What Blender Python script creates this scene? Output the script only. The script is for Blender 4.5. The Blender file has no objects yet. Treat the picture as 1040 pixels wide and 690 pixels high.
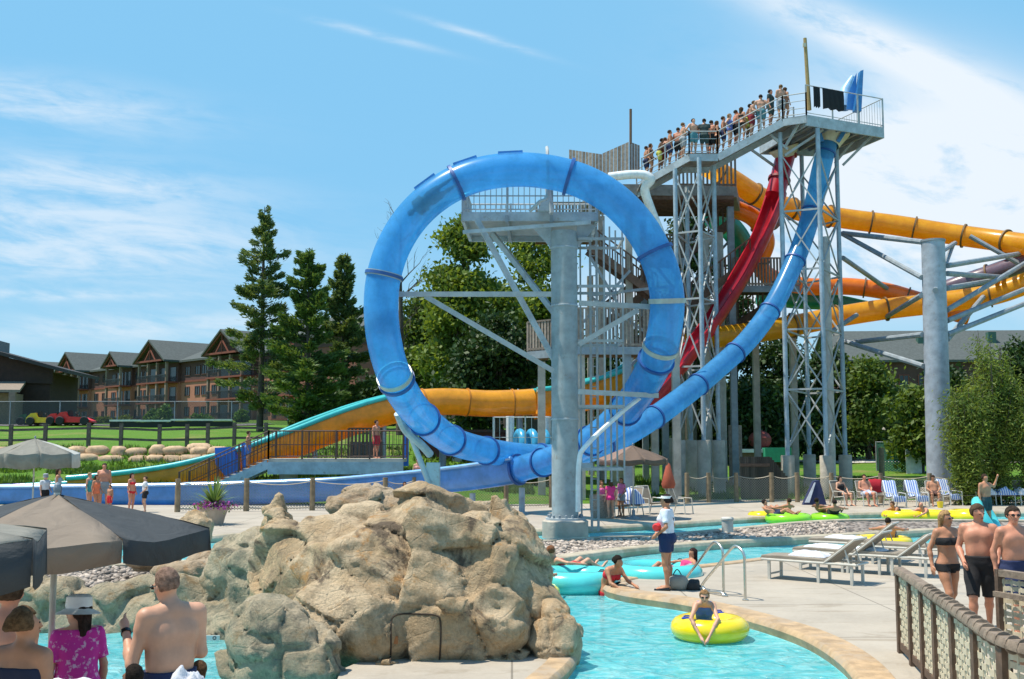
import bpy, math, random
import numpy as np
from mathutils import Vector, Matrix
R = math.radians
rnd = random.Random(7)
scene = bpy.context.scene
col = scene.collection
# ---------------------------------------------------------------- camera
F, CX, CY, EYE = 1100.0, 520.0, 345.0, 2.65
PITCH = math.atan(105 / F)
cam_d = bpy.data.cameras.new('camera'); cam = bpy.data.objects.new('camera', cam_d); col.objects.link(cam)
cam.location = (0, 0, EYE); cam.rotation_euler = (math.pi / 2 + PITCH, 0, 0)
cam_d.sensor_width = 36; cam_d.lens = 36 * F / 1040; cam_d.clip_start = .1; cam_d.clip_end = 6000
scene.camera = cam
scene.render.resolution_x, scene.render.resolution_y = 1024, 679
scene.render.engine = 'CYCLES'
cp, sp = math.cos(PITCH), math.sin(PITCH)
def ray(px, py):
    a, b = px - CX, CY - py
    return Vector((a, F * cp - b * sp, F * sp + b * cp))
def W(px, py, Y):                      # world point seen at a pixel of the photo, at depth Y
    d = ray(px, py); return Vector((0, 0, EYE)) + d * (Y / d.y)
def G(px, py, z=0.):                   # world point on the level z
    d = ray(px, py); return Vector((0, 0, EYE)) + d * ((z - EYE) / d.z)
# ---------------------------------------------------------------- world
SUN_EL, SUN_AZ = R(68), R(-92)         # azimuth from +Y towards +X
sdir = Vector((math.sin(SUN_AZ) * math.cos(SUN_EL), math.cos(SUN_AZ) * math.cos(SUN_EL), math.sin(SUN_EL)))
world = bpy.data.worlds.new('World'); scene.world = world; world.use_nodes = True
wt = world.node_tree; wt.nodes.clear()
class NT:
    """tiny node helper"""
    def __init__(s, t): s.t = t
    def n(s, typ, ins=None, **kw):
        x = s.t.nodes.new(typ)
        for k, v in kw.items(): setattr(x, k, v)
        for k, v in (ins or {}).items():
            sock = x.inputs[k]
            if hasattr(v, 'is_output'): s.t.links.new(v, sock)
            else: sock.default_value = v
        return x
    def m(s, op, a, b=None, c=None, clamp=False):
        x = s.t.nodes.new('ShaderNodeMath'); x.operation = op; x.use_clamp = clamp
        for i, v in enumerate((a, b, c)):
            if v is None: continue
            if hasattr(v, 'is_output'): s.t.links.new(v, x.inputs[i])
            else: x.inputs[i].default_value = v
        return x.outputs[0]
    def ss(s, v, a, b):
        x = s.n('ShaderNodeMapRange', {0: v, 1: a, 2: b, 3: 0., 4: 1.}, interpolation_type='SMOOTHSTEP'); return x.outputs[0]
    def mix(s, f, a, b, blend='MIX'):
        x = s.t.nodes.new('ShaderNodeMix'); x.data_type = 'RGBA'; x.blend_type = blend
        for i, v in ((0, f), (6, a), (7, b)):
            if hasattr(v, 'is_output'): s.t.links.new(v, x.inputs[i])
            else: x.inputs[i].default_value = v if i == 0 else (tuple(v) + (1,))[:4]
        return x.outputs[2]
w = NT(wt)
sky = w.n('ShaderNodeTexSky', sky_type='NISHITA', sun_disc=False, sun_elevation=SUN_EL, sun_rotation=SUN_AZ,
          air_density=1.0, dust_density=.6, ozone_density=2.2, altitude=250)
tc = w.n('ShaderNodeTexCoord')
sx = w.n('ShaderNodeSeparateXYZ', {0: tc.outputs['Generated']})
yy = w.m('MAXIMUM', sx.outputs[1], .15)
U = w.m('DIVIDE', sx.outputs[0], yy); V = w.m('DIVIDE', sx.outputs[2], yy)
def uv(px, py):
    d = ray(px, py); return d.x / d.y, d.z / d.y
def blob(px, py, rx, ry, ang):         # soft elliptical region of cloud in direction space
    u, v = uv(px, py); c, s_ = math.cos(ang), math.sin(ang)
    du, dv = w.m('SUBTRACT', U, u), w.m('SUBTRACT', V, v)
    a = w.m('DIVIDE', w.m('ADD', w.m('MULTIPLY', du, c), w.m('MULTIPLY', dv, s_)), rx / F)
    b = w.m('DIVIDE', w.m('SUBTRACT', w.m('MULTIPLY', dv, c), w.m('MULTIPLY', du, s_)), ry / F)
    r2 = w.m('ADD', w.m('MULTIPLY', a, a), w.m('MULTIPLY', b, b))
    return w.m('POWER', 2.718, w.m('MULTIPLY', r2, -1.))
def streak(scale, ang, stretch, detail=6., seed=0.):
    cv = w.n('ShaderNodeCombineXYZ', {0: U, 1: V, 2: seed})
    mp = w.n('ShaderNodeMapping', {0: cv.outputs[0], 'Rotation': (0, 0, -ang), 'Scale': (scale, scale * stretch, 1)}, vector_type='POINT')
    rot = w.n('ShaderNodeVectorRotate', {'Vector': cv.outputs[0], 'Angle': -ang}, rotation_type='Z_AXIS')
    vm = w.n('ShaderNodeVectorMath', {0: rot.outputs[0], 1: (scale, scale * stretch, 1)}, operation='MULTIPLY')
    nz = w.n('ShaderNodeTexNoise', {'Vector': vm.outputs[0], 'Scale': 1., 'Detail': detail, 'Roughness': .62, 'Distortion': .5})
    return nz.outputs['Fac']
left = None
for b in [(40, 105, 150, 26, -.12), (60, 180, 190, 22, -.10), (110, 232, 190, 34, -.13), (0, 255, 200, 30, -.05),
          (150, 332, 190, 16, 0.03), (40, 300, 160, 6, 0), (380, 35, 60, 4, -.25), (490, 38, 60, 4, -.3)]:
    g = blob(*b); left = g if left is None else w.m('ADD', left, g)
right = None
for b in [(1010, 150, 210, 80, -.30), (960, 240, 260, 70, 0.), (880, 40, 170, 24, -.42), (880, 200, 120, 70, 0), (700, 300, 120, 30, 0)]:
    g = blob(*b); right = g if right is None else w.m('ADD', right, g)
n1 = streak(7, -.12, 5.5); n2 = streak(5.5, -.35, 2.4, 8., 3.); n3 = streak(24, -.2, 3., 5., 9.)
cl = w.m('MULTIPLY', w.m('MINIMUM', left, 1.), w.ss(w.m('ADD', w.m('MULTIPLY', n1, .75), w.m('MULTIPLY', n3, .25)), .33, .62))
cr = w.m('MULTIPLY', w.m('MINIMUM', right, 1.15), w.ss(w.m('ADD', w.m('MULTIPLY', n2, .8), w.m('MULTIPLY', n3, .2)), .26, .52))
cloud = w.m('MINIMUM', w.m('ADD', w.m('MULTIPLY', cl, .58), w.m('MULTIPLY', cr, .85)), .9)
hs = w.n('ShaderNodeHueSaturation', {'Hue': .492, 'Saturation': 1.1, 'Value': 1.5, 'Color': sky.outputs[0]})
el = sx.outputs[2]
grad = w.mix(w.ss(el, .0, .22), (3.5, 6.2, 7.9), (2.2, 5.3, 8.1)); grad = w.mix(w.ss(el, .18, .5), grad, (2.2, 5.3, 8.1))
grad = w.mix(w.ss(el, .5, 1.), grad, (.7, 2.2, 5.5))
skyc = w.mix(cloud, w.mix(.9, hs.outputs[0], grad), (8.0, 8.5, 9.0))
bg = w.n('ShaderNodeBackground', {0: skyc, 1: .092})
wo = w.n('ShaderNodeOutputWorld', {0: bg.outputs[0]})
# ---------------------------------------------------------------- sun, exposure
sl = bpy.data.lights.new('sun', 'SUN'); sl.energy = 5.0; sl.angle = R(.53); sl.color = (1, .93, .80)
so = bpy.data.objects.new('sun', sl); col.objects.link(so)
so.rotation_euler = (-sdir).to_track_quat('-Z', 'Y').to_euler()
vs = scene.view_settings; vs.view_transform = 'Standard'; vs.look = 'None'; vs.gamma = 1; vs.exposure = 0.30
try: vs.use_curve_mapping = False
except Exception: pass
# ---------------------------------------------------------------- materials
MATS = {}
def mat(name, c, rough=.6, metal=0., var=.12, scale=4., bump=0., bscale=30., c2=None, stains=None, coat=0., island=0., spec=.5):
    """plain procedural material: colour with a slow variation, optional second colour patches and bump"""
    if name in MATS: return MATS[name]
    m = bpy.data.materials.new(name); m.use_nodes = True; t = m.node_tree; t.nodes.clear(); q = NT(t)
    tc = q.n('ShaderNodeTexCoord')
    nz = q.n('ShaderNodeTexNoise', {'Vector': tc.outputs['Object'], 'Scale': scale, 'Detail': 6., 'Roughness': .6})
    lo = tuple(x * (1 - var) for x in c[:3]); hi = tuple(min(1, x * (1 + var)) for x in c[:3])
    cc = q.mix(q.ss(nz.outputs[0], .3, .7), lo, hi)
    if c2:
        n2 = q.n('ShaderNodeTexNoise', {'Vector': tc.outputs['Object'], 'Scale': scale * .45, 'Detail': 8., 'Roughness': .7})
        cc = q.mix(q.ss(n2.outputs[0], .48, .62), cc, c2)
    if stains:
        n3 = q.n('ShaderNodeTexNoise', {'Vector': tc.outputs['Object'], 'Scale': scale * 1.7, 'Detail': 10., 'Roughness': .75})
        cc = q.mix(q.m('MULTIPLY', q.ss(n3.outputs[0], .55, .68), .7), cc, stains)
    if island:
        gi = q.n('ShaderNodeNewGeometry')
        cc = q.mix(1., cc, q.mix(gi.outputs['Random Per Island'], (1 - island,) * 3, (1 + island,) * 3), 'MULTIPLY')
    rr = q.m('ADD', rough - .06, q.m('MULTIPLY', nz.outputs[0], .12))
    p = q.n('ShaderNodeBsdfPrincipled', {'Base Color': cc, 'Roughness': rr, 'Metallic': metal, 'Coat Weight': coat, 'Specular IOR Level': spec})
    if bump:
        nb = q.n('ShaderNodeTexNoise', {'Vector': tc.outputs['Object'], 'Scale': bscale, 'Detail': 8., 'Roughness': .65})
        bp = q.n('ShaderNodeBump', {'Height': nb.outputs[0], 'Strength': bump, 'Distance': .05})
        t.links.new(bp.outputs[0], p.inputs['Normal'])
    q.n('ShaderNodeOutputMaterial', {0: p.outputs[0]})
    MATS[name] = m; return m
def custom(name):
    m = bpy.data.materials.new(name); m.use_nodes = True; m.node_tree.nodes.clear(); MATS[name] = m
    return m, NT(m.node_tree)
# ---------------------------------------------------------------- mesh builder
def basis(d):
    d = np.array(d, float); d /= (np.linalg.norm(d) + 1e-12)
    a = np.array([0, 0, 1.]) if abs(d[2]) < .9 else np.array([1., 0, 0])
    u = np.cross(a, d); u /= np.linalg.norm(u); return u, np.cross(d, u), d
class MB:
    def __init__(s): s.v = []; s.f = []; s.mi = []; s.nv = 0; s.cur = 0
    def add(s, v, f):
        v = np.asarray(v, float).reshape(-1, 3); s.v.append(v)
        for q in f: s.f.append(tuple(int(i) + s.nv for i in q)); s.mi.append(s.cur)
        s.nv += len(v); return s
    def box(s, c, size, rz=0., ax=None):
        h = np.array(size, float) / 2; p = np.array([[x, y, z] for z in (-1, 1) for y in (-1, 1) for x in (-1, 1)]) * h
        if ax is not None: p = p @ np.array(ax, float)
        elif rz: c_, s_ = math.cos(rz), math.sin(rz); p = p @ np.array([[c_, s_, 0], [-s_, c_, 0], [0, 0, 1]])
        return s.add(p + np.array(c, float), [(0, 2, 3, 1), (4, 5, 7, 6), (0, 1, 5, 4), (2, 6, 7, 3), (0, 4, 6, 2), (1, 3, 7, 5)])
    def beam(s, a, b, w_=.1, h=None):       # square bar between two points, w_ sideways, h upwards
        a, b = np.array(a, float), np.array(b, float); d = b - a; L = np.linalg.norm(d)
        if L < 1e-6: return s
        d /= L; up = np.array([0, 0, 1.]) if abs(d[2]) < .98 else np.array([0, 1., 0])
        sd = np.cross(d, up); sd /= np.linalg.norm(sd); u = np.cross(sd, d)
        return s.box((a + b) / 2, (L, w_, h or w_), ax=[d, sd, u])
    def tube(s, pts, r, n=10, cap=True, closed=False):
        P = np.array([tuple(p) for p in pts], float); m = len(P)
        rr = np.full(m, float(r)) if np.isscalar(r) else np.array(r, float)
        T = np.gradient(P, axis=0) if not closed else np.roll(P, -1, 0) - np.roll(P, 1, 0)
        T /= (np.linalg.norm(T, axis=1)[:, None] + 1e-12)
        u, _, _ = basis(T[0]); out = []
        an = np.arange(n) * 2 * math.pi / n; ca, sa = np.cos(an), np.sin(an)
        for i in range(m):
            u = u - T[i] * np.dot(u, T[i]); u /= (np.linalg.norm(u) + 1e-12); v_ = np.cross(T[i], u)
            out.append(P[i] + rr[i] * (ca[:, None] * u + sa[:, None] * v_))
        f = []
        for i in range(m if closed else m - 1):
            j = (i + 1) % m
            for k in range(n): l = (k + 1) % n; f.append((i * n + k, i * n + l, j * n + l, j * n + k))
        if cap and not closed: f.append(tuple(range(n - 1, -1, -1))); f.append(tuple((m - 1) * n + k for k in range(n)))
        return s.add(np.concatenate(out), f)
    def cyl(s, a, b, r, r2=None, n=12): return s.tube([a, b], [r, r if r2 is None else r2], n)
    def sweep(s, pts, prof, up=(0, 0, 1), closed=True):   # profile (sideways, upwards) swept along a path, kept upright
        P = np.array([tuple(p) for p in pts], float); T = np.gradient(P, axis=0); T /= np.linalg.norm(T, axis=1)[:, None]
        pr = np.array(prof, float); n = len(pr); out = []; up = np.array(up, float)
        for i in range(len(P)):
            sd = np.cross(T[i], up); sd /= (np.linalg.norm(sd) + 1e-9); u = np.cross(sd, T[i])
            out.append(P[i] + pr[:, :1] * sd + pr[:, 1:] * u)
        f = []
        for i in range(len(P) - 1):
            for k in range(n if closed else n - 1): l = (k + 1) % n; f.append((i * n + k, i * n + l, (i + 1) * n + l, (i + 1) * n + k))
        if closed: f.append(tuple(range(n - 1, -1, -1))); f.append(tuple((len(P) - 1) * n + k for k in range(n)))
        return s.add(np.concatenate(out), f)
    def lathe(s, prof, c=(0, 0, 0), n=24, axis=(0, 0, 1), ring=False):  # profile (radius, height)
        u, v_, d = basis(axis) if tuple(axis) != (0, 0, 1) else (np.array([1., 0, 0]), np.array([0, 1., 0]), np.array([0, 0, 1.]))
        out = []; an = np.arange(n) * 2 * math.pi / n
        for (r, h) in prof: out.append(np.array(c, float) + d * h + r * (np.cos(an)[:, None] * u + np.sin(an)[:, None] * v_))
        f = []; m = len(prof)
        for i in range(m - 1):
            for k in range(n): l = (k + 1) % n; f.append((i * n + k, i * n + l, (i + 1) * n + l, (i + 1) * n + k))
        if ring:
            for k in range(n): l = (k + 1) % n; f.append(((m - 1) * n + k, (m - 1) * n + l, l, k))
        if prof[0][0] > 1e-4 and not ring: f.append(tuple(range(n - 1, -1, -1)))
        if prof[-1][0] > 1e-4 and not ring: f.append(tuple((m - 1) * n + k for k in range(n)))
        return s.add(np.concatenate(out), f)
    def prism(s, poly, z0, z1):            # polygon in XY extruded; faces wound outwards
        P = [tuple(p[:2]) for p in poly]; A = sum(P[i][0] * P[(i + 1) % len(P)][1] - P[(i + 1) % len(P)][0] * P[i][1] for i in range(len(P)))
        if A < 0: P = P[::-1]
        n = len(P); v = [(x, y, z0) for x, y in P] + [(x, y, z1) for x, y in P]
        f = [tuple(range(n - 1, -1, -1)), tuple(range(n, 2 * n))] + [(i, (i + 1) % n, n + (i + 1) % n, n + i) for i in range(n)]
        return s.add(v, f)
    def ext(s, poly3, d):                  # planar polygon extruded along vector d
        n = len(poly3); a = np.array([tuple(p) for p in poly3], float); b = a + np.array(d, float)
        f = [tuple(range(n)), tuple(range(2 * n - 1, n - 1, -1))] + [(i, n + i, n + (i + 1) % n, (i + 1) % n) for i in range(n)]
        return s.add(np.concatenate([a, b]), f)
    def ell(s, c, r, n=10, m=7, ax=None):
        th = np.linspace(0, math.pi, m + 1)[1:-1]; an = np.arange(n) * 2 * math.pi / n
        v = [np.array([[0, 0, 1.]])] + [np.stack([math.sin(t) * np.cos(an), math.sin(t) * np.sin(an), np.full(n, math.cos(t))], 1) for t in th] + [np.array([[0, 0, -1.]])]
        v = np.concatenate(v) * np.array(r, float)
        if ax is not None: v = v @ np.array(ax, float)
        f = [(0, 1 + k, 1 + (k + 1) % n) for k in range(n)]; k1 = len(th)
        for i in range(k1 - 1):
            for k in range(n): l = (k + 1) % n; f.append((1 + i * n + k, 1 + (i + 1) * n + k, 1 + (i + 1) * n + l, 1 + i * n + l))
        e = 1 + k1 * n
        for k in range(n): f.append((e, 1 + (k1 - 1) * n + (k + 1) % n, 1 + (k1 - 1) * n + k))
        return s.add(v + np.array(c, float), f)
    def torus(s, c, Rr, r, n=32, m=12, nrm=(0, 0, 1), sq=1.):
        u, v_, d = basis(nrm); out = []
        for i in range(n):
            a = i * 2 * math.pi / n; dr = math.cos(a) * u + math.sin(a) * v_
            for k in range(m): b = k * 2 * math.pi / m; out.append(np.array(c, float) + dr * (Rr + r * math.cos(b)) + d * r * sq * math.sin(b))
        f = [(i * m + k, ((i + 1) % n) * m + k, ((i + 1) % n) * m + (k + 1) % m, i * m + (k + 1) % m) for i in range(n) for k in range(m)]
        return s.add(out, f)
    def build(s, name, m=None, parent=None, smooth=None):
        v = np.concatenate(s.v) if s.v else np.zeros((0, 3))
        off = Vector((0, 0, 0)); p = parent
        while p is not None: off += p.location; p = p.parent
        v = v - np.array(off)
        me = bpy.data.meshes.new(name); me.from_pydata(v.tolist(), [], s.f)
        for q in (m if isinstance(m, (list, tuple)) else [m]):
            if q: me.materials.append(q)
        if isinstance(m, (list, tuple)): me.polygons.foreach_set('material_index', s.mi)
        if smooth is not None:
            me.polygons.foreach_set('use_smooth', [True] * len(me.polygons))
            try: me.set_sharp_from_angle(angle=R(smooth))
            except Exception: pass
        me.update()
        o = bpy.data.objects.new(name, me); col.objects.link(o)
        if parent: o.parent = parent
        return o
def fastmesh(name, v, f4, m, parent=None, smooth=False, tri=False):   # numpy verts and quads/tris
    k = 3 if tri else 4; off = Vector((0, 0, 0)); p = parent
    while p is not None: off += p.location; p = p.parent
    v = np.asarray(v, np.float32) - np.array(off, np.float32); f4 = np.asarray(f4, np.int32)
    me = bpy.data.meshes.new(name); me.vertices.add(len(v)); me.vertices.foreach_set('co', v.ravel())
    me.loops.add(len(f4) * k); me.loops.foreach_set('vertex_index', f4.ravel())
    me.polygons.add(len(f4)); me.polygons.foreach_set('loop_start', np.arange(len(f4)) * k)
    if smooth: me.polygons.foreach_set('use_smooth', np.ones(len(f4), bool))
    me.materials.append(m); me.update(calc_edges=True)
    o = bpy.data.objects.new(name, me); col.objects.link(o)
    if parent: o.parent = parent
    return o
def tag(o, label=None, cat=None, group=None, kind=None):
    if label: o['label'] = label
    if cat: o['category'] = cat
    if group: o['group'] = group
    if kind: o['kind'] = kind
    return o
def thing(name, loc=(0, 0, 0), label=None, cat=None, group=None):
    o = bpy.data.objects.new(name, None); o.empty_display_size = .2; col.objects.link(o); o.location = Vector(tuple(loc))
    return tag(o, label, cat, group)
def kids(o): return [c for c in bpy.data.objects if c.parent == o]
def dup(o, loc=None, rz=None, label=None, group=None, scale=None, parent=None):
    c = o.copy(); col.objects.link(c)
    if parent: c.parent = parent
    if loc is not None: c.location = Vector(tuple(loc))
    if rz is not None: c.rotation_euler = (0, 0, rz)
    if scale: c.scale = (scale,) * 3
    if label: c['label'] = label
    if group: c['group'] = group
    for k in kids(o): dup(k, parent=c)
    return c
def spline(pts, n=8, loop=False):
    P = [np.array(tuple(p), float) for p in pts]; out = []; m = len(P)
    for i in range(m if loop else m - 1):
        p0 = P[(i - 1) % m] if (loop or i > 0) else 2 * P[0] - P[1]; p1 = P[i]; p2 = P[(i + 1) % m]
        p3 = P[(i + 2) % m] if (loop or i + 2 < m) else 2 * P[-1] - P[-2]
        for k in range(n):
            t = k / n; out.append(.5 * (2 * p1 + (p2 - p0) * t + (2 * p0 - 5 * p1 + 4 * p2 - p3) * t * t + (3 * p1 - p0 - 3 * p2 + p3) * t ** 3))
    if not loop: out.append(P[-1])
    return out
# ---------------------------------------------------------------- noise and implicit surfaces
_rs = np.random.RandomState(11); _tab = _rs.rand(32, 32, 32)
def vnoise(p):
    i = np.floor(p).astype(int); f = p - i; f = f * f * (3 - 2 * f); i &= 31; j = (i + 1) & 31; r = 0
    for a in (0, 1):
        for b in (0, 1):
            for c in (0, 1):
                ii = [(j if q else i)[..., k] for k, q in enumerate((a, b, c))]
                wgt = (f[..., 0] if a else 1 - f[..., 0]) * (f[..., 1] if b else 1 - f[..., 1]) * (f[..., 2] if c else 1 - f[..., 2])
                r = r + wgt * _tab[ii[0], ii[1], ii[2]]
    return r
def fbm(p, o=5, ridged=False):
    a, s, r = .5, 1., 0
    for k in range(o):
        n = vnoise(p * s + k * 5.3)
        r = r + a * ((1 - abs(2 * n - 1)) if ridged else n); a *= .5; s *= 2.03
    return r
def snets(f, org, h):
    s = f < 0; nx, ny, nz = f.shape
    c = np.zeros((nx - 1, ny - 1, nz - 1), int)
    offs = [(a, b, d) for a in (0, 1) for b in (0, 1) for d in (0, 1)]
    for a, b, d in offs: c += s[a:nx - 1 + a, b:ny - 1 + b, d:nz - 1 + d]
    I = np.argwhere((c > 0) & (c < 8))
    if not len(I): return np.zeros((0, 3)), np.zeros((0, 4), int)
    idx = -np.ones(c.shape, int); idx[I[:, 0], I[:, 1], I[:, 2]] = np.arange(len(I))
    fv = np.stack([f[I[:, 0] + a, I[:, 1] + b, I[:, 2] + d] for a, b, d in offs], 1); O = np.array(offs, float)
    pos = np.zeros((len(I), 3)); cnt = np.zeros(len(I))
    for i in range(8):
        for j in range(i + 1, 8):
            if np.abs(O[i] - O[j]).sum() != 1: continue
            m = (fv[:, i] < 0) != (fv[:, j] < 0); dd = fv[:, i] - fv[:, j]; t = np.where(m, fv[:, i] / np.where(dd == 0, 1, dd), 0)
            pos += m[:, None] * (O[i] + t[:, None] * (O[j] - O[i])); cnt += m
    v = (I + pos / cnt[:, None]) * h + org; Q = []
    for ax in range(3):
        a1, a2 = (ax + 1) % 3, (ax + 2) % 3
        sl0 = [slice(None)] * 3; sl1 = [slice(None)] * 3; sl0[ax] = slice(0, -1); sl1[ax] = slice(1, None)
        ch = s[tuple(sl0)] != s[tuple(sl1)]; E = np.argwhere(ch); E = E[(E[:, a1] > 0) & (E[:, a2] > 0) & (E[:, a1] < f.shape[a1] - 1) & (E[:, a2] < f.shape[a2] - 1)]
        if not len(E): continue
        def cell(d1, d2): e = E.copy(); e[:, a1] -= d1; e[:, a2] -= d2; return idx[e[:, 0], e[:, 1], e[:, 2]]
        q = np.stack([cell(1, 1), cell(0, 1), cell(0, 0), cell(1, 0)], 1); ins = s[E[:, 0], E[:, 1], E[:, 2]]
        q[~ins] = q[~ins][:, ::-1]; Q.append(q)
    q = np.concatenate(Q); return v, q[(q >= 0).all(1)]
class Grid:
    def __init__(s, lo, hi, h):
        s.h = h; s.org = np.array(lo, float); n = [int(math.ceil((hi[i] - lo[i]) / h)) + 1 for i in range(3)]
        s.ax = [s.org[i] + np.arange(n[i]) * h for i in range(3)]; s.n = n
    def new(s): return np.full(s.n, .5)
    def sub(s, lo, hi):
        sl = tuple(slice(max(0, int((lo[i] - s.org[i]) / s.h)), max(1, int((hi[i] - s.org[i]) / s.h) + 2)) for i in range(3))
        X = np.stack(np.meshgrid(*[s.ax[i][sl[i]] for i in range(3)], indexing='ij'), -1); return sl, X
    def cap(s, f, a, b, r1, r2=None, k=.03):
        r2 = r1 if r2 is None else r2; a = np.array(a, float); b = np.array(b, float); m = max(r1, r2) + k + 2 * s.h
        sl, X = s.sub(np.minimum(a, b) - m, np.maximum(a, b) + m)
        if X.size == 0: return
        ba = b - a; L2 = max(1e-9, ba @ ba); t = np.clip(((X - a) @ ba) / L2, 0, 1)
        d = np.linalg.norm(X - a - t[..., None] * ba, axis=-1) - (r1 + (r2 - r1) * t); s.smin(f, sl, d, k)
    def ellp(s, f, c, r, k=.03, ax=None):
        c = np.array(c, float); m = max(r) + k + 2 * s.h; sl, X = s.sub(c - m, c + m)
        if X.size == 0: return
        q = X - c
        if ax is not None: q = q @ np.array(ax, float).T
        r = np.array(r, float); k0 = np.linalg.norm(q / r, axis=-1); k1 = np.linalg.norm(q / r ** 2, axis=-1) + 1e-9
        s.smin(f, sl, np.where(k0 < 1e-3, -min(r), k0 * (k0 - 1) / k1), k)
    def smin(s, f, sl, d, k):
        g = f[sl]; h = np.clip(.5 + .5 * (d - g) / k, 0, 1); f[sl] = d * (1 - h) + g * h - k * h * (1 - h)
    def all(s): return np.stack(np.meshgrid(*s.ax, indexing='ij'), -1)
# ================================================================ SETTING
def sm(a, b, x):
    t = np.clip((x - a) / (b - a), 0, 1); return t * t * (3 - 2 * t)
def tz(x, y):                            # height of the land
    x = np.asarray(x, float); y = np.asarray(y, float)
    l = np.interp(y, [47, 50, 57, 58.6, 90, 155, 400, 1600], [-.06, .6, 1.35, 2.3, 4.0, 5.9, 9, 14])
    r = np.interp(y, [50, 53, 62, 88, 150, 400, 1600], [-.06, .0, .45, 1.3, 3.2, 8, 14])
    k = sm(-8, 10, x); z = l * (1 - k) + r * k
    z = z + .05 * np.sin(x * .7 + y * .3) * sm(50, 60, y)
    return np.where(y < 45.6, -1.35, z)
def tzf(x, y): return float(tz(x, y))
gx = np.unique(np.concatenate([np.linspace(-1500, -120, 14), np.linspace(-120, 120, 161), np.linspace(120, 1500, 14)]))
gy = np.unique(np.concatenate([np.linspace(-80, 45, 6), [45.5, 46, 47, 48, 49, 50], np.linspace(50, 100, 61), np.linspace(100, 180, 40), np.linspace(200, 1600, 15)]))
XX, YY = np.meshgrid(gx, gy, indexing='ij'); ZZ = tz(XX, YY)
vv = np.stack([XX, YY, ZZ], -1).reshape(-1, 3); ny_ = len(gy)
ii = np.arange((len(gx) - 1) * ny_).reshape(len(gx) - 1, ny_)[:, :-1].ravel()
gm, q = custom('lawn')
tcn = q.n('ShaderNodeTexCoord')
n1_ = q.n('ShaderNodeTexNoise', {'Vector': tcn.outputs['Object'], 'Scale': .22, 'Detail': 8., 'Roughness': .65})
n2_ = q.n('ShaderNodeTexNoise', {'Vector': tcn.outputs['Object'], 'Scale': 9., 'Detail': 6., 'Roughness': .8})
c_ = q.mix(q.ss(n2_.outputs[0], .3, .7), (.06, .15, .012), (.14, .28, .03))
c_ = q.mix(q.m('MULTIPLY', q.ss(n1_.outputs[0], .5, .66), .7), c_, (.26, .24, .08))
bp_ = q.n('ShaderNodeBump', {'Height': n2_.outputs[0], 'Strength': .8, 'Distance': .12})
pr_ = q.n('ShaderNodeBsdfPrincipled', {'Base Color': c_, 'Roughness': .9, 'Normal': bp_.outputs[0], 'Specular IOR Level': .2})
q.n('ShaderNodeOutputMaterial', {0: pr_.outputs[0]})
tag(fastmesh('ground', vv, np.stack([ii, ii + ny_, ii + ny_ + 1, ii + 1], 1), gm, smooth=True), kind='structure')

# concrete: warm grey, slab joints, damp and rusty stains
def concrete(name, base, dark, jscale=.33):
    m, q = custom(name); tc = q.n('ShaderNodeTexCoord'); o = tc.outputs['Object']
    a = q.n('ShaderNodeTexNoise', {'Vector': o, 'Scale': .55, 'Detail': 9., 'Roughness': .68})
    b = q.n('ShaderNodeTexNoise', {'Vector': o, 'Scale': 14., 'Detail': 6., 'Roughness': .7})
    c = q.mix(q.ss(a.outputs[0], .35, .68), base, dark)
    vm = q.n('ShaderNodeVectorMath', {0: o, 1: (.6, 2.2, 1)}, operation='MULTIPLY')
    st = q.n('ShaderNodeTexNoise', {'Vector': vm.outputs[0], 'Scale': .8, 'Detail': 10., 'Roughness': .72, 'Distortion': .6})
    c = q.mix(q.m('MULTIPLY', q.ss(st.outputs[0], .54, .64), .6), c, (.20, .15, .095))
    wet = q.n('ShaderNodeTexNoise', {'Vector': o, 'Scale': .38, 'Detail': 12., 'Roughness': .8, 'Distortion': .8}); wf = q.ss(wet.outputs[0], .57, .60); c = q.mix(q.m('MULTIPLY', wf, .38), c, (.17, .155, .135))
    br = q.n('ShaderNodeTexBrick', {'Vector': o, 'Color1': (1, 1, 1, 1), 'Color2': (.93, .93, .93, 1), 'Mortar': (.32, .30, .27, 1), 'Scale': jscale, 'Mortar Size': .005, 'Mortar Smooth': .3, 'Brick Width': 1., 'Row Height': 1.}, offset=0.)
    c = q.mix(1., c, br.outputs[0], 'MULTIPLY')
    c = q.mix(q.m('MULTIPLY', b.outputs[0], .35), c, (.62, .58, .5))
    bm = q.n('ShaderNodeBump', {'Height': b.outputs[0], 'Strength': .25, 'Distance': .02})
    p = q.n('ShaderNodeBsdfPrincipled', {'Base Color': c, 'Roughness': q.m('SUBTRACT', .92, q.m('MULTIPLY', wf, .4)), 'Normal': bm.outputs[0]})
    q.n('ShaderNodeOutputMaterial', {0: p.outputs[0]}); return m
M_deck = concrete('deck_concrete', (.40, .345, .275), (.31, .265, .21))
M_pool = mat('pool_paint', (.30, .70, .74), .6, var=.06, scale=2)
M_cope = mat('sandstone_coping', (.43, .30, .175), .8, var=.25, scale=3.5, bump=.4, bscale=12, c2=(.40, .31, .22))
M_cope2 = mat('concrete_coping', (.42, .37, .28), .85, var=.2, scale=2.5, bump=.3, bscale=10, c2=(.33, .28, .19))
def slab(name, poly, z1=0., z0=-1.25, top=None):
    b = MB(); b.prism(poly, z0, z1); b.mi = [1] * len(b.f); b.mi[1] = 0
    return tag(b.build(name, [top or M_deck, M_pool]), kind='structure')
def GP(pts, z=0.): return [G(x, y, z).to_2d() for x, y in pts]
def sp2(pts, n=5): return [Vector((p[0], p[1])) for p in spline(pts, n)]
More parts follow.
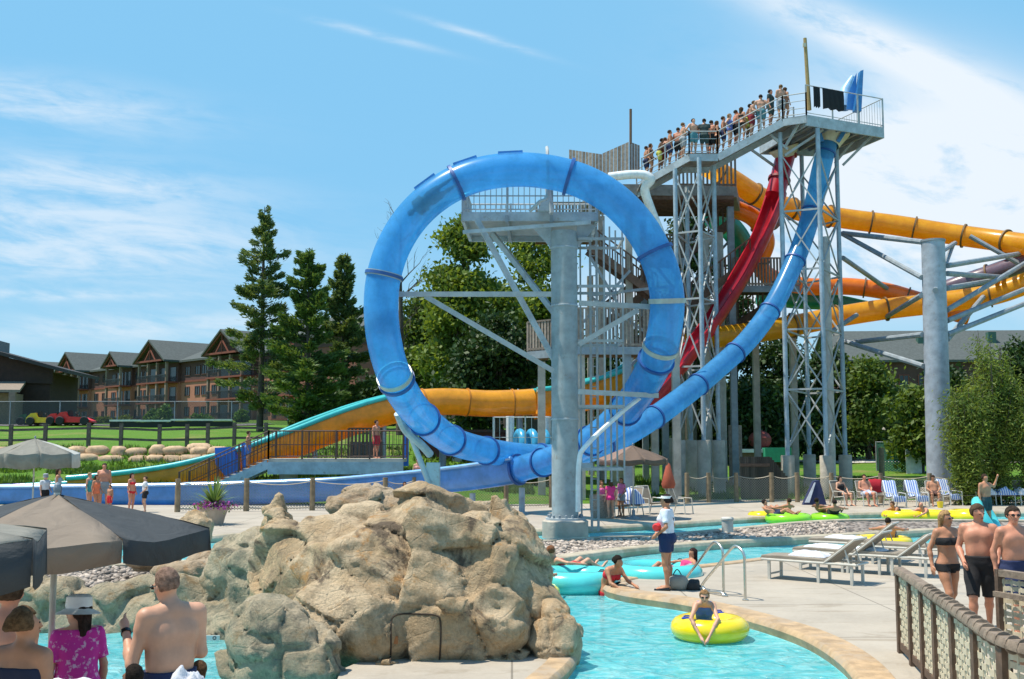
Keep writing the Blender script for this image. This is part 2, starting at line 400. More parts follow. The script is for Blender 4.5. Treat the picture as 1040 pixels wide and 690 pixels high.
# right-hand deck: a peninsula with the lazy river running behind it
near_e = sp2(GP([(618, 599), (640, 604), (700, 613), (760, 628), (812, 645), (850, 667), (872, 692), (884, 730)]) + [Vector((4.1, 10.0))], 6)
far_e = sp2(GP([(612, 595), (625, 589), (660, 582), (700, 576), (750, 570), (800, 564), (860, 558), (920, 554), (1000, 551), (1100, 550)]), 4)
slab('pool_deck', near_e + [Vector((3.2, 10)), Vector((3.2, -12)), Vector((60, -12)), Vector((60, far_e[-1].y))] + far_e[::-1])
slab('pool_deck', [(-40, -12), (3.2, -12), (3.2, 9.6), (-1.2, 10.3), (-14, 10.9), (-40, 11)])
# gravel island between the two arms of the lazy river
isl_n = sp2(GP([(-250, 625), (-100, 620), (100, 612), (300, 606), (450, 597), (520, 580), (560, 571), (600, 564), (650, 558), (700, 554), (760, 550), (850, 545), (900, 542), (960, 539), (1060, 537), (1200, 536)]), 4)
isl_f = sp2(GP([(-250, 592), (-100, 584), (0, 579), (130, 573), (300, 565), (450, 556), (520, 551), (600, 546.5), (650, 545), (700, 541), (760, 535.5), (800, 531.5), (850, 528.5), (900, 528), (960, 528.5), (1060, 529), (1200, 529.5)]), 4)
gvm, q = custom('river_gravel'); tcn = q.n('ShaderNodeTexCoord')
vo = q.n('ShaderNodeTexVoronoi', {'Vector': tcn.outputs['Object'], 'Scale': 7.5, 'Randomness': 1.})
sc_ = q.n('ShaderNodeSeparateColor', {0: vo.outputs['Color']})
cr_ = q.mix(sc_.outputs[0], (.17, .145, .13), (.52, .47, .42)); cr_ = q.mix(q.m('MULTIPLY', sc_.outputs[1], .4), cr_, (.36, .25, .18))
cr_ = q.mix(q.ss(vo.outputs['Distance'], .35, .75), cr_, (.06, .05, .045))
bp_ = q.n('ShaderNodeBump', {'Height': q.m('SUBTRACT', 1., vo.outputs['Distance']), 'Strength': 1., 'Distance': .09})
pr_ = q.n('ShaderNodeBsdfPrincipled', {'Base Color': cr_, 'Roughness': .85, 'Normal': bp_.outputs[0]}); q.n('ShaderNodeOutputMaterial', {0: pr_.outputs[0]})
slab('gravel_island', isl_n + isl_f[::-1], z1=-.03, top=gvm)
# pebbles standing proud of the gravel bed
pr2 = np.random.RandomState(5); pb = MB(); base_ell = MB().ell((0, 0, 0), (1, 1, 1), 6, 4); bv = np.concatenate(base_ell.v)
for k in range(7500):
    i = pr2.randint(3, len(isl_n) - 16); t = pr2.rand(); s_ = pr2.rand() * .86 + .07
    if pr2.rand() < .15: i = pr2.randint(2, 12)
    a = isl_n[i].lerp(isl_n[i + 1], t); fi = (i + t) / (len(isl_n) - 1) * (len(isl_f) - 1); j = min(int(fi), len(isl_f) - 2); b = isl_f[j].lerp(isl_f[j + 1], fi - j)
    c = a.lerp(b, s_); r = .04 + .045 * pr2.rand() ** 2
    an = pr2.rand() * 6.28; ca, sa = math.cos(an), math.sin(an); vv_ = bv * (r, r * (.6 + .4 * pr2.rand()), r * .6)
    vv_ = vv_ @ np.array([[ca, sa, 0], [-sa, ca, 0], [0, 0, 1]]); pb.add(vv_ + (c.x, c.y, -.03 + r * .3), base_ell.f)
tag(pb.build('gravel', mat('pebbles', (.36, .30, .25), .85, var=.3, scale=6, island=.6), smooth=180), 'grey brown river pebbles spread over the island between pool arms', 'gravel', kind='stuff')
# far deck beyond the river
back_e = sp2(GP([(-400, 575), (-150, 561), (0, 556), (130, 552), (205, 547), (260, 543), (400, 541), (540, 539), (600, 536.5), (650, 534), (700, 531), (760, 527), (820, 524), (860, 522.5), (900, 521.5), (960, 521), (1060, 520.5), (1300, 520)]), 4)
slab('far_deck', [Vector((-60, back_e[0].y))] + back_e + [Vector((60, back_e[-1].y)), Vector((60, 51.)), Vector((-3, 51.)), Vector((-8, 48.6)), Vector((-60, 48.6))])
def coping(edge, side, m, w_=.36, top=.03, depth=.15, nm='pool_coping'):
    prof = [(0, -depth), (-.03, -.04), (0, top - .02), (.03, top), (w_ - .02, top), (w_, top - .02), (w_, -depth)]
    pts = [(p.x, p.y, 0) for p in edge]
    pr = [(-side * a, b) for a, b in prof]
    o = MB().sweep(pts, pr if side < 0 else pr[::-1]).build(nm, m, smooth=30); return tag(o, kind='structure')
coping([far_e[2], far_e[0]] + near_e, 1, M_cope, .42)
coping(far_e, -1, M_cope, .3)
coping(isl_n[8:], 1, M_cope2, .4, .05, .2); coping(isl_f, -1, M_cope2, .35, .04)
coping(back_e, 1, M_cope2, .3, .04, .16)
# rock platform in front of the big boulder
rp = sp2(GP([(470, 640), (560, 645), (584, 660), (579, 674), (560, 692), (530, 720)]), 4)
rpl = GP([(350, 760), (338, 700), (347, 680), (375, 668), (400, 640)])
slab('rock_platform', rp + rpl); coping(rp[4:], -1, M_cope, .3, .03)
# pool shell and water
b = MB(); b.box((0, 15, -1.30), (90, 62, .06)); tag(b.build('pool_floor', M_pool), kind='structure')
wm, q = custom('pool_water'); tcn = q.n('ShaderNodeTexCoord'); o_ = tcn.outputs['Object']
vmx = q.n('ShaderNodeVectorMath', {0: o_, 1: (1., 1.35, 1)}, operation='MULTIPLY')
wn = q.n('ShaderNodeTexNoise', {'Vector': vmx.outputs[0], 'Scale': 2.6, 'Detail': 5., 'Roughness': .6, 'Distortion': 1.6})
wn2 = q.n('ShaderNodeTexNoise', {'Vector': vmx.outputs[0], 'Scale': .7, 'Detail': 3.})
ht = q.m('ADD', wn.outputs[0], q.m('MULTIPLY', wn2.outputs[0], .9))
bmp = q.n('ShaderNodeBump', {'Height': ht, 'Strength': 1., 'Distance': .17})
bms = q.n('ShaderNodeBump', {'Height': ht, 'Strength': 1., 'Distance': .07})
wcol = q.mix(q.ss(wn.outputs[0], .34, .72), (.10, .62, .69), (.46, .88, .89))  # light on the ripples put into the colour, paler where the waves rise
dif = q.n('ShaderNodeBsdfDiffuse', {'Color': wcol, 'Normal': bmp.outputs[0]})
trn = q.n('ShaderNodeBsdfTransparent', {'Color': (.5, .92, .94, 1)})
gls = q.n('ShaderNodeBsdfGlossy', {'Color': (1, 1, 1, 1), 'Roughness': .08, 'Normal': bms.outputs[0]})
fr = q.n('ShaderNodeFresnel', {'IOR': 1.33, 'Normal': bms.outputs[0]})
s1 = q.n('ShaderNodeMixShader', {0: .38, 1: dif.outputs[0], 2: trn.outputs[0]})
s2 = q.n('ShaderNodeMixShader', {0: q.m('MULTIPLY', fr.outputs[0], .75), 1: s1.outputs[0], 2: gls.outputs[0]})
q.n('ShaderNodeOutputMaterial', {0: s2.outputs[0]})
wx = np.linspace(-44, 44, 265); wy = np.concatenate([np.linspace(9.8, 30, 150), np.linspace(30.3, 44.8, 60)])
WX, WY = np.meshgrid(wx, wy, indexing='ij'); pz = np.stack([WX, WY * 1.2, WX * 0], -1)
WZ = -.16 + .05 * (fbm(pz * .9, 3) - .45) + .02 * (fbm(pz * 3.1 + 7, 2) - .4)
nn = len(wy); ii = np.arange((len(wx) - 1) * nn).reshape(len(wx) - 1, nn)[:, :-1].ravel()
tag(fastmesh('water', np.stack([WX, WY, WZ], -1).reshape(-1, 3), np.stack([ii, ii + nn, ii + nn + 1, ii + 1], 1), wm, smooth=True), kind='structure')
# path far right and kart-track asphalt far left
b = MB()
def strip(pts, w_, dz, name, m, n=8):
    P = spline(pts, n); v = []; 
    for i, p in enumerate(P):
        t = P[min(i + 1, len(P) - 1)] - P[max(i - 1, 0)]; s_ = np.array([-t[1], t[0]]) / np.hypot(t[0], t[1]) * w_ / 2
        for k in (-1, -.33, .33, 1): x, y = p[0] + s_[0] * k, p[1] + s_[1] * k; v.append((x, y, tzf(x, y) + dz))
    f = [(i * 4 + k, i * 4 + k + 1, (i + 1) * 4 + k + 1, (i + 1) * 4 + k) for i in range(len(P) - 1) for k in range(3)]
    return tag(MB().add(v, f).build(name, m), kind='structure')
strip([(10, 90), (20, 86), (32, 84.5), (45, 84)], 4.5, .06, 'path', mat('path_concrete', (.6, .57, .5), .9))
strip([(-95, 98), (-70, 97), (-40, 97), (-22, 99)], 9, .07, 'kart_track', mat('asphalt', (.16, .15, .145), .9, var=.2))
# ================================================================ WATER SLIDES
def steel(name='galvanised_steel', c=(.40, .45, .48)): return mat(name, c, .62, .12, var=.18, scale=2.5, stains=(.27, .235, .20), bump=.08, bscale=14)
M_gal = steel(); M_gald = steel('weathered_steel', (.25, .29, .32)); M_rail = mat('rail_steel', (.40, .42, .42), .7, .08, var=.12)
def shell(name, c, trans=.35, see=0., rough=.22, coat=.6, var=.16):
    """fibreglass tube wall: light comes through it, with scuffs and faint mottling"""
    m, q = custom(name); tc = q.n('ShaderNodeTexCoord')
    nz = q.n('ShaderNodeTexNoise', {'Vector': tc.outputs['Object'], 'Scale': 1.6, 'Detail': 9., 'Roughness': .7})
    n2 = q.n('ShaderNodeTexNoise', {'Vector': tc.outputs['Object'], 'Scale': .55, 'Detail': 3.})
    cc = q.mix(q.ss(nz.outputs[0], .3, .7), tuple(x * (1 - var) for x in c), tuple(min(1, x * (1 + var) + .01) for x in c))
    p = q.n('ShaderNodeBsdfPrincipled', {'Base Color': cc, 'Roughness': q.m('ADD', rough, q.m('MULTIPLY', n2.outputs[0], .2)), 'Coat Weight': coat, 'Coat Roughness': .12})
    tl = q.n('ShaderNodeBsdfTranslucent', {'Color': cc}); mx = q.n('ShaderNodeMixShader', {0: trans, 1: p.outputs[0], 2: tl.outputs[0]})
    out = mx
    if see:
        tr = q.n('ShaderNodeBsdfTransparent', {'Color': tuple(min(1, x * 1.5 + .15) for x in c) + (1,)}); out = q.n('ShaderNodeMixShader', {0: see, 1: mx.outputs[0], 2: tr.outputs[0]})
    q.n('ShaderNodeOutputMaterial', {0: out.outputs[0]}); return m
M_blue = shell('translucent_blue', (.12, .44, .80), .5, .31, rough=.16)
M_blue2 = shell('blue_fibreglass', (.09, .34, .72), .35)
M_blue3 = shell('pale_blue_rim', (.25, .50, .85), .1)
M_bring = mat('dark_blue_flange', (.02, .09, .30), .5)
M_red = shell('red_fibreglass', (.60, .012, .035), .3)
M_yel = shell('yellow_fibreglass', (1., .47, .015), .5)
M_och = shell('ochre_fibreglass', (.85, .40, .015), .35)
M_ora = shell('orange_fibreglass', (.95, .25, .012), .35)
M_grn = shell('green_fibreglass', (.012, .26, .17), .25)
M_teal = shell('teal_rim', (.05, .55, .55), .15)
M_pur = shell('purple_fibreglass', (.17, .12, .17), .2)
M_dring = mat('dark_joint', (.16, .09, .03), .6)
def px3(pts): return [W(*p) for p in pts]
def pathlen(P):
    P = np.array([tuple(p) for p in P]); return np.concatenate([[0], np.cumsum(np.linalg.norm(np.diff(P, axis=0), axis=1))])
def rings(P, r, every, m, parent, off=0., w_=.10, h=.07, skip=None, name='flange'):
    L = pathlen(P); s = off; P = [np.array(tuple(p)) for p in P]
    while s < L[-1]:
        i = int(np.searchsorted(L, s)); i = min(max(i, 1), len(P) - 2); t = P[i + 1] - P[i - 1]; t /= np.linalg.norm(t)
        if not (skip and skip(s)):
            b = MB(); b.lathe([(r - .01, -w_ / 2), (r + h, -w_ / 2), (r + h, w_ / 2), (r - .01, w_ / 2)], P[i], 28, axis=tuple(t), ring=True); b.build(name, m, parent, smooth=40)
        s += every
# --- the looping slide: drop from the tower, loop, run-out
drop = [(846, 132, 55.6), (840, 150, 55.6), (834, 172, 55.4), (827, 205, 55), (817, 240, 54.4), (803, 275, 53.6), (785, 311, 52.6), (760, 345, 51.4), (728, 375, 50), (695, 402, 48.4), (660, 427, 46.8),
        (625, 447, 45.4), (590, 460, 44.2), (555, 464, 43.2), (520, 462, 42), (490, 457, 40), (462, 449, 37.6), (437, 432, 35), (415, 408, 32.2), (399, 378, 30.8), (390, 345, 30.15), (387, 312, 30.1), (390, 280, 30.1),
        (401, 248, 30.1), (420, 219, 30.1), (446, 196, 30.1), (478, 180, 30.1), (514, 173, 30.1), (551, 174, 30.1), (588, 183, 30.1), (621, 201, 30.1), (648, 228, 30.1), (667, 261, 30.1), (677, 296, 30.1), (676, 330, 30.3),
        (668, 362, 30.9), (653, 392, 32.2), (632, 420, 34.8), (604, 445, 36.8), (568, 464, 39), (527, 477, 41.2)]
P = spline(px3(drop), 7); L = pathlen(P)
t0 = thing('water_slide', G(572, 541), 'blue translucent looping slide dropping from the tall tower and circling the steel column', 'water slide')
RT = .485
b = MB(); b.tube(P, RT, 28, cap=False); b.build('tube', M_blue, t0, smooth=60)
rings(P, RT, 3.35, M_bring, t0, 1.2, w_=.09, h=.06)
run = [(530, 477, 41.1), (500, 482, 42), (470, 486, 43), (430, 490, 44.5), (380, 494, 46), (320, 498, 46.8), (200, 502, 47.3), (80, 504, 47.6), (-150, 505, 48)]
P2 = spline(px3(run), 8)
def trough(r, th=.05, lip=.12, n=14, hw=None):    # open half pipe with rolled lips: outline going outside then inside
    o = [(r * math.cos(a), r * math.sin(a)) for a in np.linspace(math.pi, 2 * math.pi, n)]
    i = [((r - th) * math.cos(a), (r - th) * math.sin(a)) for a in np.linspace(2 * math.pi, math.pi, n)]
    k = hw or 0
    return [(-r - lip * .5, k), (-r - lip * .5, k - .08), (-r, k - .1)] + o + [(r, k - .1), (r + lip * .5, k - .08), (r + lip * .5, k), (r - th, k)] + i + [(-r + th, k)]
b = MB(); b.sweep(P2, [(x, y) for x, y in trough(.50, hw=.42)]); b.build('run_out_trough', M_blue2, t0, smooth=50)
b = MB()
for s_ in (-1, 1): b.sweep(P2, [(s_ * .56 + .09 * math.cos(a), .44 + .07 * math.sin(a)) for a in np.linspace(0, 2 * math.pi, 9)[:-1]])
b.build('rim', M_blue3, t0, smooth=50)
rings([tuple(np.array(p) + (0, 0, .02)) for p in P2[:40]], .53, 30, M_bring, t0, .15)
# saddles and their feet under the slide
def foot(px, py, Y, r=.14, par=None, dz=.5):
    p = W(px, py, Y); z = max(tzf(p.x, p.y), 0) - .05; par.cyl((p.x, p.y, z), (p.x, p.y, p.z - dz), r, n=10); par.lathe([(r * 2, z), (r * 2, z + .12)], (p.x, p.y, 0), 10)
a = W(437, 462, 34.6); g0 = (a.x, a.y, 0)
b = MB(); b.beam((a.x + .1, a.y, -.2), (a.x + .1, a.y, a.z - .25), .42, .42); b.build('support_post', steel('pale_steel', (.36, .46, .50)), t0)
b = MB(); q1 = W(418, 445, 34.4); q2 = W(436, 492, 34.4); b.cyl(q1, q2, .09); q3 = W(404, 420, 33.6); b.tube(spline([q3, W(412, 437, 34), W(428, 452, 34.3), a], 5), .13, 8); b.build('support_brace', MATS['pale_steel'], t0, smooth=40)
for (px, py, Y) in ((530, 482, 41.2), (480, 488, 42.6)):
    b = MB(); foot(px, py, Y, .12, b); b.build('support_post', M_gal, t0, smooth=40)
# saddles in the loop where the struts hold it
def saddle(idx_px, idx_py):
    tgt = np.array(tuple(W(idx_px, idx_py, 30.2))); k = int(np.argmin([np.linalg.norm(np.array(p) - tgt) for p in P])); t = np.array(P[k + 1]) - np.array(P[k - 1]); t /= np.linalg.norm(t)
    b = MB(); b.lathe([(RT, -.07), (RT + .04, -.07), (RT + .04, .07), (RT, .07)], P[k], 28, axis=tuple(t), ring=True); b.build('saddle', mat('saddle_steel', (.42, .45, .42), .5, .3), t0, smooth=40)
for s_ in ((391, 279), (677, 305), (666, 368), (413, 405)): saddle(*s_)
for k in (150, 158, 166):
    b = MB()
    kk = int(np.argmin([np.linalg.norm(np.array(p) - np.array(tuple(W(440 + (k - 150) * 5, 200 - (k - 150) * 1.2, 30.1)))) for p in P])); c = np.array(P[kk]); t = np.array(P[kk + 1]) - np.array(P[kk - 1]); t /= np.linalg.norm(t)
    sd = np.cross(t, (0, 1, 0)); sd = sd if sd[2] > 0 else -sd; b.box(c + sd * (RT + .015), (.7, .14, .07), ax=[t, np.cross(sd, t), sd]); b.build('hatch_bar', M_blue2, t0)

# --- other slides
def trough_slide(pts, r, m, label, cat='water slide', rim=None, hw=.3, ringm=None, every=3., name='water_slide', n=8):
    P = spline(px3(pts), n); c = P[len(P) // 2]; t = thing(name, (c[0], c[1], tzf(c[0], c[1])), label, cat)
    MB().sweep(P, trough(r, hw=hw)).build('trough', m, t, smooth=50)
    if rim:
        b = MB()
        for s_ in (-1, 1): b.sweep(P, [(s_ * (r + .03) + .11 * math.cos(a), hw + .11 * math.sin(a)) for a in np.linspace(0, 2 * math.pi, 9)[:-1]])
        b.build('rim', rim, t, smooth=50)
    return t, P
def tube_slide(pts, r, m, label, ringm=M_dring, every=3., off=1., n=8):
    P = spline(px3(pts), n); c = P[len(P) // 2]; t = thing('water_slide', (c[0], c[1], tzf(c[0], c[1])), label, 'water slide')
    MB().tube(P, r, 24, cap=False).build('tube', m, t, smooth=60); rings(P, r, every, ringm, t, off, w_=.09, h=.10)
    return t, P
# red drop slide
red = [(801, 148, 58), (796, 165, 58), (788, 195, 57.6), (776, 228, 57.2), (760, 262, 56.8), (740, 297, 56.2), (716, 333, 55.6), (695, 360, 55), (670, 392, 54.2), (640, 425, 53.4), (600, 452, 52.5), (560, 470, 51.8)]
P = spline(px3(red), 8); tr_ = thing('water_slide', (P[40][0], P[40][1], 0), 'deep red drop slide descending behind the looping blue one', 'water slide')
MB().tube(P[:18], .52, 20, cap=False).build('tube', M_red, tr_, smooth=60)
MB().sweep(P[16:], trough(.60, hw=.12)).build('trough', M_red, tr_, smooth=50)
b = MB(); b.sweep(P[16:], [(.0, -.45), (.07, -.35), (0, -.3), (-.07, -.35)]); b.build('centre_rib', M_red, tr_, smooth=50)
rings(P[:18], .52, 1.5, mat('dark_red', (.22, .005, .015), .5), tr_, .4, w_=.14, h=.09)
# yellow upper tube, ends at the tower
tube_slide([(716, 168, 60.5), (742, 182, 61), (775, 202, 62), (815, 215, 63), (860, 222.5, 63.5), (910, 229, 63), (960, 237, 62), (1010, 244, 60.5), (1060, 250, 58), (1120, 250, 55)], .60, M_yel, 'bright yellow tube slide running high from the tower to the right edge', every=2.55)
tube_slide([(1140, 262, 55), (1090, 270, 56), (1045, 287, 57), (1005, 300, 58), (950, 308, 59), (900, 314, 59.5), (850, 322, 59.5), (805, 331, 59), (765, 338, 58.4), (725, 343, 58)], .58, M_yel, 'lower yellow tube slide crossing behind the lattice towers at mid height', every=2.7)
tube_slide([(722, 207, 62), (748, 213, 62.5), (768, 224, 63), (778, 245, 63.5), (772, 268, 64), (785, 283, 64.5), (820, 291, 65), (860, 291, 65), (895, 295, 64.5), (925, 303, 64), (955, 313, 63.6), (985, 322, 63)], .52, M_ora, 'orange tube slide curling under the yellow one and away to the right', every=2.4)
tube_slide([(722, 218, 65), (742, 232, 65.5), (754, 252, 66), (752, 276, 66.5), (742, 296, 67)], .72, M_grn, 'dark green tube slide curving down inside the slide tower', every=2.6)
trough_slide([(770, 300, 67), (810, 304, 67), (850, 306, 66.5), (880, 312, 66)], .6, M_grn, 'open green slide channel between the orange and yellow tubes')
tube_slide([(735, 200, 66), (765, 212, 66), (790, 226, 66.5)], .55, M_pur, 'short purple tube slide tucked below the yellow tube at the tower', every=2.2)
tube_slide([(940, 305, 63), (965, 293, 62), (1000, 281, 61), (1040, 268, 59.5), (1100, 255, 58)], .55, M_pur, 'dusky purple tube slide at the right edge beside the grey column', every=2.6)
# ochre slide with teal rims coming round behind the loop and down to the left
och = [(690, 345, 60), (665, 362, 59.5), (640, 384, 59), (600, 398, 58.4), (555, 407, 57.6), (500, 410, 57), (450, 408, 56.2), (410, 412, 55.4), (370, 422, 54.6), (330, 436, 53.8), (290, 452, 53), (250, 467, 52.4), (215, 477, 52), (170, 487, 51.6), (110, 495, 51.2), (50, 500, 51), (-40, 503, 50.8), (-200, 504, 50.5)]
P = spline(px3(och), 8); to = thing('water_slide', (P[60][0], P[60][1], tzf(P[60][0], P[60][1])), 'ochre yellow slide with teal rims sweeping down behind the loop to the left', 'water slide')
k1, k2, k3 = 34, 54, 118
MB().sweep(P[:k1 + 1], trough(.95, hw=.55)).build('trough', M_och, to, smooth=50)
MB().tube(P[k1:k2 + 1], .70, 22, cap=False).build('tube', M_och, to, smooth=50)
def flare(Pq, r0, r1, m, nm):
    b = MB(); n = len(Pq)
    for i in range(n - 1):
        r = r0 + (r1 - r0) * i / n; b.sweep(Pq[i:i + 2], trough(r, hw=r * .62))
    return b.build(nm, m, to, smooth=50)
MB().sweep(P[k2:k3], trough(.82, hw=.55)).build('trough', M_och, to, smooth=50)
MB().sweep(P[k3 - 1:], trough(.60, hw=.32)).build('trough', M_och, to, smooth=50)
for (i, j, r, h, m) in ((0, k1 + 1, .98, .6, M_teal), (k2, k3, .86, .6, M_teal), (k3 - 1, len(P) - 14, .62, .36, M_teal), (len(P) - 15, len(P), .62, .36, shell('purple_rim', (.16, .10, .38), .1))):
    b = MB()
    for s_ in (-1, 1): b.sweep(P[i:j], [(s_ * r + .12 * math.cos(a), h + .13 * math.sin(a)) for a in np.linspace(0, 2 * math.pi, 9)[:-1]])
    b.build('rim', m, to, smooth=50)
for i in range(k1 + 4, k2, 7): rings(P[i - 2:i + 3], .70, 99, mat('ochre_joint', (.45, .17, .01), .6), to, .3, w_=.07, h=.05)
for i in (60, 74, 88, 100):
    p = P[i]; z = tzf(p[0], p[1]); MB().cyl((p[0], p[1], z - .1), (p[0], p[1], p[2] - .7), .14).build('support_post', M_gal, to, smooth=40)
for i in (8, 22, 36, 48):
    p = P[i]; z = tzf(p[0], p[1]); MB().cyl((p[0], p[1], z - .1), (p[0], p[1], p[2] - .7), .18).build('support_post', M_gald, to, smooth=40)
# ================================================================ STEEL AND TIMBER STRUCTURES
M_conc = mat('pier_concrete', (.43, .385, .32), .9, var=.18, scale=2, bump=.3, bscale=9, stains=(.26, .25, .22))
M_tim = mat('grey_timber', (.23, .185, .15), .85, var=.25, scale=6, bump=.2, bscale=20, island=.35)
M_timd = mat('brown_timber', (.13, .075, .05), .85, var=.25, scale=6, island=.3)
M_white = mat('white_pipe', (.75, .76, .75), .4)
def vp(px, py, Y): return W(px, py, Y)
def xat(px, Y, z=8.):                   # world x of a vertical seen at column px near height z
    d = F * cp * 1.0; return (px - CX) * (Y * cp + (z - EYE) * sp) / F
# ---- column that carries the loop
cY = 31.4; cx0 = xat(573.5, cY, 4)
tc_ = thing('steel_column', (cx0, cY, 0), 'thick grey steel column in front of the loop, on a round concrete base in the gravel', 'column')
b = MB(); b.lathe([(.66, -.05), (.66, .42), (.60, .46), (.1, .46)], (cx0, cY, 0), 36); b.build('base', M_conc, tc_, smooth=40)
pzc = W(573, 236, 31.4).z; b = MB(); b.lathe([(.385, .46), (.385, pzc), (.385, pzc + .01)], (cx0, cY, 0), 32); b.build('shaft', steel('painted_steel', (.33, .37, .38)), tc_, smooth=40)
b = MB(); b.lathe([(.56, .46), (.56, .52), (.39, .525)], (cx0, cY, 0), 32)
b.build('base_flange', M_gal, tc_, smooth=40)
for k in range(16):
    a = k * math.pi / 8; MB().lathe([(.035, .52), (.035, .60), (.001, .62)], (cx0 + .48 * math.cos(a), cY + .48 * math.sin(a), 0), 6).build('bolt', M_gald, tc_)
for z in (3.3, 6.6, 8.3): MB().lathe([(.386, z), (.41, z + .01), (.41, z + .05), (.386, z + .06)], (cx0, cY, 0), 32).build('weld_ring', M_gal, tc_, smooth=40)
# platform on the column
def P3(px, py, Y): p = W(px, py, Y); return np.array(tuple(p))
pz = P3(573, 218, cY)[2]
plat = [(470, cY - .35), (478, cY + 2.9), (600, cY + 2.9), (606, cY - .35)]
poly = [(xat(x, y, pz), y) for x, y in plat]
b = MB(); b.prism(poly, pz - .1, pz); b.build('platform_deck', mat('steel_grating', (.33, .35, .35), .6, .3), tc_)
for i in range(4):
    p, q_ = poly[i], poly[(i + 1) % 4]; b = MB(); b.beam((*p, pz - .14), (*q_, pz - .14), .09, .26); b.build('edge_beam', M_gal, tc_)
for k in (.33, .66):
    b = MB(); b.beam((poly[0][0] + (poly[3][0] - poly[0][0]) * k, cY - .5, pz - .22), (poly[1][0] + (poly[2][0] - poly[1][0]) * k, cY + 2.8, pz - .22), .1, .2); b.build('floor_joist', M_gald, tc_)
def railing(pts, h, parent, mrail=None, posts=1.5, bal=0., name='railing', mid=1, r=.028):
    """one railing run as a part; each post a sub-part"""
    m = mrail or M_rail; b = MB()
    for i in range(len(pts) - 1):
        a, c = np.array(pts[i], float), np.array(pts[i + 1], float); u = np.array([0, 0, h])
        b.cyl(a + u, c + u, r, n=6)
        for k in range(mid): b.cyl(a + u * (k + 1) / (mid + 1), c + u * (k + 1) / (mid + 1), r * .7, n=6)
        b.cyl(a + u * .08, c + u * .08, r * .7, n=6)
        if bal:
            n = max(1, int(np.linalg.norm(c - a) / bal))
            for k in range(1, n): p = a + (c - a) * k / n; b.cyl(p + u * .08, p + u, .012, n=4)
    o = b.build(name, m, parent)
    for i in range(len(pts) - 1):
        a, c = np.array(pts[i], float), np.array(pts[i + 1], float); n = max(1, int(round(np.linalg.norm(c - a) / posts)))
        for k in range(n + 1):
            if k == 0 and i > 0: continue
            p = a + (c - a) * k / n; MB().box(p + (0, 0, h / 2), (.07, .07, h + .04)).build('rail_post', m, o)
    return o
q4 = [(*p, pz) for p in poly]
railing([q4[3], q4[0], q4[1], q4[2]], .95, tc_, bal=.16, posts=1.2)
# raking struts under the platform and arms to the loop
top = (cx0, cY, pz - .35)
for (px, Y, tyc) in ((484, cY - .5, 372), (500, cY + 1.6, 330)):
    a = (xat(px, Y, pz), Y, pz - .25); b = MB(); b.beam(a, (cx0 - .2, cY, W(560, tyc if Y < cY else 322, cY).z), .13, .15); b.build('raking_strut', M_gal, tc_)
for (a, c_) in (((405, 299, 30.75), (560, 299, 30.6)), ((432, 301, 30.75), (562, 377, 30.6)), ((588, 308, 30.55), (682, 313, 30.6)), ((588, 350, 30.5), (648, 315, 30.5)), ((588, 398, 30.5), (668, 402, 31.8)), ((560, 217, 30.7), (556, 190, 30.9))):
    b = MB(); b.beam(P3(*a), P3(*c_), .10, .14); b.build('loop_arm', M_rail, tc_)
b = MB(); b.beam(P3(470, 236, 30.5), P3(600, 226, 30.5), .1, .1); b.build('cross_tie', M_gal, tc_)
for s_ in (-1, 1):
    b = MB(); b.ext([(cx0 + s_ * .38, cY, pz - .3), (cx0 + s_ * 1.0, cY, pz - .3), (cx0 + s_ * .38, cY, pz - 1.0)], (0, .05, 0)); b.build('gusset', M_gal, tc_)
b = MB(); b.tube(spline([P3(538, 215, 30.3), P3(548, 205, 30.3), P3(556, 198, 30.4), P3(556, 158, 30.45), P3(555.5, 150, 31)], 6), .05, 8); b.build('loop_arm', M_rail, tc_, smooth=40)
b = MB(); b.ext([P3(546, 214, 30.7), P3(556, 194, 30.7), P3(563, 214, 30.7)], (0, .2, 0)); b.build('crown_bracket', M_gal, tc_)
# ---- ladder tower beside the column
lY = 31.9; tl = thing('access_ladder', (xat(604, lY, 4), lY, 0), 'tall caged steel ladder rising beside the thick column to its platform', 'ladder')
def vert(px, Y, z0, z1, w_=.07, par=None, name='upright', m=None):
    x = xat(px, Y, (z0 + z1) / 2); b = MB(); b.box((x, Y, (z0 + z1) / 2), (w_, w_, z1 - z0)); return b.build(name, m or M_rail, par)
for px in (600, 606.5): vert(px, lY, .1, pz + 1.1, .07, tl, 'stile')
b = MB(); xa, xb = xat(600, lY, 4), xat(606.5, lY, 4)
for k in range(int(pz / .3)): MB().cyl((xa, lY, .4 + k * .3), (xb, lY, .4 + k * .3), .016, n=6).build('rung', M_rail, tl)

for px, Y in ((590, 32.1), (614, 31.3), (620, 32.2), (633, 31.5), (626, 32.8)): vert(px, Y, .1 if px < 600 else 1.5, pz - .2, .05, tl)
for z in (1.9, 3.7, 5.6, 7.2, 8.6):
    b = MB(); x0, x1 = xat(588, 31, z), xat(634, 31, z); q5 = [(x0, 31.3, z), (x1, 31.3, z), (x1, 32.8, z), (x0, 32.8, z)]
    for i in range(4): b.beam(q5[i], q5[(i + 1) % 4], .06, .08)
    b.build('cage_ring', M_rail, tl)
b = MB(); b.beam((cx0 + .3, cY, 2.0), (xa, lY, 2.0), .14, .14); b.build('tie', M_gal, tl)
for (a, c_) in (((672, 368, 31.4), (600, 470, 30.4)),):
    b = MB(); b.tube(spline([P3(650, 404, 32), P3(630, 420, 31.4), P3(596, 452, 30.6), P3(588, 470, 30.5), P3(587, 520, 30.5)], 6), .07, 8); b.build('white_drain_pipe', M_white, tl, smooth=40)

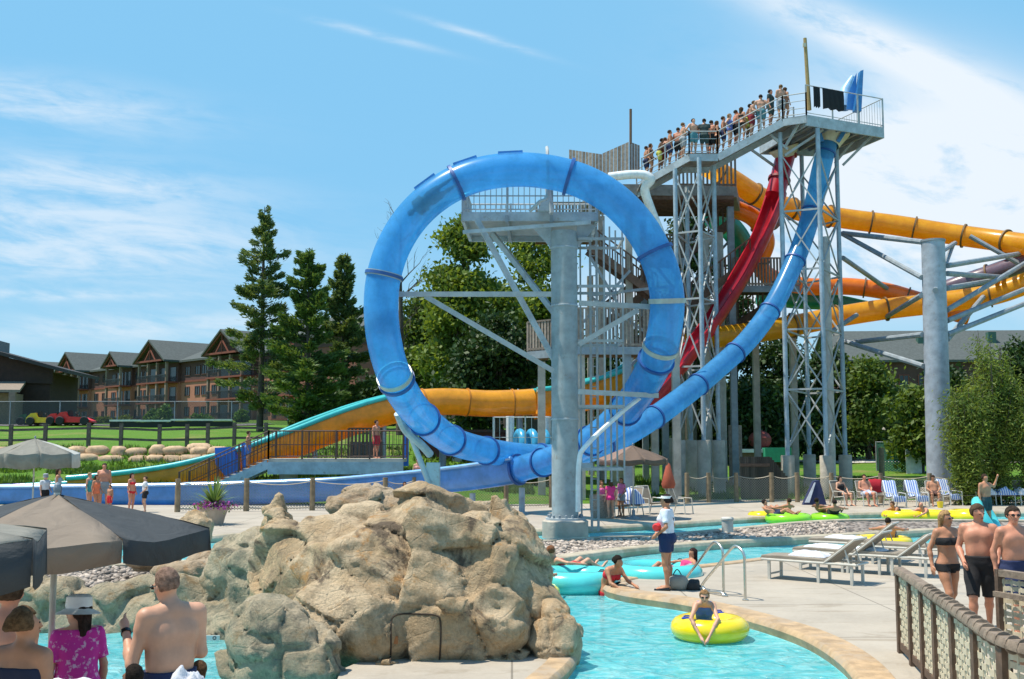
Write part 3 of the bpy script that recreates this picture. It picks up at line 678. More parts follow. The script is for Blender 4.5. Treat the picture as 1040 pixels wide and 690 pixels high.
# ---- lattice towers under the launch platform
def lattice(label, legs, zb, ztops, cap_r, name='lattice_tower', bays=2.3, w_=.21):
    """legs: (px, Y) in order round the tower"""
    pts = [(xat(px, Y, 8), Y) for px, Y in legs]; c = np.mean(pts, axis=0)
    t = thing(name, (c[0], c[1], 0), label, 'tower')
    for (x, y), zt in zip(pts, ztops):
        b = MB(); b.lathe([(cap_r, -.3), (cap_r, zb), (cap_r - .03, zb + .04), (.02, zb + .04)], (x, y, 0), 20); b.build('concrete_pier', M_conc, t, smooth=40)
        b = MB(); b.cyl((x, y, zb), (x, y, zt), w_ * .55, n=10); b.build('leg', steel('blue_grey_steel', (.34, .43, .50)), t, smooth=40)
    n = len(pts); zt = min(ztops)
    for i in range(n):
        if n == 2 and i: break
        a, c_ = pts[i], pts[(i + 1) % n]; z = zb + .3; k = 0
        while z + bays * .6 < zt:
            z2 = min(z + bays, zt - .05)
            MB().beam((*a, z), (*c_, z2), .065, .065).build('cross_brace', M_rail, t); MB().beam((*c_, z), (*a, z2), .065, .065).build('cross_brace', M_rail, t)
            if k: MB().beam((*a, z), (*c_, z), .07, .09).build('tie_beam', M_rail, t)
            z = z2; k += 1
    return t
zP = 18.7
lattice('left lattice tower of blue grey pipes under the stepped walkway', [(688, 54.3), (713, 53.6), (728, 55.4), (700, 57)], 2.75, (16.6, 17.0, 17.0, 16.3), .33, bays=3.4)
lattice('right lattice tower of blue grey pipes under the high launch platform', [(797, 54), (836, 53.2), (855, 56.2), (819, 58.4)], 2.0, (18.4,) * 4, .33, bays=3.0)
tp = thing('white_pipe_column', (xat(841, 55, 8), 55, 0), 'pale round water pipe standing inside the right lattice tower', 'pipe')
MB().cyl((xat(841, 55, 8), 55, 0), (xat(841, 55, 8), 55, 13.2), .21, n=16).build('pipe', mat('pale_pipe', (.50, .48, .44), .6), tp, smooth=40)
tp2 = thing('white_pipe_column', (xat(705, 60, 8), 60, 0), 'pair of pale water pipes joined at the top behind the left lattice tower', 'pipe')
p_a, p_b = xat(716.5, 60, 10), xat(731, 60, 10)
MB().tube(spline([(p_a, 60, 0), (p_a, 60, 13.2), (p_a + .15, 60, 13.9), (p_b - .1, 60, 13.9), (p_b, 60, 13.2), (p_b, 60, 0)], 6), .27, 12).build('pipe', mat('pale_pipe', (.5, .48, .44)), tp2, smooth=60)
tp3 = thing('white_pipe', W(660, 190, 52), 'white water pipe elbow running down from the walkway behind the loop top', 'pipe')
MB().tube(spline([P3(618, 180, 52), P3(640, 177.5, 52), P3(655, 178, 52), P3(661, 183, 52), P3(655, 192, 52.2), P3(660, 210, 52.5), P3(672, 240, 53)], 5), .22, 12).build('pipe', M_white, tp3, smooth=60)

# ---- launch platform
A = P3(819, 117, 53); tpz = A[2]
def XY(px, py, z): g = G(px, py, z); return (g.x, g.y)
pA, pB, pC, pD = XY(819, 117, tpz), XY(897, 130, tpz), XY(851, 150, tpz), XY(772, 147, tpz)
tpl = thing('launch_platform', ((pA[0] + pC[0]) / 2, (pA[1] + pC[1]) / 2, tpz), 'high steel launch platform with railings and a stepped walkway full of riders', 'platform')
M_und = mat('galvanised_decking', (.27, .26, .24), .7, .2, var=.2, scale=3)
b = MB(); b.prism([pA, pB, pC, pD], tpz - .12, tpz); b.build('deck', M_und, tpl)
for p, q_ in ((pA, pB), (pB, pC), (pC, pD), (pD, pA)):
    b = MB(); b.beam((*p, tpz - .27), (*q_, tpz - .27), .1, .55); b.build('edge_beam', M_gal, tpl)
for k in range(1, 8):
    u = k / 8; b = MB(); s0 = [pA[i] + (pB[i] - pA[i]) * u for i in (0, 1)]; s1 = [pD[i] + (pC[i] - pD[i]) * u for i in (0, 1)]; b.beam((*s0, tpz - .22), (*s1, tpz - .22), .09, .18); b.build('floor_joist', M_gald, tpl)
def w3(p, z): return (p[0], p[1], z)
railing([w3(pA, tpz), w3(pB, tpz), w3(pC, tpz), w3(pD, tpz)], 1.55, tpl, bal=0, mid=0, posts=1.9)
gzx = MB()
for k in range(1, 18):
    p = [pB[i] + (pC[i] - pB[i]) * k / 18 for i in (0, 1)]; gzx.cyl((*p, tpz), (*p, tpz + 1.5), .012, n=4)
gzx.build('baluster_panel', M_rail, tpl)
# walkway pieces: start platform, stair to landing, landing, stair down
zl = P3(714, 156, 54)[2]; zz3 = P3(650, 180, 55)[2]
f0, f1, f2, f3, f4 = pA, XY(795, 131, (tpz * 2 + zl) / 3 + .2), XY(729, 156, zl), XY(700, 154, zl), XY(640, 182, zz3)
f1 = (xat(795, 53.4, tpz), 53.4); f2 = (xat(729, 54.0, zl), 54.0); f3 = (xat(700, 54.0, zl), 54.0); f4 = (xat(652, 55.6, zz3), 55.6)
wd = 2.4
def wseg(a, c, za, zb, name, steps=0):
    b = MB(); v = [(a[0], a[1], za - .1), (c[0], c[1], zb - .1), (c[0], c[1] + wd, zb - .1), (a[0], a[1] + wd, za - .1)]
    b.ext(v, (0, 0, .1)); b.build(name, M_und, tpl)
    for dy in (0, wd):
        b = MB(); b.beam((a[0], a[1] + dy, za - .22), (c[0], c[1] + dy, zb - .22), .08, .36); b.build('stringer', M_gal, tpl)
        railing([(a[0], a[1] + dy, za), (c[0], c[1] + dy, zb)], 1.15, tpl, posts=1.25, mid=2)
wseg(f0, f1, tpz, tpz - .05, 'walkway_deck'); wseg(f1, f2, tpz - .05, zl, 'stair_deck'); wseg(f2, f3, zl, zl, 'walkway_deck'); wseg(f3, f4, zl, zz3, 'stair_deck')
# brackets under the platform and dark launch mouths
for (a, c_) in (((782, 137, 54), (800, 152, 54)), ((815, 119, 53.2), (797, 150, 54)), ((836, 132, 54), (797, 158, 54)), ((890, 134, 55.5), (856, 168, 56)), ((760, 150, 57), (795, 175, 58)), ((868, 142, 57), (848, 166, 57))):
    b = MB(); b.beam(P3(*a), P3(*c_), .10, .12); b.build('knee_brace', M_rail, tpl)
m_m = mat('cream_fibreglass', (.62, .55, .40), .6)
b = MB(); c1, c2 = P3(845, 133, 55.8), P3(841, 148, 55.6); b.tube([c1, c2], [.95, .56], 20, cap=False); b.build('launch_funnel', m_m, tpl, smooth=50)
b = MB(); c1, c2 = P3(796, 150, 57.9), P3(799, 160, 58); b.tube([c1, c2], [.85, .52], 20, cap=False); b.build('launch_funnel', m_m, tpl, smooth=50)
for s_ in (-1, 1):
    b = MB(); b.beam(P3(845 + s_ * 16, 128, 55), P3(843 + s_ * 8, 144, 55), .12, .2); b.build('funnel_brace', MATS['blue_fibreglass'], tpl)
# slide entrance shells standing on the platform, dark curtains on the rail, masts
b = MB(); b.ext([P3(860, 111, 55), P3(861, 96, 55), P3(867, 80, 55.2), P3(870, 74, 55.2), P3(869, 112, 55)], (.02, .14, 0)); b.build('entry_fin', M_blue2, tpl)
b = MB(); b.ext([P3(868, 112, 54.6), P3(874, 72, 54.9), P3(877, 71, 54.9), P3(875, 113, 54.6)], (.0, .4, 0)); b.build('entry_fin', mat('blue_fin_edge', (.03, .16, .38), .4), tpl)
b = MB(); b.tube([P3(857, 110, 55.8), P3(859, 92, 56), P3(866, 78, 56.1)], [.34, .30, .12], 14, cap=False); b.build('entry_hood', mat('pale_fin_blue', (.30, .52, .75), .4), tpl, smooth=50)
m_cur = mat('dark_mat', (.012, .014, .017), .9)
for (x0, x1, dip) in ((826, 832, 3), (835, 856, 1)):
    n = 8; b = MB(); v = []
    for i in range(n + 1):
        px = x0 + (x1 - x0) * i / n; k = (px - 819) / (897 - 819); yy_ = pA[1] + (pB[1] - pA[1]) * k + .0; x = pA[0] + (pB[0] - pA[0]) * k
        for z, o_ in ((1.52, -.06), (1.0, -.09 - .03 * (i % 2)), (.42 + .05 * (i % 3), -.08)): v.append((x, yy_ + o_, tpz + z))
    f = [(i * 3 + j, (i + 1) * 3 + j, (i + 1) * 3 + j + 1, i * 3 + j + 1) for i in range(n) for j in (0, 1)]
    o = b.add(v, f).build('dark_curtain', m_cur, tpl); md = o.modifiers.new('thick', 'SOLIDIFY'); md.thickness = .04
ms = thing('mast', P3(821, 110, 53.6), 'tall tan wooden mast standing at the launch platform railing', 'mast')
MB().tube([P3(822, 112, 53.5), P3(817.5, 39, 53.5)], [.11, .09], 8).build('pole', mat('tan_wood', (.36, .25, .10), .8), ms); MB().box(P3(817, 46, 53.4), (.16, .1, .2)).build('fitting', m_m, ms)
ms = thing('mast', P3(640, 145, 57), 'thin brown mast behind the timber screen at the walkway foot', 'mast')
MB().tube([P3(640.5, 146, 57), P3(640.5, 111, 57)], .07, 8).build('pole', mat('brown_wood', (.16, .09, .05), .8), ms)

# ---- timber stair tower
def slats(a, c, h, parent, name='slat_panel', gap=.17, w_=.11, m=None, th=.04, cap=True):
    a, c = np.array(a, float), np.array(c, float); L = np.linalg.norm((c - a)[:2]); n = max(2, int(L / gap)); d = (c - a) / n
    ux = np.array([(c - a)[0], (c - a)[1], 0]) / L; b = MB()
    for i in range(n + 1):
        p = a + d * i; b.box(p + (0, 0, h / 2), (w_, th, h), ax=[ux, np.cross((0, 0, 1), ux), (0, 0, 1)])
    if cap: b.beam(a + (0, 0, h), c + (0, 0, h), .09, .07); b.beam(a + (0, 0, .08), c + (0, 0, .08), .07, .1)
    return b.build(name, m or M_tim, parent)
tst = thing('stair_tower', (xat(660, 60, 8), 60, 0), 'timber and steel stair tower with slatted railings behind the loop', 'stair tower')
def tdeck(name, p0, p1, Yb, z, panel=1.15, thick=.35, front=True, gap=.17):
    """timber landing: front edge between pixel columns p0, p1"""
    (x0, Y0), (x1, Y1) = p0, p1; a = (xat(x0, Y0, z), Y0); c = (xat(x1, Y1, z), Y1)
    b = MB(); b.prism([a, c, (c[0], Yb), (a[0], Yb)], z - .12, z); b.build('landing', M_timd, tst)
    b = MB(); b.beam((*a, z - thick / 2 - .02), (*c, z - thick / 2 - .02), .12, thick); b.build('edge_beam', M_gald, tst)
    if front: slats((a[0], a[1] - .03, z), (c[0], c[1] - .03, z), panel, tst, gap=gap)
    return a, c
# top timber landing behind the walkway
zt = W(700, 192, 59).z
b = MB(); pu = [(xat(648, 57.9, zt), 57.9), (xat(748, 58.4, zt), 58.4), (xat(752, 63, zt), 63), (xat(590, 63, zt), 63), (xat(600, 57.9, zt), 57.9)]
b.prism(pu, zt - .6, zt); b.build('landing', M_und, tst)
for k in range(12):
    y = 58.1 + k * .4; b = MB(); b.beam((xat(640, y, zt), y, zt - .7), (xat(745, y, zt), y, zt - .7), .06, .22); b.build('floor_joist', M_timd, tst)
slats((xat(690, 58.3, zt), 58.3, zt), (xat(747, 58.4, zt), 58.4, zt), W(720, 156, 58.3).z - zt, tst, gap=.22)
# solid board screens at top left
def wallpix(p, q_, Y0, Y1, y0t, y0b, y1t, y1b):
    a0, a1 = P3(p, y0b, Y0), P3(p, y0t, Y0); b0, b1 = P3(q_, y1b, Y1), P3(q_, y1t, Y1); n = max(3, int(np.linalg.norm((b0 - a0)[:2]) / .2)); b = MB()
    for i in range(n):
        u0, u1 = i / n, (i + .88) / n; v = [a0 + (b0 - a0) * u0, a0 + (b0 - a0) * u1, a1 + (b1 - a1) * u1, a1 + (b1 - a1) * u0]; b.ext(v, (0, .05, 0))
    return b.build('board_screen', M_tim, tst)
wallpix(612, 639, 57.6, 56.9, 156, 178, 144, 178); wallpix(639.3, 650, 56.9, 57.6, 144, 178, 148, 172); wallpix(578, 612, 59, 57.8, 152, 178, 157, 178)
# stair flights
def flight(a, c, wdt, n=12, rail=True, m=M_timd, slat=True):
    a, c = np.array(a, float), np.array(c, float)
    for dy in (0, wdt):
        o = np.array([0, dy, 0]); b = MB(); b.beam(a + o - (0, 0, .15), c + o - (0, 0, .15), .08, .34); b.build('stringer', m, tst)
        if rail and slat: slats(a + o, c + o, 1.05, tst, gap=.26, w_=.07, m=m)
    b = MB()
    for i in range(n): p = a + (c - a) * (i + .5) / n; b.box(p + (0, wdt / 2, 0), (abs(c - a)[0] / n * 1.02, wdt, .05))
    b.build('treads', m, tst)
flight(P3(598, 248, 56), P3(668, 300, 56), 1.5, 16)
flight(P3(672, 330, 57.5), P3(762, 262, 57.5), 1.5, 18)
flight(P3(640, 352, 59.5), P3(700, 300, 59.5), 1.4, 14)
flight(P3(690, 262, 60), P3(744, 222, 60), 1.3, 12)
flight(P3(610, 330, 59), P3(655, 296, 59), 1.3, 12)
flight(P3(745, 330, 60.5), P3(800, 296, 60.5), 1.3, 12)
tdeck('d', (655, 58.8), (700, 58.8), 61.5, W(680, 262, 58.8).z, 1.3)
tdeck('d', (690, 60), (748, 60), 62.5, W(720, 332, 60).z, 1.4)
tdeck('d', (745, 58.4), (812, 58.4), 61.5, W(780, 290, 58.4).z, 1.5)
tdeck('d', (536, 50), (560, 49), 54, W(548, 357, 50).z, 1.35)
tdeck('d', (584, 49), (662, 49), 54, W(620, 352, 49).z, 1.75)
a_, c__ = tdeck('d', (655, 49.05), (691, 49.05), 54.2, W(670, 345, 49).z, 1.3)
tdeck('d', (545, 57), (612, 57), 60, W(570, 236, 57).z, 1.6)
# posts of the stair tower
for (px, Y, zt_) in ((640, 56.4, 15.0), (655, 62, 15.5), (692, 62.5, 15.5), (745, 62, 15.6), (745, 58.8, 15.6), (612, 58.5, 15), (590, 49.3, 7), (637, 49.3, 7), (550, 50.3, 6.4), (686, 49.5, 7.1), (664, 53.7, 7.1), (700, 62, 10), (675, 58, 9), (768, 61, 10), (806, 61.2, 10), (600, 60.5, 12)):
    x = xat(px, Y, 6); z = tzf(x, Y); b = MB(); b.box((x, Y, (z + zt_) / 2), (.34, .34, zt_ - z)); b.build('post', M_gald if px % 2 else MATS['pier_concrete'], tst)
for (a, c_) in (((590, 330, 56), (640, 275, 56)), ((600, 262, 56), (640, 330, 56)), ((600, 300, 56), (690, 290, 56)), ((640, 372, 56), (672, 340, 57)), ((597, 300, 56.2), (660, 340, 56.2)), ((650, 250, 62), (690, 300, 62)), ((700, 290, 62), (745, 240, 62)), ((700, 240, 62), (745, 300, 62))):
    b = MB(); b.beam(P3(*a), P3(*c_), .12, .14); b.build('diagonal_brace', M_gald, tst)
# ---- right-hand column with its long struts
rY = 50.; xt = (W(947.5, 245, rY).x, W(954, 482, rY).x)
trc = thing('steel_column', (xt[1], rY, 0), 'massive grey steel column at the right carrying the yellow slide on long struts', 'column')
b = MB(); b.tube([(xt[1], rY, 0), (xt[1], rY, .6)], .85, 24); b.build('base', M_conc, trc, smooth=40)
zt_ = W(947, 246, rY).z; b = MB(); b.tube([(xt[1], rY, .5), (xt[1] + (xt[0] - xt[1]) * .5, rY, zt_ * .5), (xt[0], rY, zt_)], [.56, .545, .52], 32); b.build('shaft', steel('column_steel', (.33, .37, .42)), trc, smooth=40)
MB().lathe([(.56, zt_), (.56, zt_ + .09), (.01, zt_ + .1)], (xt[0], rY, 0), 24).build('cap_plate', M_gald, trc)
for (a, c_) in (((856, 237, 58), (937, 246, 50)), ((856, 238, 58), (936, 282, 50)), ((856, 262, 57.5), (902, 294, 64.2)), ((858, 347, 57), (938, 372, 50)), ((866, 348, 57), (937, 340, 50)), ((840, 340, 57), (870, 320, 59)),
                ((962, 270, 50), (1035, 258, 59)), ((962, 293, 50), (1020, 283, 59)), ((962, 315, 50), (1045, 265, 58)), ((962, 326, 50), (1050, 290, 57)), ((962, 340, 50), (1050, 305, 56)), ((962, 278, 50), (1022, 282, 58)), ((946, 262, 50), (970, 247, 61)),
                ((950, 295, 49.4), (968, 248, 61)), ((985, 240, 60), (1035, 268, 59)), ((900, 322, 59.5), (936, 300, 50)), ((1000, 300, 58), (962, 345, 50))):
    b = MB(); b.cyl(P3(*a), P3(*c_), .13, n=8); b.build('strut', M_gald, trc, smooth=40)
# a round concrete post cluster between the towers, as seen between both lattice feet
for i, (px, Y, zt_, lab) in enumerate(((683, 60, 2.9, 'concrete pier left of the left lattice tower feet'), (747, 59, 3.6, 'dark timber clad pier just right of the left lattice tower'), (626, 57.5, 3.4, 'blue grey pier below the stair landing by the brown umbrella'))):
    x = xat(px, Y, 2); t = thing('pier', (x, Y, 0), lab, 'pier'); b = MB(); b.lathe([(.36, -.1), (.36, zt_), (.01, zt_ + .02)], (x, Y, 0), 20); b.build('shaft', M_conc if i != 1 else M_tim, t, smooth=40)
# ================================================================ TREES
def leafmat(name, c, trans=.3, isl=.45):
    m, q = custom(name); gi = q.n('ShaderNodeNewGeometry'); tc = q.n('ShaderNodeTexCoord')
    nz = q.n('ShaderNodeTexNoise', {'Vector': tc.outputs['Object'], 'Scale': .5, 'Detail': 3.})
    a = q.mix(gi.outputs['Random Per Island'], tuple(x * (1 - isl) for x in c), (c[0] * (1 + isl * 1.3), c[1] * (1 + isl), c[2] * (1 + isl * .5)))
    a = q.mix(q.ss(nz.outputs[0], .4, .65), a, (c[0] * .7, c[1] * .75, c[2] * .8)); 
    p = q.n('ShaderNodeBsdfPrincipled', {'Base Color': a, 'Roughness': .55, 'Specular IOR Level': .3}); tl = q.n('ShaderNodeBsdfTranslucent', {'Color': q.mix(1., a, (1.5, 1.3, .6), 'MULTIPLY')})
    mx = q.n('ShaderNodeMixShader', {0: trans, 1: p.outputs[0], 2: tl.outputs[0]}); q.n('ShaderNodeOutputMaterial', {0: mx.outputs[0]}); return m
ML_pine = leafmat('pine_needles', (.13, .20, .075), .3); ML_oak = leafmat('oak_leaves', (.105, .17, .03)); ML_dark = leafmat('dark_leaves', (.035, .075, .02), .2)
ML_map = leafmat('maple_leaves', (.15, .23, .04), .4); ML_wil = leafmat('willow_leaves', (.16, .23, .045), .35, .6); ML_bush = leafmat('bush_leaves', (.11, .22, .035)); ML_spr = leafmat('spruce_needles', (.11, .195, .055), .3)
M_bark = mat('bark', (.10, .08, .065), .95, var=.3, scale=8, bump=.5)
def leaves(cs, L, Wd, rs, dirs=None, flat=0.):
    """diamond leaf faces at the centres cs"""
    n = len(cs); d = rs.normal(size=(n, 3)) if dirs is None else dirs + rs.normal(size=(n, 3)) * .35
    d /= np.linalg.norm(d, axis=1)[:, None]; r = rs.normal(size=(n, 3)); r[:, 2] += flat * 2; s_ = np.cross(d, r); s_ /= (np.linalg.norm(s_, axis=1)[:, None] + 1e-9)
    l = (L * (.6 + .8 * rs.rand(n)))[:, None]; w_ = (Wd * (.6 + .8 * rs.rand(n)))[:, None]
    v = np.stack([cs - d * l / 2, cs + s_ * w_ / 2, cs + d * l / 2, cs - s_ * w_ / 2], 1).reshape(-1, 3); return v, np.arange(n * 4).reshape(-1, 4)
def pine_mesh(h, spread, seed, whorl=.75, dens=90, bare=.12, ratio=1., top=.06):
    rs = np.random.RandomState(seed); tb = MB(); tb.tube([(0, 0, -.3), (.05, 0, h * .35), (0, .04, h * .7), (0, 0, h)], [h * .016, h * .012, h * .007, .02], 8)
    C = []; D = []; z = h * bare
    while z < h * .985:
        t = (z - h * bare) / (h * (1 - bare)); prof = min(1, t / .18 + .35) * (1 - t) ** .72 + top
        nb = rs.randint(4, 7); a0 = rs.rand() * 6.28
        for k in range(nb):
            a = a0 + k * 6.28 / nb + rs.normal() * .5; L = spread * prof * (.38 + .8 * rs.rand()); rise = .05 + .35 * t
            zz = z + rs.normal() * .28; u = np.array([math.cos(a), math.sin(a), 0.])
            pts = [(0, 0, zz), tuple(u * L * .5 + (0, 0, zz + L * rise * .4 - .04)), tuple(u * L + (0, 0, zz + L * rise))]; tb.tube(pts, [.05 * L / spread + .015, .03, .012], 4, cap=False)
            m = int(dens * L / spread * 2.0) + 16; s_ = .25 + .75 * rs.rand(m) ** .7; side = np.array([-u[1], u[0], 0]); wd = (.10 + .16 * L) * (1.25 - s_)
            off = rs.normal(size=m) * wd; p = u[None] * (L * s_)[:, None] + side[None] * off[:, None]; p[:, 2] += zz + L * rise * s_ ** 1.5 + rs.normal(size=m) * .13 + .03
            C.append(p); dd = u[None] * .8 + side[None] * (off / (wd + .1))[:, None] * .8; dd[:, 2] += .45; D.append(dd)
        z += whorl * (.75 + .5 * rs.rand()) * (1 - .45 * t)
    C = np.concatenate(C); D = np.concatenate(D); return tb, leaves(C, .34 * ratio, .10 * ratio, rs, D)
def put_tree(name, x, y, tb, lf, ml, label, group=None, cat='tree', z=None):
    z = tzf(x, y) if z is None else z; t = thing(name, (x, y, z), label, cat, group)
    tb.v = [v + (x, y, z) for v in tb.v]; tb.build('trunk', M_bark, t, smooth=60); fastmesh('crown', lf[0] + (x, y, z), lf[1], ml, t); return t
def treeat(px, top, Y):
    x = xat(px, Y, 8); z = tzf(x, Y); return x, Y, W(px, top, Y).z - z
for (px, top, Y, spr, wh, dn, bare, lab, ml, tp_) in (
    (265, 210, 82, 4.1, .9, 170, .10, 'tallest white pine with layered open branches, left of the loop', ML_pine, .05),
    (312, 252, 78, 3.7, .6, 190, .02, 'dense middle pine between the tall pine and the thinner one', ML_spr, .05),
    (348, 260, 84, 3.1, .66, 165, .03, 'slim pine just left of the loop, its top a little lower than its neighbour', ML_pine, .04)):
    x, y, h = treeat(px, top, Y); tb, lf = pine_mesh(h, spr, px, wh, dn, bare, 1.15 if px == 265 else 1.25, tp_); put_tree('pine_tree', x, y, tb, lf, ml, lab, 'pines left of the loop')
def crown_mesh(blobs, n, L, Wd, seed, clump=.55, shell_=.55):
    rs = np.random.RandomState(seed); vol = np.array([b[3] * b[4] * b[5] for b in blobs]) ** .75; cnt = (vol / vol.sum() * n).astype(int); C = []
    for b, c in zip(blobs, cnt):
        nc = max(3, c // 34); d = rs.normal(size=(nc, 3)); d /= np.linalg.norm(d, axis=1)[:, None]; r = (shell_ + (1 - shell_) * rs.rand(nc)) * (1 + rs.normal(size=nc) * .09)
        cc = np.array(b[:3]) + d * r[:, None] * np.array(b[3:6]); k = rs.randint(0, nc, c); C.append(cc[k] + rs.normal(size=(c, 3)) * clump * (.5 + rs.rand(nc)[k])[:, None] * (1, 1, .6))
    return leaves(np.concatenate(C), L, Wd, rs, flat=.3)
def broad_tree(px, top, Y, wpx, label, ml=None, n=16000, L=.34, seed=1, name='broadleaf_tree', group=None, low=.25, clump=.5, limbs=9, trunk=.028, lean=0.):
    x, y, h = treeat(px, top, Y); w_ = wpx * Y / F / 2; rs = np.random.RandomState(seed); bl = []
    for k in range(limbs + 5):
        t = rs.rand() ** .8; zz = h * (low + (1 - low) * (.12 + .76 * t)); a = rs.rand() * 6.28; rr = w_ * .62 * rs.rand() ** .5 * math.sqrt(max(.12, 1 - ((t - .4) / .68) ** 2)); s_ = w_ * (.30 + .22 * rs.rand()) * (1.1 - .5 * t)
        bl.append((rr * math.cos(a) + lean * t, rr * math.sin(a), zz, s_, s_, s_ * .72))
    bl.append((0, 0, h - w_ * .28, w_ * .33, w_ * .33, w_ * .3))
    tb = MB(); tb.tube([(0, 0, -.3), (.1, .05, h * low), (-.05, 0, h * .55), (0, 0, h * .9)], [h * trunk, h * trunk * .75, h * trunk * .4, .03], 9)
    for b in bl: z0 = max(h * low * .8, b[2] - h * .28); tb.tube(spline([(0, 0, z0), (b[0] * .4, b[1] * .4, z0 + (b[2] - z0) * .6), (b[0], b[1], b[2])], 3), [h * trunk * .4 * (1 - i / 8) + .01 for i in range(7)], 5, cap=False)
    return put_tree(name, x, y, tb, crown_mesh(bl, n, L, L * .6, seed + 5, clump), ml or ML_oak, label, group)
broad_tree(470, 226, 72, 118, 'leafy oak filling the lower left of the ring', n=26000, seed=3, clump=.45, ml=ML_map)
broad_tree(540, 232, 78, 120, 'leafy oak behind the thick column, inside the ring', ML_map, n=24000, seed=8, clump=.5)
broad_tree(430, 300, 84, 70, 'smaller oak seen through the left edge of the ring', ML_oak, n=11000, seed=13)
broad_tree(505, 320, 66, 130, 'dark bushy tree low inside the ring above the ochre slide', ML_dark, n=16000, seed=17, low=.05)
broad_tree(700, 222, 80, 90, 'dark tree seen through the left lattice tower', ML_dark, n=15000, seed=21)
broad_tree(668, 300, 90, 90, 'dark tree behind the stair tower', ML_dark, n=9000, seed=22)
for i, (px, top, Y, wpx, ml, lab) in enumerate((
    (610, 352, 92, 110, ML_dark, 'dark tree behind the stair landing and the right leg of the ring'), (748, 300, 86, 90, ML_dark, 'dark tree below the red slide between the two lattice towers'),
    (790, 345, 84, 90, ML_dark, 'dark tree just left of the right lattice tower'), (840, 355, 88, 90, ML_dark, 'tree directly behind the right lattice tower'),
    (880, 366, 86, 70, ML_oak, 'green tree between the right lattice tower and the grey column'), (914, 398, 92, 60, ML_dark, 'dark tree right of its greener neighbour, before the right hotel'),
    (932, 398, 70, 44, ML_oak, 'small bright tree touching the left side of the grey column'), (1035, 352, 84, 80, ML_dark, 'dark tree behind the willow at the right edge'),
    (575, 380, 86, 120, ML_dark, 'low dark tree behind the foot of the thick column'), (650, 385, 84, 90, ML_dark, 'round dark tree behind the brown umbrella and stair posts'), (700, 372, 88, 90, ML_dark, 'dark tree behind the foot of the left lattice tower'), (770, 385, 82, 80, ML_dark, 'dark shadowy tree above the board wall'), (965, 380, 80, 60, ML_dark, 'dark tree filling the gap behind the two willows'), (385, 385, 92, 60, ML_dark, 'dark shrub tree behind the ochre slide left of the ring'))):
    broad_tree(px, top, Y, wpx, lab, ml, n=14000, L=.38, seed=40 + i, low=-.06 if i != 6 else .15, clump=.55, group='trees behind the park')
for i, (px, top, Y, wpx, lab) in enumerate(((1006, 338, 47.5, 74, 'tall willow with narrow leaves right of the grey column'), (978, 392, 47, 56, 'shorter willow bush overlapping the grey column'), (1046, 372, 47, 66, 'willow bush cut by the right edge of the picture'))):
    x, y, h = treeat(px, top, Y); rs = np.random.RandomState(60 + i); w_ = wpx * Y / F / 2; tb = MB(); C = []; D = []
    for k in range(26):
        a = rs.rand() * 6.28; hh = h * (.55 + .47 * rs.rand() ** .6); lean = w_ * (.15 + .85 * rs.rand()) * (1.25 - hh / h * .6); u = np.array([math.cos(a), math.sin(a), 0])
        pts = spline([(0, 0, 0), tuple(u * lean * .4 + (0, 0, hh * .5)), tuple(u * lean + (0, 0, hh))], 6); tb.tube(pts, np.linspace(.05, .01, len(pts)), 5, cap=False)
        m = 620; s_ = rs.rand(m) ** .75; idx = (s_ * (len(pts) - 1)).astype(int); base = np.array(pts)[idx]; C.append(base + rs.normal(size=(m, 3)) * (.30, .30, .22)); dd = rs.normal(size=(m, 3)) * .7 + u; dd[:, 2] -= .5; D.append(dd)
    put_tree('willow_tree', x, y, tb, leaves(np.concatenate(C), .20, .05, rs, np.concatenate(D)), ML_wil, lab, 'willows at the right')
# dead tree left of the ring
x, y, h = treeat(406, 216, 76); rs = np.random.RandomState(4); tb = MB(); tb.tube([(0, 0, -.3), (.1, 0, h * .4), (-.05, 0, h * .75), (0, 0, h)], [.26, .2, .1, .02], 7)
def twig(p, d, L, r, dep):
    q_ = p + d * L; tb.tube([p, (p + q_) / 2 + rs.normal(size=3) * L * .05, q_], [r, r * .7, r * .35], 4, cap=False)
    if dep:
        for k in range(3): dd = d + rs.normal(size=3) * .45; dd[2] = abs(dd[2]) * .8 + .2; dd /= np.linalg.norm(dd); twig(p + d * L * (.4 + .3 * k), dd, L * .55, r * .45, dep - 1)
for k in range(13): a = rs.rand() * 6.28; twig(np.array([0, 0, h * (.35 + .6 * rs.rand())]), np.array([math.cos(a) * .7, math.sin(a) * .7, .7]), 2.0, .06, 2)
tb.v = [v + (x, y, tzf(x, y)) for v in tb.v]; o = tb.build('dead_tree', M_bark, None, smooth=60); o['label'] = 'bare grey dead tree with thin twigs at the left rim of the ring'; o['category'] = 'tree'
# small bushes in front of the hotel
for i, (px, top, Y, wpx, lab) in enumerate(((156, 416, 112, 16, 'small pale bush beside its bigger twin before the hotel'), (169, 411, 110, 22, 'bright young conical tree before the hotel'), (204, 420, 118, 24, 'olive rounded bush before the hotel below the big gable'), (246, 415, 118, 16, 'thin sapling before the hotel under the tall pine'), (80, 424, 118, 12, 'small bush right of the dark lodge'), (105, 424, 122, 22, 'low wide olive bush before the hotel'), (127, 423, 122, 20, 'low olive bush left of the conical tree'))):
    x, y, h = treeat(px, top, Y); w_ = wpx * Y / F / 2; tb = MB(); tb.tube([(0, 0, -.2), (0, 0, h * .8)], [.07, .02], 5)
    put_tree('bush', x, y, tb, crown_mesh([(0, 0, h * .3, w_, w_, h * .3), (0, 0, h * .6, w_ * .7, w_ * .7, h * .28), (0, 0, h * .82, w_ * .35, w_ * .35, h * .18)], 1500, .3, .2, 80 + i, .14), ML_bush if i < 4 else ML_wil, lab, 'bushes before the hotel', cat='bush')
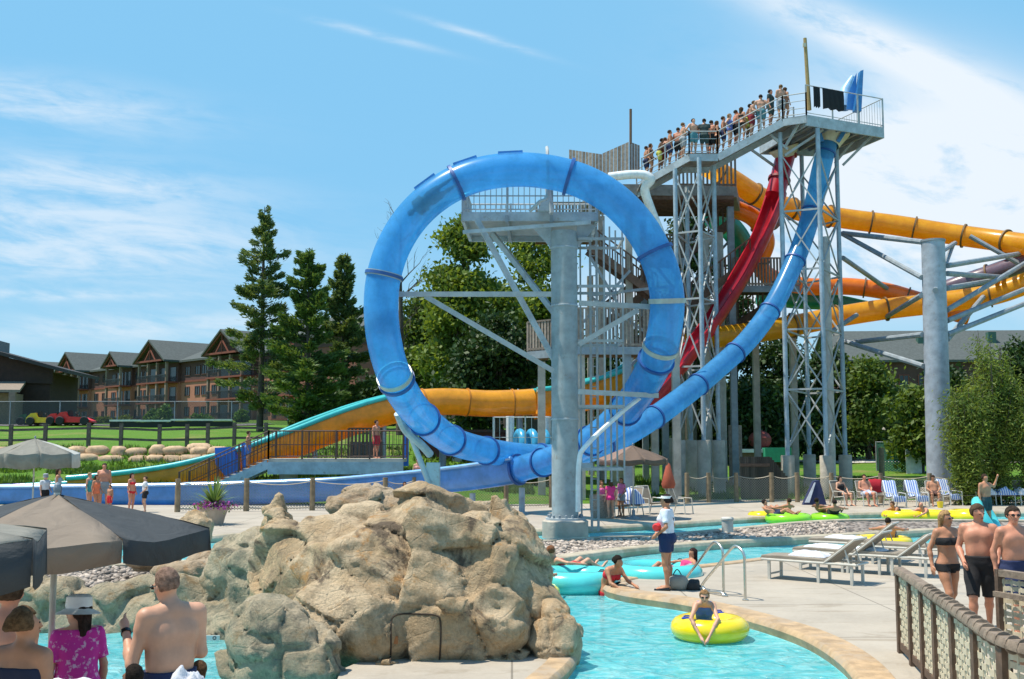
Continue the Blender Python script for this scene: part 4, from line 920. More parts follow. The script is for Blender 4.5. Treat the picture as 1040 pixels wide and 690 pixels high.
# far woods closing the horizon
rs = np.random.RandomState(9); C = []
for k in range(460):
    a = rs.uniform(-.75, .75); d = rs.uniform(330, 480); x, y = d * math.sin(a), d * math.cos(a); hgt = rs.uniform(6, 10); z = tzf(x, y); C.append(np.array([x, y, z + hgt * .45]) + rs.normal(size=(70, 3)) * (3.0, 3.0, hgt * .28))
lv = leaves(np.concatenate(C), 2.6, 1.8, rs); tag(fastmesh('far_woods', lv[0], lv[1], ML_dark), 'distant band of woods along the horizon', 'woods', kind='stuff')

# ================================================================ BUILDINGS
M_tan = mat('tan_stucco', (.42, .175, .115), .9, var=.08, scale=1.2); M_mar = mat('maroon_siding', (.10, .045, .04), .85, var=.15, scale=2); M_roof = mat('grey_green_shingles', (.075, .088, .085), .9, var=.18, scale=3, bump=.3, bscale=15)
M_trim = mat('red_brown_trim', (.20, .055, .035), .8); M_glass = mat('dark_glass', (.02, .03, .035), .12); M_post = mat('taupe_post', (.26, .18, .14), .8); M_brr = mat('dark_railing', (.03, .035, .045), .6); M_ldg = mat('dark_lodge_siding', (.045, .024, .018), .85, var=.2, scale=2)
def local(o, e, n):
    o, e, n = np.array(o, float), np.array(e, float), np.array(n, float)
    def f(u, v, z): return (o[0] + e[0] * u + n[0] * v, o[1] + e[1] * u + n[1] * v, o[2] + z)
    return f
def obox(f, u0, u1, v0, v1, z0, z1, b=None):
    b = b or MB(); p = [f(u, v, z) for z in (z0, z1) for v in (v0, v1) for u in (u0, u1)]; return b.add(p, [(0, 2, 3, 1), (4, 5, 7, 6), (0, 1, 5, 4), (2, 6, 7, 3), (0, 4, 6, 2), (1, 3, 7, 5)])
def gable_roof(f, u0, u1, v0, v1, z, rise, ov=.7, th=.3, b=None):     # ridge along u
    b = b or MB(); vm = (v0 + v1) / 2
    for (va, vb) in ((v0 - ov, vm), (v1 + ov, vm)):
        dz = -ov * rise / (vm - v0); p = [f(u0 - ov, va, z + dz), f(u1 + ov, va, z + dz), f(u1 + ov, vb, z + rise), f(u0 - ov, vb, z + rise)]; b.ext(p, (0, 0, th))
    return b
def cross_gable(f, u0, u1, v0, v1, z, rise, ov=.6, th=.28):            # ridge along v (towards the viewer at v0)
    b = MB(); um = (u0 + u1) / 2
    for ua in (u0 - ov, u1 + ov): dz = -ov * rise / (um - u0); b.ext([f(ua, v0 - ov, z + dz), f(um, v0 - ov, z + rise), f(um, v1, z + rise), f(ua, v1, z + dz)], (0, 0, th))
    return b
def window(f, u, v, z, w_, h, par, tr=None):
    b = MB(); fr_ = .12
    for (a0, a1, b0, b1) in ((u - w_ / 2, u + w_ / 2, z + h - fr_, z + h), (u - w_ / 2, u + w_ / 2, z, z + fr_), (u - w_ / 2, u - w_ / 2 + fr_, z + fr_, z + h - fr_), (u + w_ / 2 - fr_, u + w_ / 2, z + fr_, z + h - fr_), (u - .04, u + .04, z + fr_, z + h - fr_)): obox(f, a0, a1, v - .10, v + .02, b0, b1, b)
    o = b.build('window', tr or M_mar, par); obox(f, u - w_ / 2 + fr_, u + w_ / 2 - fr_, v - .04, v - .01, z + fr_, z + h - fr_).build('pane', M_glass, o); return o
zb = 5.8; e_ = np.array([.70, -.716]) / np.hypot(.70, .716); n_ = np.array([-e_[1], e_[0]]) ; n_ = -n_ if n_[1] < 0 else n_
S0 = -66.; o_h = (-45.4 + e_[0] * S0, 161 + e_[1] * S0 * 1.0, zb); H = local(o_h, e_, n_)
ht = thing('hotel', (o_h[0], o_h[1], zb), 'long lodge-style hotel with tan walls, maroon top floor and gabled balcony bays', 'hotel')
LEN = 112.
obox(H, 0, LEN, 0, 18, -1.5, 6.2).build('lower_wall', M_tan, ht); obox(H, 0, LEN, 0, 18, 6.203, 9.4).build('upper_wall', M_mar, ht); obox(H, -.1, LEN + .1, -.12, 0, 6.05, 6.35).build('band', M_trim, ht)
gable_roof(H, 0, LEN, 0, 18, 9.4, 3.2).build('roof', M_roof, ht)
for u in (0, LEN): MB().ext([H(u, 0, 9.4), H(u, 18, 9.4), H(u, 9, 12.6)], tuple(np.array(H(u + (.2 if u == 0 else -.2), 0, 0)) - np.array(H(u, 0, 0)))).build('gable_wall', M_mar, ht)
for (px, wd, big) in ((231, 9.5, 1), (159, 9.5, 1), (120, 5.5, 0), (75, 8.5, 1), (300, 9.5, 1), (48, 7.5, 0)):
    k = (px - 520) / 1100; u = (161 * k + 45.4) / (.70 + .716 * k) - S0 + 3.2; u0, u1 = u - wd / 2, u + wd / 2; pr = 2.6
    by = obox(H, u0, u1, -.5, 0, -1.4, 6.2).build('bay_wall', M_tan, ht); obox(H, u0, u1, -.5, 0, 6.205, 9.6).build('bay_wall', M_mar, ht)
    for fl in range(3):
        z = fl * 3.1
        obox(H, u0 - .2, u1 + .2, -pr, -.5, z - .22, z + .02).build('balcony_floor', M_trim, ht)
        b = MB(); obox(H, u0, u1, -pr, -pr + .07, z + 1.0, z + 1.1, b)
        for j in range(int(wd / .22)): obox(H, u0 + j * .22, u0 + j * .22 + .07, -pr + .01, -pr + .05, z, z + 1.0, b)
        b.build('balcony_railing', M_brr, ht)
        for j in range(3 if big else 2): uu = u0 + wd * (j + .5) / (3 if big else 2); obox(H, uu - 1.0, uu + 1.0, -.56, -.5, z + .05, z + 2.3).build('balcony_door', M_glass, ht)
    for j in range(4 if big else 2): uu = u0 + (wd - .35) * j / (3 if big else 1); obox(H, uu, uu + .38, -pr + .1, -pr + .45, -1.4, 9.2).build('balcony_post', M_post, ht)
    rise = 3.0 if big else 2.0
    cross_gable(H, u0, u1, -pr, 9, 9.6, rise).build('bay_roof', M_roof, ht)
    MB().ext([H(u0, -pr + .4, 9.6), H(u1, -pr + .4, 9.6), H(u, -pr + .4, 9.55 + rise)], tuple(n_ * .2) + (0,)).build('gable_wall', M_mar, ht)
    b = MB(); b.beam(H(u0 - .3, -pr - .3, 9.4), H(u, -pr - .3, 9.5 + rise), .16, .4); b.beam(H(u1 + .3, -pr - .3, 9.4), H(u, -pr - .31, 9.5 + rise), .16, .4); b.beam(H(u0, -pr - .28, 9.5), H(u1, -pr - .28, 9.5), .14, .28)
    b.beam(H(u, -pr - .26, 9.5), H(u, -pr - .26, 9.3 + rise), .14, .25); b.beam(H(u - wd * .18, -pr - .25, 9.6), H(u, -pr - .25, 9.5 + rise * .6), .12, .2); b.beam(H(u + wd * .18, -pr - .25, 9.6), H(u, -pr - .24, 9.5 + rise * .6), .12, .2); b.build('gable_truss', M_trim, ht)
    for sg in (-1, 1):
        for j in range(2):
            for fl in range(3):
                uu = u + sg * (wd / 2 + 2.2 + j * 3.1)
                if 0 < uu < LEN: window(H, uu, 0, fl * 3.1 + .85, 1.5, 1.45, ht)
for px in (196, 215): pass
# red brown gable block at the near end behind the pines
B2 = local((-27, 140, zb - .3), e_, n_); nb = thing('hotel_wing', (-27, 140, zb - .3), 'red brown end wing of the hotel between the slim pine and the ring', 'building')
obox(B2, 4, 17, -4, 6, -2, 10.2).build('wall', mat('red_stucco', (.23, .085, .06), .9, var=.1), nb); gable_roof(B2, 4, 17, -4, 6, 10.2, 2.6).build('roof', M_roof, nb); obox(B2, 3.9, 17.1, -4.1, 6.1, 8.6, 10.0).build('upper_band', M_mar, nb)
# dark lodge at far left
lz = 4.2; DL = local((-76, 104, lz), (1, .12), (-.12, 1)); dl = thing('lodge', (-76, 104, lz), 'dark brown lodge with a broad gable and tan porch at the left edge', 'building')
obox(DL, 0, 29.5, 2, 12, -1.5, 5.6).build('wall', M_ldg, dl)
MB().ext([DL(0, 1.7, 5.0), DL(29.8, 1.7, 4.4), DL(29.8, 1.7, 5.9), DL(18, 1.7, 8.9), DL(0, 1.7, 5.2)], (0, .25, 0)).build('gable_wall', M_ldg, dl)
b = MB(); b.ext([DL(17.9, .6, 9.1), DL(31.5, .6, 5.4), DL(31.5, 13, 5.4), DL(17.9, 13, 9.1)], (0, 0, .35)); b.build('roof', mat('dark_roof', (.05, .045, .045), .85), dl); b = MB(); b.ext([DL(18.1, .6, 9.1), DL(-3, .6, 4.9), DL(-3, 13, 4.9), DL(18.1, 13, 9.1)], (0, 0, .35)); b.build('roof', MATS['dark_roof'], dl)
obox(DL, 20.5, 23.5, 5, 8, 6.5, 9.0).build('chimney', mat('grey_chimney', (.2, .2, .2), .8), dl)
MB().ext([DL(6, -3, 3.3), DL(28.2, -3, 3.3), DL(27.2, 1.9, 4.4), DL(6, 1.9, 4.4)], (0, 0, .25)).build('porch_roof', mat('tan_shingle', (.25, .20, .155), .9), dl)
obox(DL, 8, 27, -1.5, 1.9, -1.4, 3.3).build('porch_wall', mat('tan_porch', (.35, .24, .16), .9), dl)
for j in range(4): obox(DL, 12 + j * 3.4, 14.6 + j * 3.4, -1.6, -1.49, 1.0, 2.9).build('window', M_glass, dl)
for j in range(4): obox(DL, 11 + j * 5.4, 11.6 + j * 5.4, -3, -2.5, -1.4, 3.3).build('porch_post', M_post, dl)
# right hotel
R0 = (42, 138, 4.2); RH = local(R0, (1, -.06), (.06, 1)); rh = thing('hotel', R0, 'maroon hotel with a long grey roof behind the grey column at the right', 'hotel')
obox(RH, 0, 60, 0, 16, -2, 9.0).build('wall', M_mar, rh); gable_roof(RH, 0, 60, 0, 16, 9.0, 4.2).build('roof', M_roof, rh)
cross_gable(RH, 24, 34, -3, 8, 9., 3.4).build('bay_roof', M_roof, rh); MB().ext([RH(24, -2.6, 9), RH(34, -2.6, 9), RH(29, -2.6, 12.3)], (0, .2, 0)).build('gable_wall', M_mar, rh); obox(RH, 24, 34, -2.6, 0, -2, 9).build('bay_wall', mat('red_stucco', (.23, .085, .06)), rh)
for j in range(9): window(RH, 3 + j * 2.4 if j < 8 else 38, 0, 5.6, 1.3, 1.5, rh, M_trim)
for u in (11, 20, 41): obox(RH, u, u + 1., 4, 5, 10.5, 12.9).build('roof_vent', mat('green_vent', (.05, .12, .09), .6), rh)
obox(RH, 1.5, 23.5, -.1, -.02, 3.9, 4.3).build('band', M_trim, rh)

# ================================================================ BANK, FENCES, KART AREA
M_stone = mat('buff_boulder', (.52, .36, .22), .9, var=.2, scale=2.5, bump=.5, bscale=7, c2=(.38, .26, .17)); M_oldw = mat('grey_fence_wood', (.13, .10, .085), .9, var=.3, scale=7)
rs = np.random.RandomState(2)
def stone(x, y, z, sx_, sy_, sz_, seed, m=None):
    b = MB().ell((0, 0, 0), (1, 1, 1), 14, 9); v = np.concatenate(b.v); v = np.sign(v) * abs(v) ** .8; v *= 1 + .75 * (fbm(v * 1.5 + seed * 3.7, 3)[:, None] - .45); v = np.clip(v, -.93, .97); b.v = [v * (sx_, sy_, sz_) + (x, y, z)]
    return b
ORD = 'first second third fourth fifth sixth seventh eighth ninth tenth eleventh twelfth thirteenth fourteenth fifteenth sixteenth'.split()
k = 0
for row, (yt, zoff) in enumerate(((466, 0), (458, .42))):
    px = -12. + row * 13; j_ = 0
    while px < 222:
        w_ = rs.uniform(.46, .78); Y = 57.9 + row * .5; x = xat(px, Y, 2); z = tzf(x, Y) * 0 + 1.75 + zoff + rs.uniform(-.05, .05); b = stone(x, Y, z, w_, .42, rs.uniform(.26, .36), k)
        o = b.build('boulder', M_stone, None, smooth=60); tag(o, '%s buff boulder from the left in the %s row of the bank' % (ORD[j_], ('lower', 'upper')[row]), 'boulder', 'boulders in the bank at the left'); k += 1; j_ += 1; px += w_ * 1.9 * F / Y
for (px, py, Y, s_, lab) in ((203, 457, 59, .9, 'largest buff boulder at the right end of the bank'), (214, 469, 57, .6, 'smaller buff boulder at the foot of the bank, beside the ochre slide')):
    p = W(px, py, Y); tag(stone(p.x, p.y, p.z - .2, s_, s_ * .7, s_ * .65, 77 + px).build('boulder', M_stone, None, smooth=60), lab, 'boulder')
fz = 2.36; t = thing('rail_fence', (xat(120, 60, 2), 60, fz), 'weathered two-rail wooden fence along the lawn at the left', 'fence')
pp = [-60, -22, 11, 46, 90, 123, 162, 190, 211, 238, 270, 300]
for i, px in enumerate(pp):
    x = xat(px, 60 + i * .12, 3); y = 60 + i * .12; z = tzf(x, y); MB().box((x, y, z + .62), (.19, .16, 1.4)).build('post', M_oldw, t)
    if i: 
        for h in (.45, 1.02): MB().beam((x0_, y0_, z0_ + h), (x, y, z + h + rnd.uniform(-.04, .04)), .07, .13).build('rail', M_oldw, t)
    x0_, y0_, z0_ = x, y, z
def meshmat(name, c, dens, sc=18., wire=.12):
    m, q = custom(name); tc = q.n('ShaderNodeTexCoord'); sx = q.n('ShaderNodeSeparateXYZ', {0: tc.outputs['Object']})
    a = q.m('PINGPONG', q.m('MULTIPLY', q.m('ADD', sx.outputs[0], sx.outputs[2]), sc), .5); b = q.m('PINGPONG', q.m('MULTIPLY', q.m('SUBTRACT', sx.outputs[0], sx.outputs[2]), sc), .5)
    k = q.m('MAXIMUM', q.m('LESS_THAN', a, wire), q.m('LESS_THAN', b, wire)); p = q.n('ShaderNodeBsdfPrincipled', {'Base Color': c + (1,), 'Roughness': .6}); tr = q.n('ShaderNodeBsdfTransparent')
    mx = q.n('ShaderNodeMixShader', {0: q.m('MULTIPLY', k, dens), 1: tr.outputs[0], 2: p.outputs[0]}); q.n('ShaderNodeOutputMaterial', {0: mx.outputs[0]}); return m
M_link = meshmat('chain_link', (.06, .07, .07), 1., 8., .14); M_link2 = meshmat('chain_link_near', (.25, .24, .2), 1., 9., .10); M_grnlink = meshmat('green_windscreen', (.03, .12, .09), 1., 6., .33)
def net_fence(pts, h, label, m, posts=3., pm=None, pr=.05, name='chain_link_fence', z0=None):
    P = [Vector((x, y, tzf(x, y) if z0 is None else z0)) for x, y in pts]; t = thing(name, P[len(P) // 2], label, 'fence')
    for i in range(len(P) - 1):
        a, c = P[i], P[i + 1]; v = [a, c, c + Vector((0, 0, h)), a + Vector((0, 0, h))]; MB().ext(v, (0, .012, 0)).build('mesh_panel', m, t); MB().cyl(a + Vector((0, 0, h)), c + Vector((0, 0, h)), pr * .6, n=6).build('top_rail', pm or M_gald, t)
        n = max(1, int((c - a).length / posts))
        for k in range(n + (i == len(P) - 2)): p = a.lerp(c, k / n); MB().cyl(p - Vector((0, 0, .2)), p + Vector((0, 0, h + .05)), pr, n=6).build('post', pm or M_gald, t)
    return t
net_fence([(-62, 96), (-40, 96), (-20, 97), (-12, 98)], 2.1, 'tall dark chain-link fence round the kart area at the left', M_link, 4.2)
t = thing('guard_rail', (xat(175, 88, 4), 88, tzf(-30, 88)), 'low black and white track barrier beyond the rail fence', 'barrier'); x0, x1 = xat(112, 88, 4), xat(236, 88, 4)
for i in range(4): xa, xb = x0 + (x1 - x0) * i / 4, x0 + (x1 - x0) * (i + 1) / 4; z = tzf(xa, 88); MB().beam((xa, 88, z + .25), (xb, 88, z + .25), .3, .42).build('tyre_wall', mat('black_rubber', (.015, .016, .018), .7), t); MB().beam((xa, 87.9, z + .58), (xb, 87.9, z + .58), .3, .14).build('kerb_cap', mat('white_plastic', (.7, .7, .68), .5), t)
def kart(px, py, Y, c, label, s_=1., hood=None):
    x = xat(px, Y, 4); z = tzf(x, Y) + .07; t = thing('go_kart', (x, Y, z), label, 'go-kart', 'karts on the track at the left'); M_c = mat('kart_' + c[0], c[1], .35); M_bl = mat('black_rubber', (.015, .016, .018))
    b = MB(); prof = [(-1.3, .1), (-1.25, .55), (-.9, .95), (-.5, 1.0), (-.35, .6), (.3, .55), (.7, .55), (1.35, .25), (1.4, .1)]; b.ext([(x + u * s_, Y - .45 * s_, z + .12 + w * s_ * .85) for u, w in prof], (0, .9 * s_, 0)); b.build('body', M_c, t)
    for u in (-.85, .9):
        for v in (-.6, .6): w_ = MB().lathe([(.05, -.14), (.32, -.14), (.36, -.07), (.36, .07), (.32, .14), (.05, .14)], (x + u * s_, Y + v * s_, z + .34), 14, axis=(0, 1, 0)).build('wheel', M_bl, t, smooth=50)
    MB().box((x - .35 * s_, Y, z + .75 * s_), (.18, .6 * s_, .6 * s_)).build('seat', M_bl, t); MB().torus((x + .15, Y, z + .8 * s_), .17, .03, 14, 6, nrm=(1, 0, .6)).build('steering_wheel', M_bl, t)
kart(64, 0, 92, ('red', (.75, .02, .02)), 'red go-kart, left one of the two red ones, beside the yellow one'); kart(76, 0, 90, ('red', 0), 'red go-kart with the long nose, right one of the two red ones', 1.15); kart(45, 0, 93, ('yellow', (.75, .5, .02)), 'yellow and green go-kart parked left of the red ones', 1.1); kart(33, 0, 97, ('green', (.03, .22, .08)), 'dark green go-kart behind the yellow one')
# ================================================================ PEOPLE
def V3(*a): return np.array(a, float)
BASE = dict(pel=V3(0, 0, .97), wst=V3(0, .0, 1.13), chs=V3(0, .0, 1.31), nck=V3(0, .015, 1.49), hd=V3(0, -.005, 1.635),
            sL=V3(-.185, .01, 1.43), sR=V3(.185, .01, 1.43), eL=V3(-.235, .03, 1.15), eR=V3(.235, .03, 1.15), wL=V3(-.25, -.04, .90), wR=V3(.25, -.04, .90),
            hL=V3(-.095, 0, .93), hR=V3(.095, 0, .93), kL=V3(-.11, -.015, .50), kR=V3(.11, -.015, .50), aL=V3(-.115, .03, .085), aR=V3(.115, .03, .085),
            tL=V3(-.13, -.13, .03), tR=V3(.13, -.13, .03), face=V3(0, -1, 0))
POSES = {
 'stand': {}, 'stand2': dict(kL=V3(-.10, -.08, .51), eR=V3(.26, .06, 1.16), wR=V3(.22, -.12, 1.0), face=V3(.5, -1, 0)),
 'cross': dict(eL=V3(-.25, -.02, 1.16), eR=V3(.25, -.02, 1.16), wL=V3(-.02, -.20, 1.22), wR=V3(.03, -.19, 1.16)),
 'lean': dict(eL=V3(-.24, -.14, 1.2), eR=V3(.24, -.14, 1.2), wL=V3(-.16, -.36, 1.17), wR=V3(.16, -.36, 1.17), chs=V3(0, -.05, 1.31), nck=V3(0, -.07, 1.48), hd=V3(0, -.12, 1.62), sL=V3(-.185, -.06, 1.42), sR=V3(.185, -.06, 1.42)),
 'hips': dict(eL=V3(-.36, .08, 1.2), eR=V3(.36, .08, 1.2), wL=V3(-.17, -.03, 1.03), wR=V3(.17, -.03, 1.03)),
 'walk': dict(kL=V3(-.10, -.17, .52), aL=V3(-.10, -.20, .10), tL=V3(-.11, -.36, .06), kR=V3(.10, .02, .50), aR=V3(.10, .20, .12), tR=V3(.11, .07, .03), eL=V3(-.24, .10, 1.17), wL=V3(-.24, .06, .93), eR=V3(.24, -.04, 1.16), wR=V3(.22, -.22, .99)),
 'sit': dict(pel=V3(0, .02, .52), wst=V3(0, .10, .66), chs=V3(0, .15, .84), nck=V3(0, .17, 1.02), hd=V3(0, .13, 1.17), sL=V3(-.185, .15, .97), sR=V3(.185, .15, .97), eL=V3(-.27, .06, .73), eR=V3(.27, .06, .73), wL=V3(-.16, -.15, .64), wR=V3(.16, -.15, .64),
             hL=V3(-.10, 0, .50), hR=V3(.10, 0, .50), kL=V3(-.14, -.43, .52), kR=V3(.14, -.43, .52), aL=V3(-.13, -.48, .09), aR=V3(.13, -.48, .09), tL=V3(-.14, -.64, .03), tR=V3(.14, -.64, .03)),
 'float': dict(pel=V3(0, .0, .05), wst=V3(0, .14, .12), chs=V3(0, .28, .24), nck=V3(0, .40, .38), hd=V3(0, .42, .53), sL=V3(-.18, .36, .34), sR=V3(.18, .36, .34), eL=V3(-.40, .26, .30), eR=V3(.40, .26, .30), wL=V3(-.50, .02, .28), wR=V3(.50, .02, .28),
             hL=V3(-.10, -.03, .07), hR=V3(.10, -.03, .07), kL=V3(-.15, -.42, .30), kR=V3(.15, -.42, .30), aL=V3(-.16, -.76, .12), aR=V3(.16, -.76, .12), tL=V3(-.17, -.88, .22), tR=V3(.17, -.88, .22)),
 'prone': dict(pel=V3(0, .42, -.12), wst=V3(0, .30, .0), chs=V3(0, .14, .14), nck=V3(0, .0, .26), hd=V3(0, -.08, .38), sL=V3(-.17, .03, .22), sR=V3(.17, .03, .22), eL=V3(-.27, -.22, .12), eR=V3(.27, -.22, .12), wL=V3(-.10, -.44, .0), wR=V3(.12, -.44, .0),
             hL=V3(-.10, .46, -.14), hR=V3(.10, .46, -.14), kL=V3(-.12, .70, -.42), kR=V3(.12, .70, -.42), aL=V3(-.12, 1.0, -.62), aR=V3(.12, 1.0, -.62), tL=V3(-.12, 1.1, -.7), tR=V3(.12, 1.1, -.7), face=V3(0, -1, -.15)),
}
def unit(v): return v / (np.linalg.norm(v) + 1e-9)
def person_fields(J, sex, fat, vox, hands, extra=0.):
    pts = np.array([J[k] for k in J if k != 'face']); lo = pts.min(0) - .24; hi = pts.max(0) + .26
    g = Grid(lo, hi, vox); f = sex == 'f'
    T = g.new(); AR = g.new(); LG = g.new(); HD = g.new()
    side = unit(J['sR'] - J['sL']); up = unit(J['chs'] - J['pel']); fr = -unit(np.cross(up, side)); hs_ = unit(J['hR'] - J['hL'])
    fa = fat
    g.cap(T, J['wst'], J['chs'] + up * .07 + fr * .005, .095 * fa, .098, .06)
    for s_ in (-1, 1):
        g.cap(T, J['pel'] + hs_ * s_ * .06, J['wst'] + side * s_ * (.045 if f else .055), (.115 if f else .105) * fa, (.085 if f else .10) * fa, .05)
        g.cap(T, J['wst'] + side * s_ * (.045 if f else .06), J['chs'] + side * s_ * .085, (.085 if f else .10) * fa, (.095 if f else .108), .05)
        g.cap(T, J['chs'] + side * s_ * .08, J['chs'] + up * .10 + side * s_ * .10, .10, .07, .05)
        S = J['sL'] if s_ < 0 else J['sR']; g.cap(T, J['nck'] - up * .02, S, .055, .052, .05)
        if f: g.ellp(T, J['chs'] + fr * .085 + side * s_ * .075 - up * .02, (.062, .062, .062), .03)
        else: g.ellp(T, J['chs'] + fr * .066 + side * s_ * .075 + up * .045, (.078, .042, .048), .06)
        g.ellp(T, J['pel'] - fr * .065 + hs_ * s_ * .06 - up * .03, (.095, .09, .09), .04)
        E = J['eL'] if s_ < 0 else J['eR']; Wr = J['wL'] if s_ < 0 else J['wR']; k = .86 if f else 1.
        g.cap(AR, S, S + (E - S) * .25, .062 * k, .058 * k, .02); g.cap(AR, S, E, .054 * k, .040 * k, .02); g.cap(AR, E, E + (Wr - E) * .35, .041 * k, .043 * k, .02); g.cap(AR, E + (Wr - E) * .3, Wr, .041 * k, .026 * k, .02)
        d = unit(Wr - E); pn = unit(np.cross(d, fr)) if abs(d @ fr) < .9 else side; palm = Wr + d * .085
        g.cap(AR, Wr, palm, .026, .034, .02)
        wd = unit(np.cross(d, side * s_)) ; wd = fr if np.linalg.norm(np.cross(d, side)) < .2 else wd; wd = wd if wd @ fr > 0 else -wd
        if hands:
            cu = unit(d - side * s_ * .35)
            for i, (o_, L_) in enumerate(((.033, .066), (.012, .078), (-.010, .073), (-.031, .057))):
                k0 = palm + wd * o_; k1 = k0 + unit(d + wd * o_ * 4) * L_ * .55; k2 = k1 + cu * L_ * .6; g.cap(AR, palm + wd * o_ * .7, k1, .0125, .0105, .006); g.cap(AR, k1, k2, .0105, .0085, .004)
            g.cap(AR, Wr + d * .03 + wd * .02, Wr + d * .07 + wd * .06, .013, .012, .008); g.cap(AR, Wr + d * .07 + wd * .06, Wr + d * .11 + wd * .068, .012, .009, .004)
        else: g.cap(AR, palm, palm + d * .07 + wd * 0, .03, .018, .02); g.cap(AR, Wr + d * .04, Wr + d * .08 + wd * .05, .014, .011, .01)
        Hp, Kn, An, To = (J['hL'], J['kL'], J['aL'], J['tL']) if s_ < 0 else (J['hR'], J['kR'], J['aR'], J['tR'])
        g.cap(LG, Hp, Hp + (Kn - Hp) * .45, .098 * fa ** .5, .082, .03); g.cap(LG, Hp + (Kn - Hp) * .4, Kn, .082, .055, .03)
        sh = unit(An - Kn); bk = unit(np.cross(sh, hs_)); bk = bk if bk @ (To - An) < 0 else -bk
        g.cap(LG, Kn, Kn + (An - Kn) * .3 + bk * .02, .053, .057, .03); g.cap(LG, Kn + (An - Kn) * .3 + bk * .02, An, .054, .033, .03)
        g.cap(LG, An - unit(To - An) * .03 - (0, 0, .03), To, .036, .030, .02); g.cap(LG, To, To + unit(To - An) * .06, .03, .022, .02)
    fc = unit(J['face']); hu = unit(J['hd'] - J['nck']); hu = unit(hu - fc * (hu @ fc)); hsd = np.cross(fc, hu)
    ax = np.array([hsd, fc, hu]); hc = J['hd'] + hu * .02
    g.cap(HD, J['nck'] - up * .05, J['hd'] - hu * .05, .056 if f else .062, .054, .03)
    g.ellp(HD, hc - fc * .012, (.076, .096, .093), .02, ax=ax.T); g.cap(HD, hc - hu * .04 + fc * .03, hc - hu * .098 + fc * .055, .062, .034, .035)
    for s_ in (-1, 1):
        if vox < .02:
            g.ellp(HD, hc + hsd * s_ * .079 - hu * .02, (.012, .022, .03), .006, ax=ax.T); g.ellp(HD, hc + hsd * s_ * .032 + hu * .0 + fc * .078, (.02, .012, .008), .01, ax=ax.T)
    g.cap(HD, hc + fc * .088 - hu * .008, hc + fc * .105 - hu * .043, .010, .015, .012)
    if vox < .02: g.cap(HD, hc + fc * .082 - hu * .074 - hsd * .015, hc + fc * .082 - hu * .074 + hsd * .015, .012, .012, .008)
    body = g.new()
    for q_ in (T, AR, LG, HD):
        h = np.clip(.5 + .5 * (q_ - body) / .025, 0, 1); body = q_ * (1 - h) + body * h - .025 * h * (1 - h)
    return g, dict(T=T, A=AR, L=LG, H=HD, B=body), dict(side=side, up=up, fr=fr, hc=hc, fc=fc, hu=hu, hsd=hsd, hs=hs_)
def cylf(X, a, b, r):
    ba = b - a; L = np.linalg.norm(ba); u = ba / L; t = (X - a) @ u; rad = np.linalg.norm(X - a - t[..., None] * u, axis=-1); return np.maximum(rad - r, np.maximum(-t, t - L))
SKIN = {}
def skinmat(k):
    c = {'fair': (.58, .31, .20), 'tan': (.46, .21, .115), 'red': (.56, .24, .145), 'brown': (.20, .095, .05), 'pale': (.62, .38, .28)}[k]
    m = mat('skin_' + k, c, .52, var=.16, scale=3.5, bump=.06, bscale=60); return m
def cloth(c, nm='cloth'):
    nm = nm + '_%02x%02x%02x' % tuple(int(min(1, x) * 255) for x in c[:3]); return mat(nm, c, .85, var=.12, scale=5, bump=.15, bscale=40)
